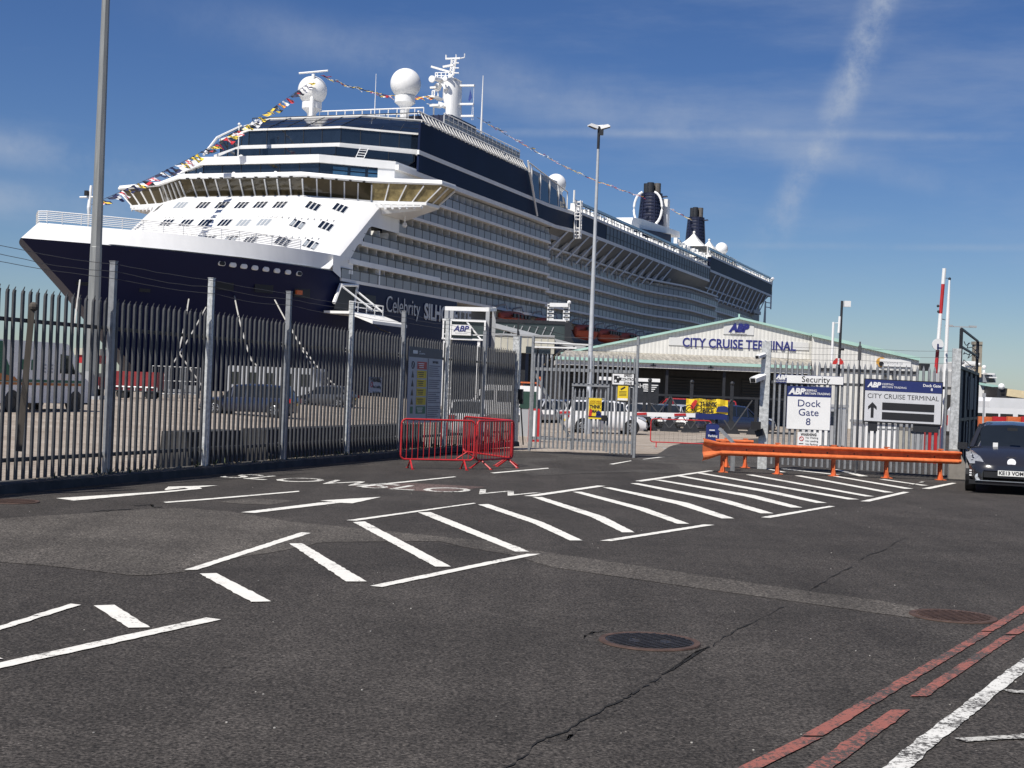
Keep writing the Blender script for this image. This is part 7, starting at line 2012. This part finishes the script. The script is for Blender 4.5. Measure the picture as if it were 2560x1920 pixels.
def van(name, label, loc, rz, L_, W_, H_, paint, group=None, windows=0, cab=True, cat='van', stripe=None):
    t = thing(name, label, cat, tuple(loc), rz, group)
    hl = L_ / 2
    if cab: prof = [(-hl, .35), (-hl + .02, H_ - .25), (-hl + .2, H_), (hl - 1.75, H_), (hl - 1.35, H_ - .12), (hl - .72, H_ * .56), (hl - .12, H_ * .46), (hl, H_ * .34), (hl, .35)]
    else: prof = [(-hl, .35), (-hl, H_ - .2), (-hl + .15, H_), (hl - .25, H_), (hl - .06, H_ - .3), (hl, H_ * .45), (hl, .35)]
    b = MB(); b.prism(prof, V((-W_ / 2, 0, 0)), V((0, 1, 0)), UP, V((W_, 0, 0))); part('body', b, paint, t, False)
    for sx in (-1, 1):
        x = sx * (W_ / 2 + .012)
        b = MB()
        if cab: b.prism([(hl - 2.1, H_ * .56), (hl - 1.0, H_ * .55), (hl - 1.45, H_ * .82), (hl - 2.1, H_ * .84)], V((x, 0, 0)), V((0, 1, 0)), UP, V((-sx * .02, 0, 0))); part('side_window', b, CARGLASS, t, False)
        for k in range(windows):
            y1 = hl - 2.4 - k * (L_ - 3.0) / windows if cab else hl - .4 - k * (L_ - .8) / windows
            b = MB(); b.bb((x - .015, y1 - (L_ - 3.0) / windows + .12, H_ * .52), (x + .005, y1, H_ * .84)); part('side_window', b, CARGLASS, t, False)
        if stripe:
            for z, mt in stripe: b = MB(); b.bb((x - .012, -hl + .3, z - .05), (x + .003, hl - .6, z + .05)); part('stripe', b, mt, t, False)
        for wy in (hl - .95, -hl + 1.1):
            b = MB(); c = V((sx * (W_ / 2 - .22), wy, .36)); b.lathe(c, [(.2, 0), (.36, .02), (.36, .20), (.25, .235), (.24, .2), (.01, .19)], 18, V((0, 1, 0)), UP, V((sx, 0, 0))); w_o = part('wheel', b, TYRE, t, False, 40)
            b = MB(); b.disc(c + V((sx * .20, 0, 0)), .2, V((0, 1, 0)), UP, V((sx * .02, 0, 0)), 14); part('rim', b, RIM, w_o, False)
            b = MB(); b.disc(V((sx * (W_ / 2 - .2), wy, .40)), .46, V((0, 1, 0)), UP, V((sx * .206, 0, 0)), 18); part('wheel_arch', b, BLACK, t, False)
        b = MB(); b.bb((sx * (W_ / 2 - .45), hl - .05, H_ * .30), (sx * (W_ / 2 - .06), hl + .015, H_ * .38)); part('headlight', b, LAMPG, t, False)
        b = MB(); b.bb((sx * (W_ / 2 - .14), -hl - .012, .9), (sx * (W_ / 2 - .03), -hl + .01, 1.5)); part('tail_light', b, TAIL, t, False)
    b = MB()
    if cab: b.add([V((-W_ * .44, hl - .74, H_ * .58)), V((W_ * .44, hl - .74, H_ * .58)), V((W_ * .42, hl - 1.33, H_ * .95)), V((-W_ * .42, hl - 1.33, H_ * .95))], [(0, 1, 2, 3)]); b.v = [(x, y + .02, z + .015) for x, y, z in b.v]
    else: b.bb((-W_ * .46, hl - .04, H_ * .46), (W_ * .46, hl + .012, H_ * .86))
    part('windscreen', b, CARGLASS, t, False)
    b = MB(); b.bb((-W_ / 2 - .01, -hl - .04, .3), (W_ / 2 + .01, -hl + .06, .55)); b.bb((-W_ / 2 - .01, hl - .1, .28), (W_ / 2 + .01, hl + .03, .55)); part('bumper', b, BLACK, t, False)
    return t
GRN, ORN = M('livery_green', (.012, .11, .055), .4), M('livery_orange', (.45, .16, .03), .4)
yv = 60; xr = P(214, 1008, yv).x
pv = van('panel_van', 'white high roof delivery van with green and orange livery behind the fence', (xr - .75 - FD.x * 3.1, yv - FD.y * 3.1, gz(xr - 1, yv - 3)), -math.atan2(FD.x, FD.y), 6.2, 2.05, 2.78, CAR_WHITE, stripe=[(1.22, GRN), (1.10, ORN)])
b = MB(); b.prism([(-3.0, 1.3), (-1.95, 1.3), (-2.6, 2.3), (-2.7, 2.72), (-3.0, 2.72)], V((1.040, 0, 0)), V((0, 1, 0)), UP, V((-.02, 0, 0))); part('livery_panel', b, GRN, pv, False)
b = MB(); b.prism([(-2.9, 1.22), (-1.7, 1.2), (-1.9, 1.36), (-2.9, 1.5)], V((1.044, 0, 0)), V((0, 1, 0)), UP, V((-.02, 0, 0))); part('livery_panel', b, ORN, pv, False)
b = MB()
for y in (-1.5, -.75): b.bb((1.03, y - .14, 1.65), (1.045, y + .2, 2.05))
part('livery_lettering', b, GRN, pv, False)
b = MB()
for k in range(3):
    for y in (-.1, .35): b.bb((1.03, y - .12, 1.55 + k * .14), (1.042, y + .16, 1.62 + k * .14))
part('small_lettering', b, GREY_S, pv, False)
yc = 104
x0 = P(570, 980, yc).x; x1 = P(812, 980, yc).x
van('coach', 'silver coach with a white roof behind the middle of the palisade fence', ((x0 + x1) / 2, yc, gz(-10, yc)), R(90), x1 - x0, 2.5, 2.75, CAR_SILVER, None, 5, False, 'coach')
van('minibus', 'white minibus behind the last bay before the gate', (P(1262, 960, 96).x, 96, gz(-1, 96)), R(80), 5.4, 2.0, 2.3, CAR_WHITE, None, 3)
van('minibus', 'white minibus with dark windows at the far right behind the orange barriers', (P(2500, 1010, 84).x, 84, gz(30, 84)), R(-88), 5.6, 2.0, 2.05, CAR_WHITE, None, 3)
van('minibus', 'white high roof van at the right edge behind the other minibus', (P(2560, 1005, 92).x, 92, gz(32, 92)), R(-80), 6.0, 2.1, 2.7, CAR_WHITE, None, 0)
car('dark green car half hidden behind the black people carrier', (P(2580, 1070, 60).x, 60, gz(23, 60)), R(-85), paintm('car_green', (.012, .03, .02)), 4.5, 1.8, 1.42, 'hatch')

DKRED = M('faded_red', (.22, .018, .02), .6, 0, .25, 2)
# red baggage trailer, tug and wire cages on the quay
def trailer(name, label, px0, px1, y, h, mt, rails, cat, group=None):
    a, c = P(px0, 980, y).x, P(px1, 980, y).x; g_ = gz(a, y)
    t = thing(name, label, cat, ((a + c) / 2, y, g_), group=group)
    b = MB(); b.bb((a, y, g_ + .55), (c, y + 1.8, g_ + h)); part('body', b, mt, t)
    b = MB(); b.bb((a - .1, y - .05, g_ + .45), (c + .1, y + 1.85, g_ + .55)); part('chassis', b, STEEL_D, t)
    for x in (a + .5, c - .5):
        for yy_ in (y + .1, y + 1.5): b = MB(); b.disc(V((x, yy_ - .1, g_ + .3)), .3, V((1, 0, 0)), UP, V((0, .22, 0)), 16); part('wheel', b, TYRE, t)
    b = MB(); b.tube([V((a, y - .04, g_ + rails)), V((c, y - .04, g_ + rails))], .05, 5)
    for k in range(5): x = a + (c - a) * k / 4; b.tube([V((x, y - .04, g_ + .5)), V((x, y - .04, g_ + rails))], .04, 5)
    part('handrail', b, WHITE, t)
    return t, a, c, g_
trailer('baggage_trailer', 'red baggage trailer behind the fence just right of the nearest tall post', 282, 392, 92, 1.75, DKRED, .75, 'trailer')
t, a, c, g_ = trailer('baggage_tug', 'red baggage tug with a cream canopy roof behind the tall lighting mast', 182, 246, 96, 1.3, DKRED, .7, 'tug')
b = MB(); b.bb((a, 96, g_ + 2.75), (c, 98, g_ + 3.2)); part('canopy', b, CREAM, t)
b = MB(); b.bb((a + .1, 96.1, g_ + 2.2), (c - .1, 97.9, g_ + 2.75)); part('cab', b, RED, t)
b = MB()
for x in (a + .1, c - .1):
    for yy_ in (96.1, 97.9): b.tube([V((x, yy_, g_ + 1.3)), V((x, yy_, g_ + 2.8))], .06, 5)
part('canopy_post', b, STEEL_D, t)
for i, px in enumerate((400, 432, 470)):
    y = 98 + i * 2; q = P(px, 985, y); g_ = gz(q.x, y)
    t = thing('luggage_cage', ['wire luggage cage nearest the red trailer', 'wire luggage cage between two others beside the red trailer', 'wire luggage cage nearest the dark blue estate car'][i], 'cage', (q.x, y, g_), group='wire luggage cages')
    b = MB()
    for dx in (-.6, .6):
        for dy in (0, 1): b.tube([V((q.x + dx, y + dy, g_)), V((q.x + dx, y + dy, g_ + 2.2))], .035, 5)
    for z in (.3, 1.2, 2.2):
        for dy in (0, 1): b.tube([V((q.x - .6, y + dy, g_ + z)), V((q.x + .6, y + dy, g_ + z))], .03, 5)
    part('frame', b, GALV, t)
    b = MB()
    for k in range(9): b.tube([V((q.x - .6 + .15 * k, y, g_ + .3)), V((q.x - .6 + .15 * k, y, g_ + 2.2))], .012, 4)
    part('wire_mesh', b, GALV, t)
    b = MB(); b.bb((q.x - .55, y + .1, g_ + .25), (q.x + .55, y + .9, g_ + .32 + .3 * i)); part('base_tray', b, GREY_S, t)

# ================================================================== RIGHT-HAND SIDE
g0, g1 = V((11.0, 35.15, 0)), V((13.95, 42.7, 0))
dg = (g1 - g0).normalized(); dn = V((dg.y, -dg.x, 0))
sg = thing('sheeted_gate', 'dark sheeted steel gate leaf swung open beside the corner post', 'gate', tuple(g0))
lg = (g1 - g0).length
b = MB(); b.box((g0 + g1) / 2 + UP * 1.42, (lg, .04, 2.7), (dg, dn, UP)); part('sheet', b, M('gate_sheet', (.045, .05, .062), .55, .1, .2, 1.2), sg)
b = MB()
for z in (.1, 1.45, 2.76): b.box((g0 + g1) / 2 + dn * .04 + UP * z, (lg, .06, .08), (dg, dn, UP))
for k in range(5): b.box(g0.lerp(g1, k / 4) + dn * .04 + UP * 1.42, (.08, .07, 2.76), (dg, dn, UP))
part('frame', b, STEEL_D, sg)
b = MB(); b.box(g0.lerp(g1, .68) - dn * -.045 + UP * 2.15, (lg * .46, .02, .9), (dg, dn, UP)); b.box(g0.lerp(g1, .45) + dn * .045 + UP * .78, (.5, .02, 1.2), (dg, dn, UP)); b.box(g0.lerp(g1, .8) + dn * .045 + UP * .78, (1.2, .02, 1.2), (dg, dn, UP)); part('lighter_panel', b, M('gate_panel', (.10, .105, .115), .6, .1, .15, 3), sg)
b = MB()
pa, pc = g0 + dg * .9, g1 - dg * .1
for p in (pa, pc): b.beam(p + UP * 2.76, p + UP * 3.75, .07, .07)
b.beam(pa + UP * 3.75, pc + UP * 3.75, .05, .05); b.beam(pa + UP * 3.3, pc + UP * 3.3, .05, .05); part('top_frame', b, STEEL_D, sg)
b = MB(); rr = random.Random(8)
for k in range(3): b.tube([pa.lerp(pc, i / 10) + UP * (2.95 + .25 * k + .08 * rr.uniform(-1, 1)) + dn * .1 * rr.uniform(-1, 1) for i in range(11)], .012, 4)
part('barbed_wire', b, WIRE, sg)

def fbox(px0, py0, px1, py1, y, d): a, c = P(px0, py0, y), P(px1, py1, y); return (min(a.x, c.x), y, min(a.z, c.z)), (max(a.x, c.x), y + d, max(a.z, c.z))
ZR = zm(2400, 860, 160 / 1327)
# stone tower
y = 420; a, c = P(*ZR(305, 10), y), P(*ZR(465, 10), y)
tw = thing('stone_tower', 'tall weathered stone tower far beyond the sheeted gate', 'tower', ((a.x + c.x) / 2, y, 0))
b = MB(); cx_, wd = (a.x + c.x) / 2, (c.x - a.x); b.bb((cx_ - wd / 2, y, 0), (cx_ + wd / 2, y + wd, a.z)); part('shaft', b, STONE, tw)
b = MB()
for k in range(4): b.bb((cx_ - wd / 2 - .25 + k * wd * .28, y - .2, a.z), (cx_ - wd / 2 + k * wd * .28 + wd * .15, y + wd + .2, a.z + .9))
part('parapet', b, STONE, tw)
b = MB()
for k in range(6): b.bb((cx_ - .35, y - .06, a.z - 4 - k * 3.4), (cx_ + .35, y - .02, a.z - 2.4 - k * 3.4))
part('window', b, BLACK, tw)
# far white ship superstructure
y = 300; fs = thing('distant_ship', 'upperworks of another white ship with two radomes beyond the far sheds', 'ship', (P(*ZR(300, 500), y).x, y, 0))
b = MB(); b.bb(*fbox(*ZR(0, 560), *ZR(360, 900), y, 20)); b.bb(*fbox(*ZR(100, 350), *ZR(350, 560), y + 3, 14)); b.bb(*fbox(*ZR(-30, 400), *ZR(60, 600), y + 3, 14)); part('superstructure', b, WHITE_S, fs)
b = MB(); b.bb(*fbox(*ZR(370, 620), *ZR(740, 800), y + 2, 12)); part('lower_deck', b, M('far_ship_grey', (.30, .32, .35), .5), fs)
b = MB(); b.bb(*fbox(*ZR(365, 470), *ZR(440, 690), y + 1, 6)); part('funnel', b, M('far_funnel', (.62, .50, .33), .5), fs)
b = MB(); b.bb(*fbox(*ZR(570, 600), *ZR(720, 640), y, 8)); b.bb(*fbox(*ZR(610, 680), *ZR(770, 710), y, 8)); part('upper_deck', b, WHITE_S, fs)
b = MB(); b.bb(*fbox(*ZR(620, 740), *ZR(720, 780), y + 1.5, .4)); b.bb(*fbox(*ZR(110, 420), *ZR(340, 435), y + 2.5, .4)); b.bb(*fbox(*ZR(110, 480), *ZR(340, 495), y + 2.5, .4)); part('window', b, GLASS_D, fs)
for px, py, r_ in ((395, 420, 30), (500, 480, 44), (495, 570, 30)):
    c = P(*ZR(px, py), y + 4); b = MB(); b.sph(c, r_ * .1206 / F * y, 16, 10); b.tube([c - UP * 1.2, c - UP * 5], .6, 8); part('radome', b, WHITE_S, fs, smooth=40)
# sheds on the right
y = 150; sh1 = thing('white_shed', 'white shed with a mint roof edge beyond the sheeted gate', 'building', (P(*ZR(600, 900), y).x, y, 0))
a, c = P(*ZR(395, 850), y), P(*ZR(770, 1075), y)
b = MB(); b.bb((a.x, y, c.z), (c.x, y + 12, a.z - .1)); part('wall', b, CLAD, sh1)
b = MB(); b.beam(P(*ZR(385, 820), y - .1), P(*ZR(775, 885), y - .1), .4, .25); part('roof_edge', b, MINT, sh1)
b = MB(); b.bb((a.x, y + .4, 0), (c.x, y + 12, c.z)); part('dark_base', b, CLAD_DK, sh1)
b = MB(); q = P(*ZR(740, 985), y); b.bb((q.x - .25, y - .1, q.z - .4), (q.x + .2, y - .01, q.z + .4)); part('wall_lamp', b, STEEL_D, sh1)
y = 146; sh2 = thing('dark_warehouse', 'long dark grey warehouse with a lit cream strip at the right edge', 'building', (P(2540, 1000, y).x, y, 0))
a, c = P(*ZR(770, 890), y), P(*ZR(1400, 985), y)
b = MB(); b.prism([(a.x, 0), (c.x + 60, 0), (c.x + 60, c.z - 2), (c.x, c.z), (a.x, a.z)], V((0, y, 0)), V((1, 0, 0)), UP, V((0, 20, 0))); part('wall', b, CLAD_DK, sh2)
b = MB(); b.beam(P(*ZR(975, 1000), y - .1), P(*ZR(1400, 1060), y - .1), .1, .75); part('cream_strip', b, M('cream_strip', (.72, .60, .38), .5), sh2)
b = MB(); b.bb(*fbox(*ZR(910, 1125), *ZR(1175, 1165), y - .2, .15)); part('white_panel', b, SIGNW, sh2)
b = MB(); b.bb(*fbox(*ZR(860, 995), *ZR(925, 1045), y - .1, .08)); part('window', b, BLACK, sh2)
b = MB(); b.bb(*fbox(*ZR(1020, 1240), *ZR(1185, 1290), y - 20, .15)); part('yellow_board', b, YELLOW, sh2)
b = MB(); c = P(*ZR(860, 885), y); b.sph(c, .35, 8, 6); part('roof_vent', b, WHITE, sh2)
y = 118; aw = thing('canvas_canopy', 'white sloping canvas canopy below the white shed', 'canopy', (P(*ZR(560, 1150), y).x, y, 0))
b = MB(); q = [P(*ZR(x_, y_), y) for x_, y_ in ((360, 880), (420, 860), (520, 1090), (700, 1150), (930, 1245), (660, 1240), (370, 1190))]
b.add(q + [p + V((0, 4, .2)) for p in q], [tuple(range(7)), tuple(range(13, 6, -1))] + [(i, (i + 1) % 7, 7 + (i + 1) % 7, 7 + i) for i in range(7)]); part('canvas', b, FABRIC, aw)
b = MB()
for x_ in (500, 700, 900): q0 = P(*ZR(x_, 1230), y); b.tube([V((q0.x, y + .1, 0)), V((q0.x, y + .1, q0.z))], .07, 6)
part('post', b, GREY_S, aw)
# street lamp far right and thin post
y = 120; q = P(*zm(2080, 650, 480 / 2212)(1480, 900), y); tp_ = P(*zm(2080, 650, 480 / 2212)(1490, 770), y)
fl = thing('street_lamp', 'distant twin headed street lamp above the open sheeted gate', 'street lamp', (q.x, y, 0))
b = MB(); b.tube([V((q.x, y, 0)), V((q.x, y, tp_.z))], [.12, .07], 8); b.beam(V((q.x - .9, y, tp_.z)), V((q.x + .9, y, tp_.z)), .08, .08); part('pole', b, GREY_S, fl)
for s_ in (-1, 1): b = MB(); b.box(V((q.x + s_ * 1.0, y, tp_.z + .05)), (.6, .3, .16)); part('lamp_head', b, GREY_S, fl)
y = 70; q = P(*ZR(500, 1060), y); b = MB(); b.tube([V((q.x, y, gz(q.x, y))), q], .05, 6); b.box(q, (.14, .1, .2)); single('sign_post', b, GREY_S, 'thin grey post in front of the white canvas canopy', 'post')
# orange water barriers with chevrons
for i in range(4):
    y = 74 - i * .4; px0 = 2446 + i * 36; a, c = P(px0, 1041, y), P(px0 + 34, 1062, y); g_ = gz(a.x, y)
    t = thing('water_barrier', ['orange road barrier nearest the sheeted gate', 'orange road barrier second from the sheeted gate', 'orange road barrier third from the sheeted gate', 'orange road barrier cut by the right edge'][i], 'barrier', ((a.x + c.x) / 2, y, g_), group='orange plastic road barriers')
    h = a.z - g_
    b = MB(); b.prism([(-.30, 0), (.30, 0), (.28, .25 * h), (.14, .45 * h), (.11, h), (-.11, h), (-.14, .45 * h), (-.28, .25 * h)], V((a.x, y, g_)), V((0, 1, 0)), UP, V((c.x - a.x - .03, 0, 0))); part('body', b, ORANGE if i % 2 == 0 else RED, t)
    b = MB(); m_ = (a.x + c.x) / 2; b.bb((a.x + .04, y - .33, g_ + h * .30), (c.x - .06, y - .30, g_ + h * .72)); part('board', b, SIGNK, t)
    b = MB(); b.prism([(-.16, -.14), (-.02, -.14), (.14, 0), (-.02, .14), (-.16, .14), (0, 0)], V((m_, y - .335, g_ + h * .51)), V((1, 0, 0)), UP, V((0, -.015, 0))); part('chevron', b, SIGNW, t)
# orange machine and clutter behind the gate hinge
y = 100; a, c = P(1302, 948, y), P(1345, 992, y); g_ = gz(a.x, y)
t = thing('forklift', 'orange forklift behind the hinge side of the gate', 'forklift', ((a.x + c.x) / 2, y, g_))
b = MB(); b.bb((a.x, y, g_ + .4), (c.x, y + 2, g_ + 1.5)); part('body', b, ORANGE, t)
b = MB()
for x in (a.x + .1, c.x - .1): b.bb((x - .06, y + .1, g_ + 1.5), (x + .06, y + .2, g_ + 2.5)); b.bb((x - .06, y + 1.6, g_ + 1.5), (x + .06, y + 1.7, g_ + 2.5))
b.bb((a.x, y, g_ + 2.5), (c.x, y + 1.8, g_ + 2.6)); b.bb((c.x, y + .5, g_ + .2), (c.x + .15, y + 1.2, g_ + 3.0)); part('mast_and_guard', b, ORANGE, t)
for x in (a.x + .35, c.x - .35): b = MB(); b.disc(V((x, y - .05, g_ + .35)), .35, V((1, 0, 0)), UP, V((0, .3, 0)), 16); part('wheel', b, TYRE, t)
y = 62; a, c = P(1302, 978, y), P(1338, 1060, y); g_ = gz(a.x, y)
t = thing('ticket_kiosk', 'dark green kiosk with a white lower half behind the gate hinge', 'kiosk', ((a.x + c.x) / 2, y, g_))
b = MB(); b.bb((a.x, y, g_), (c.x, y + .6, a.z - .75)); part('base', b, GREY_S, t)
b = MB(); b.bb((a.x - .02, y - .02, a.z - .75), (c.x + .02, y + .62, a.z)); part('header', b, M('kiosk_green', (.02, .055, .04), .5), t)
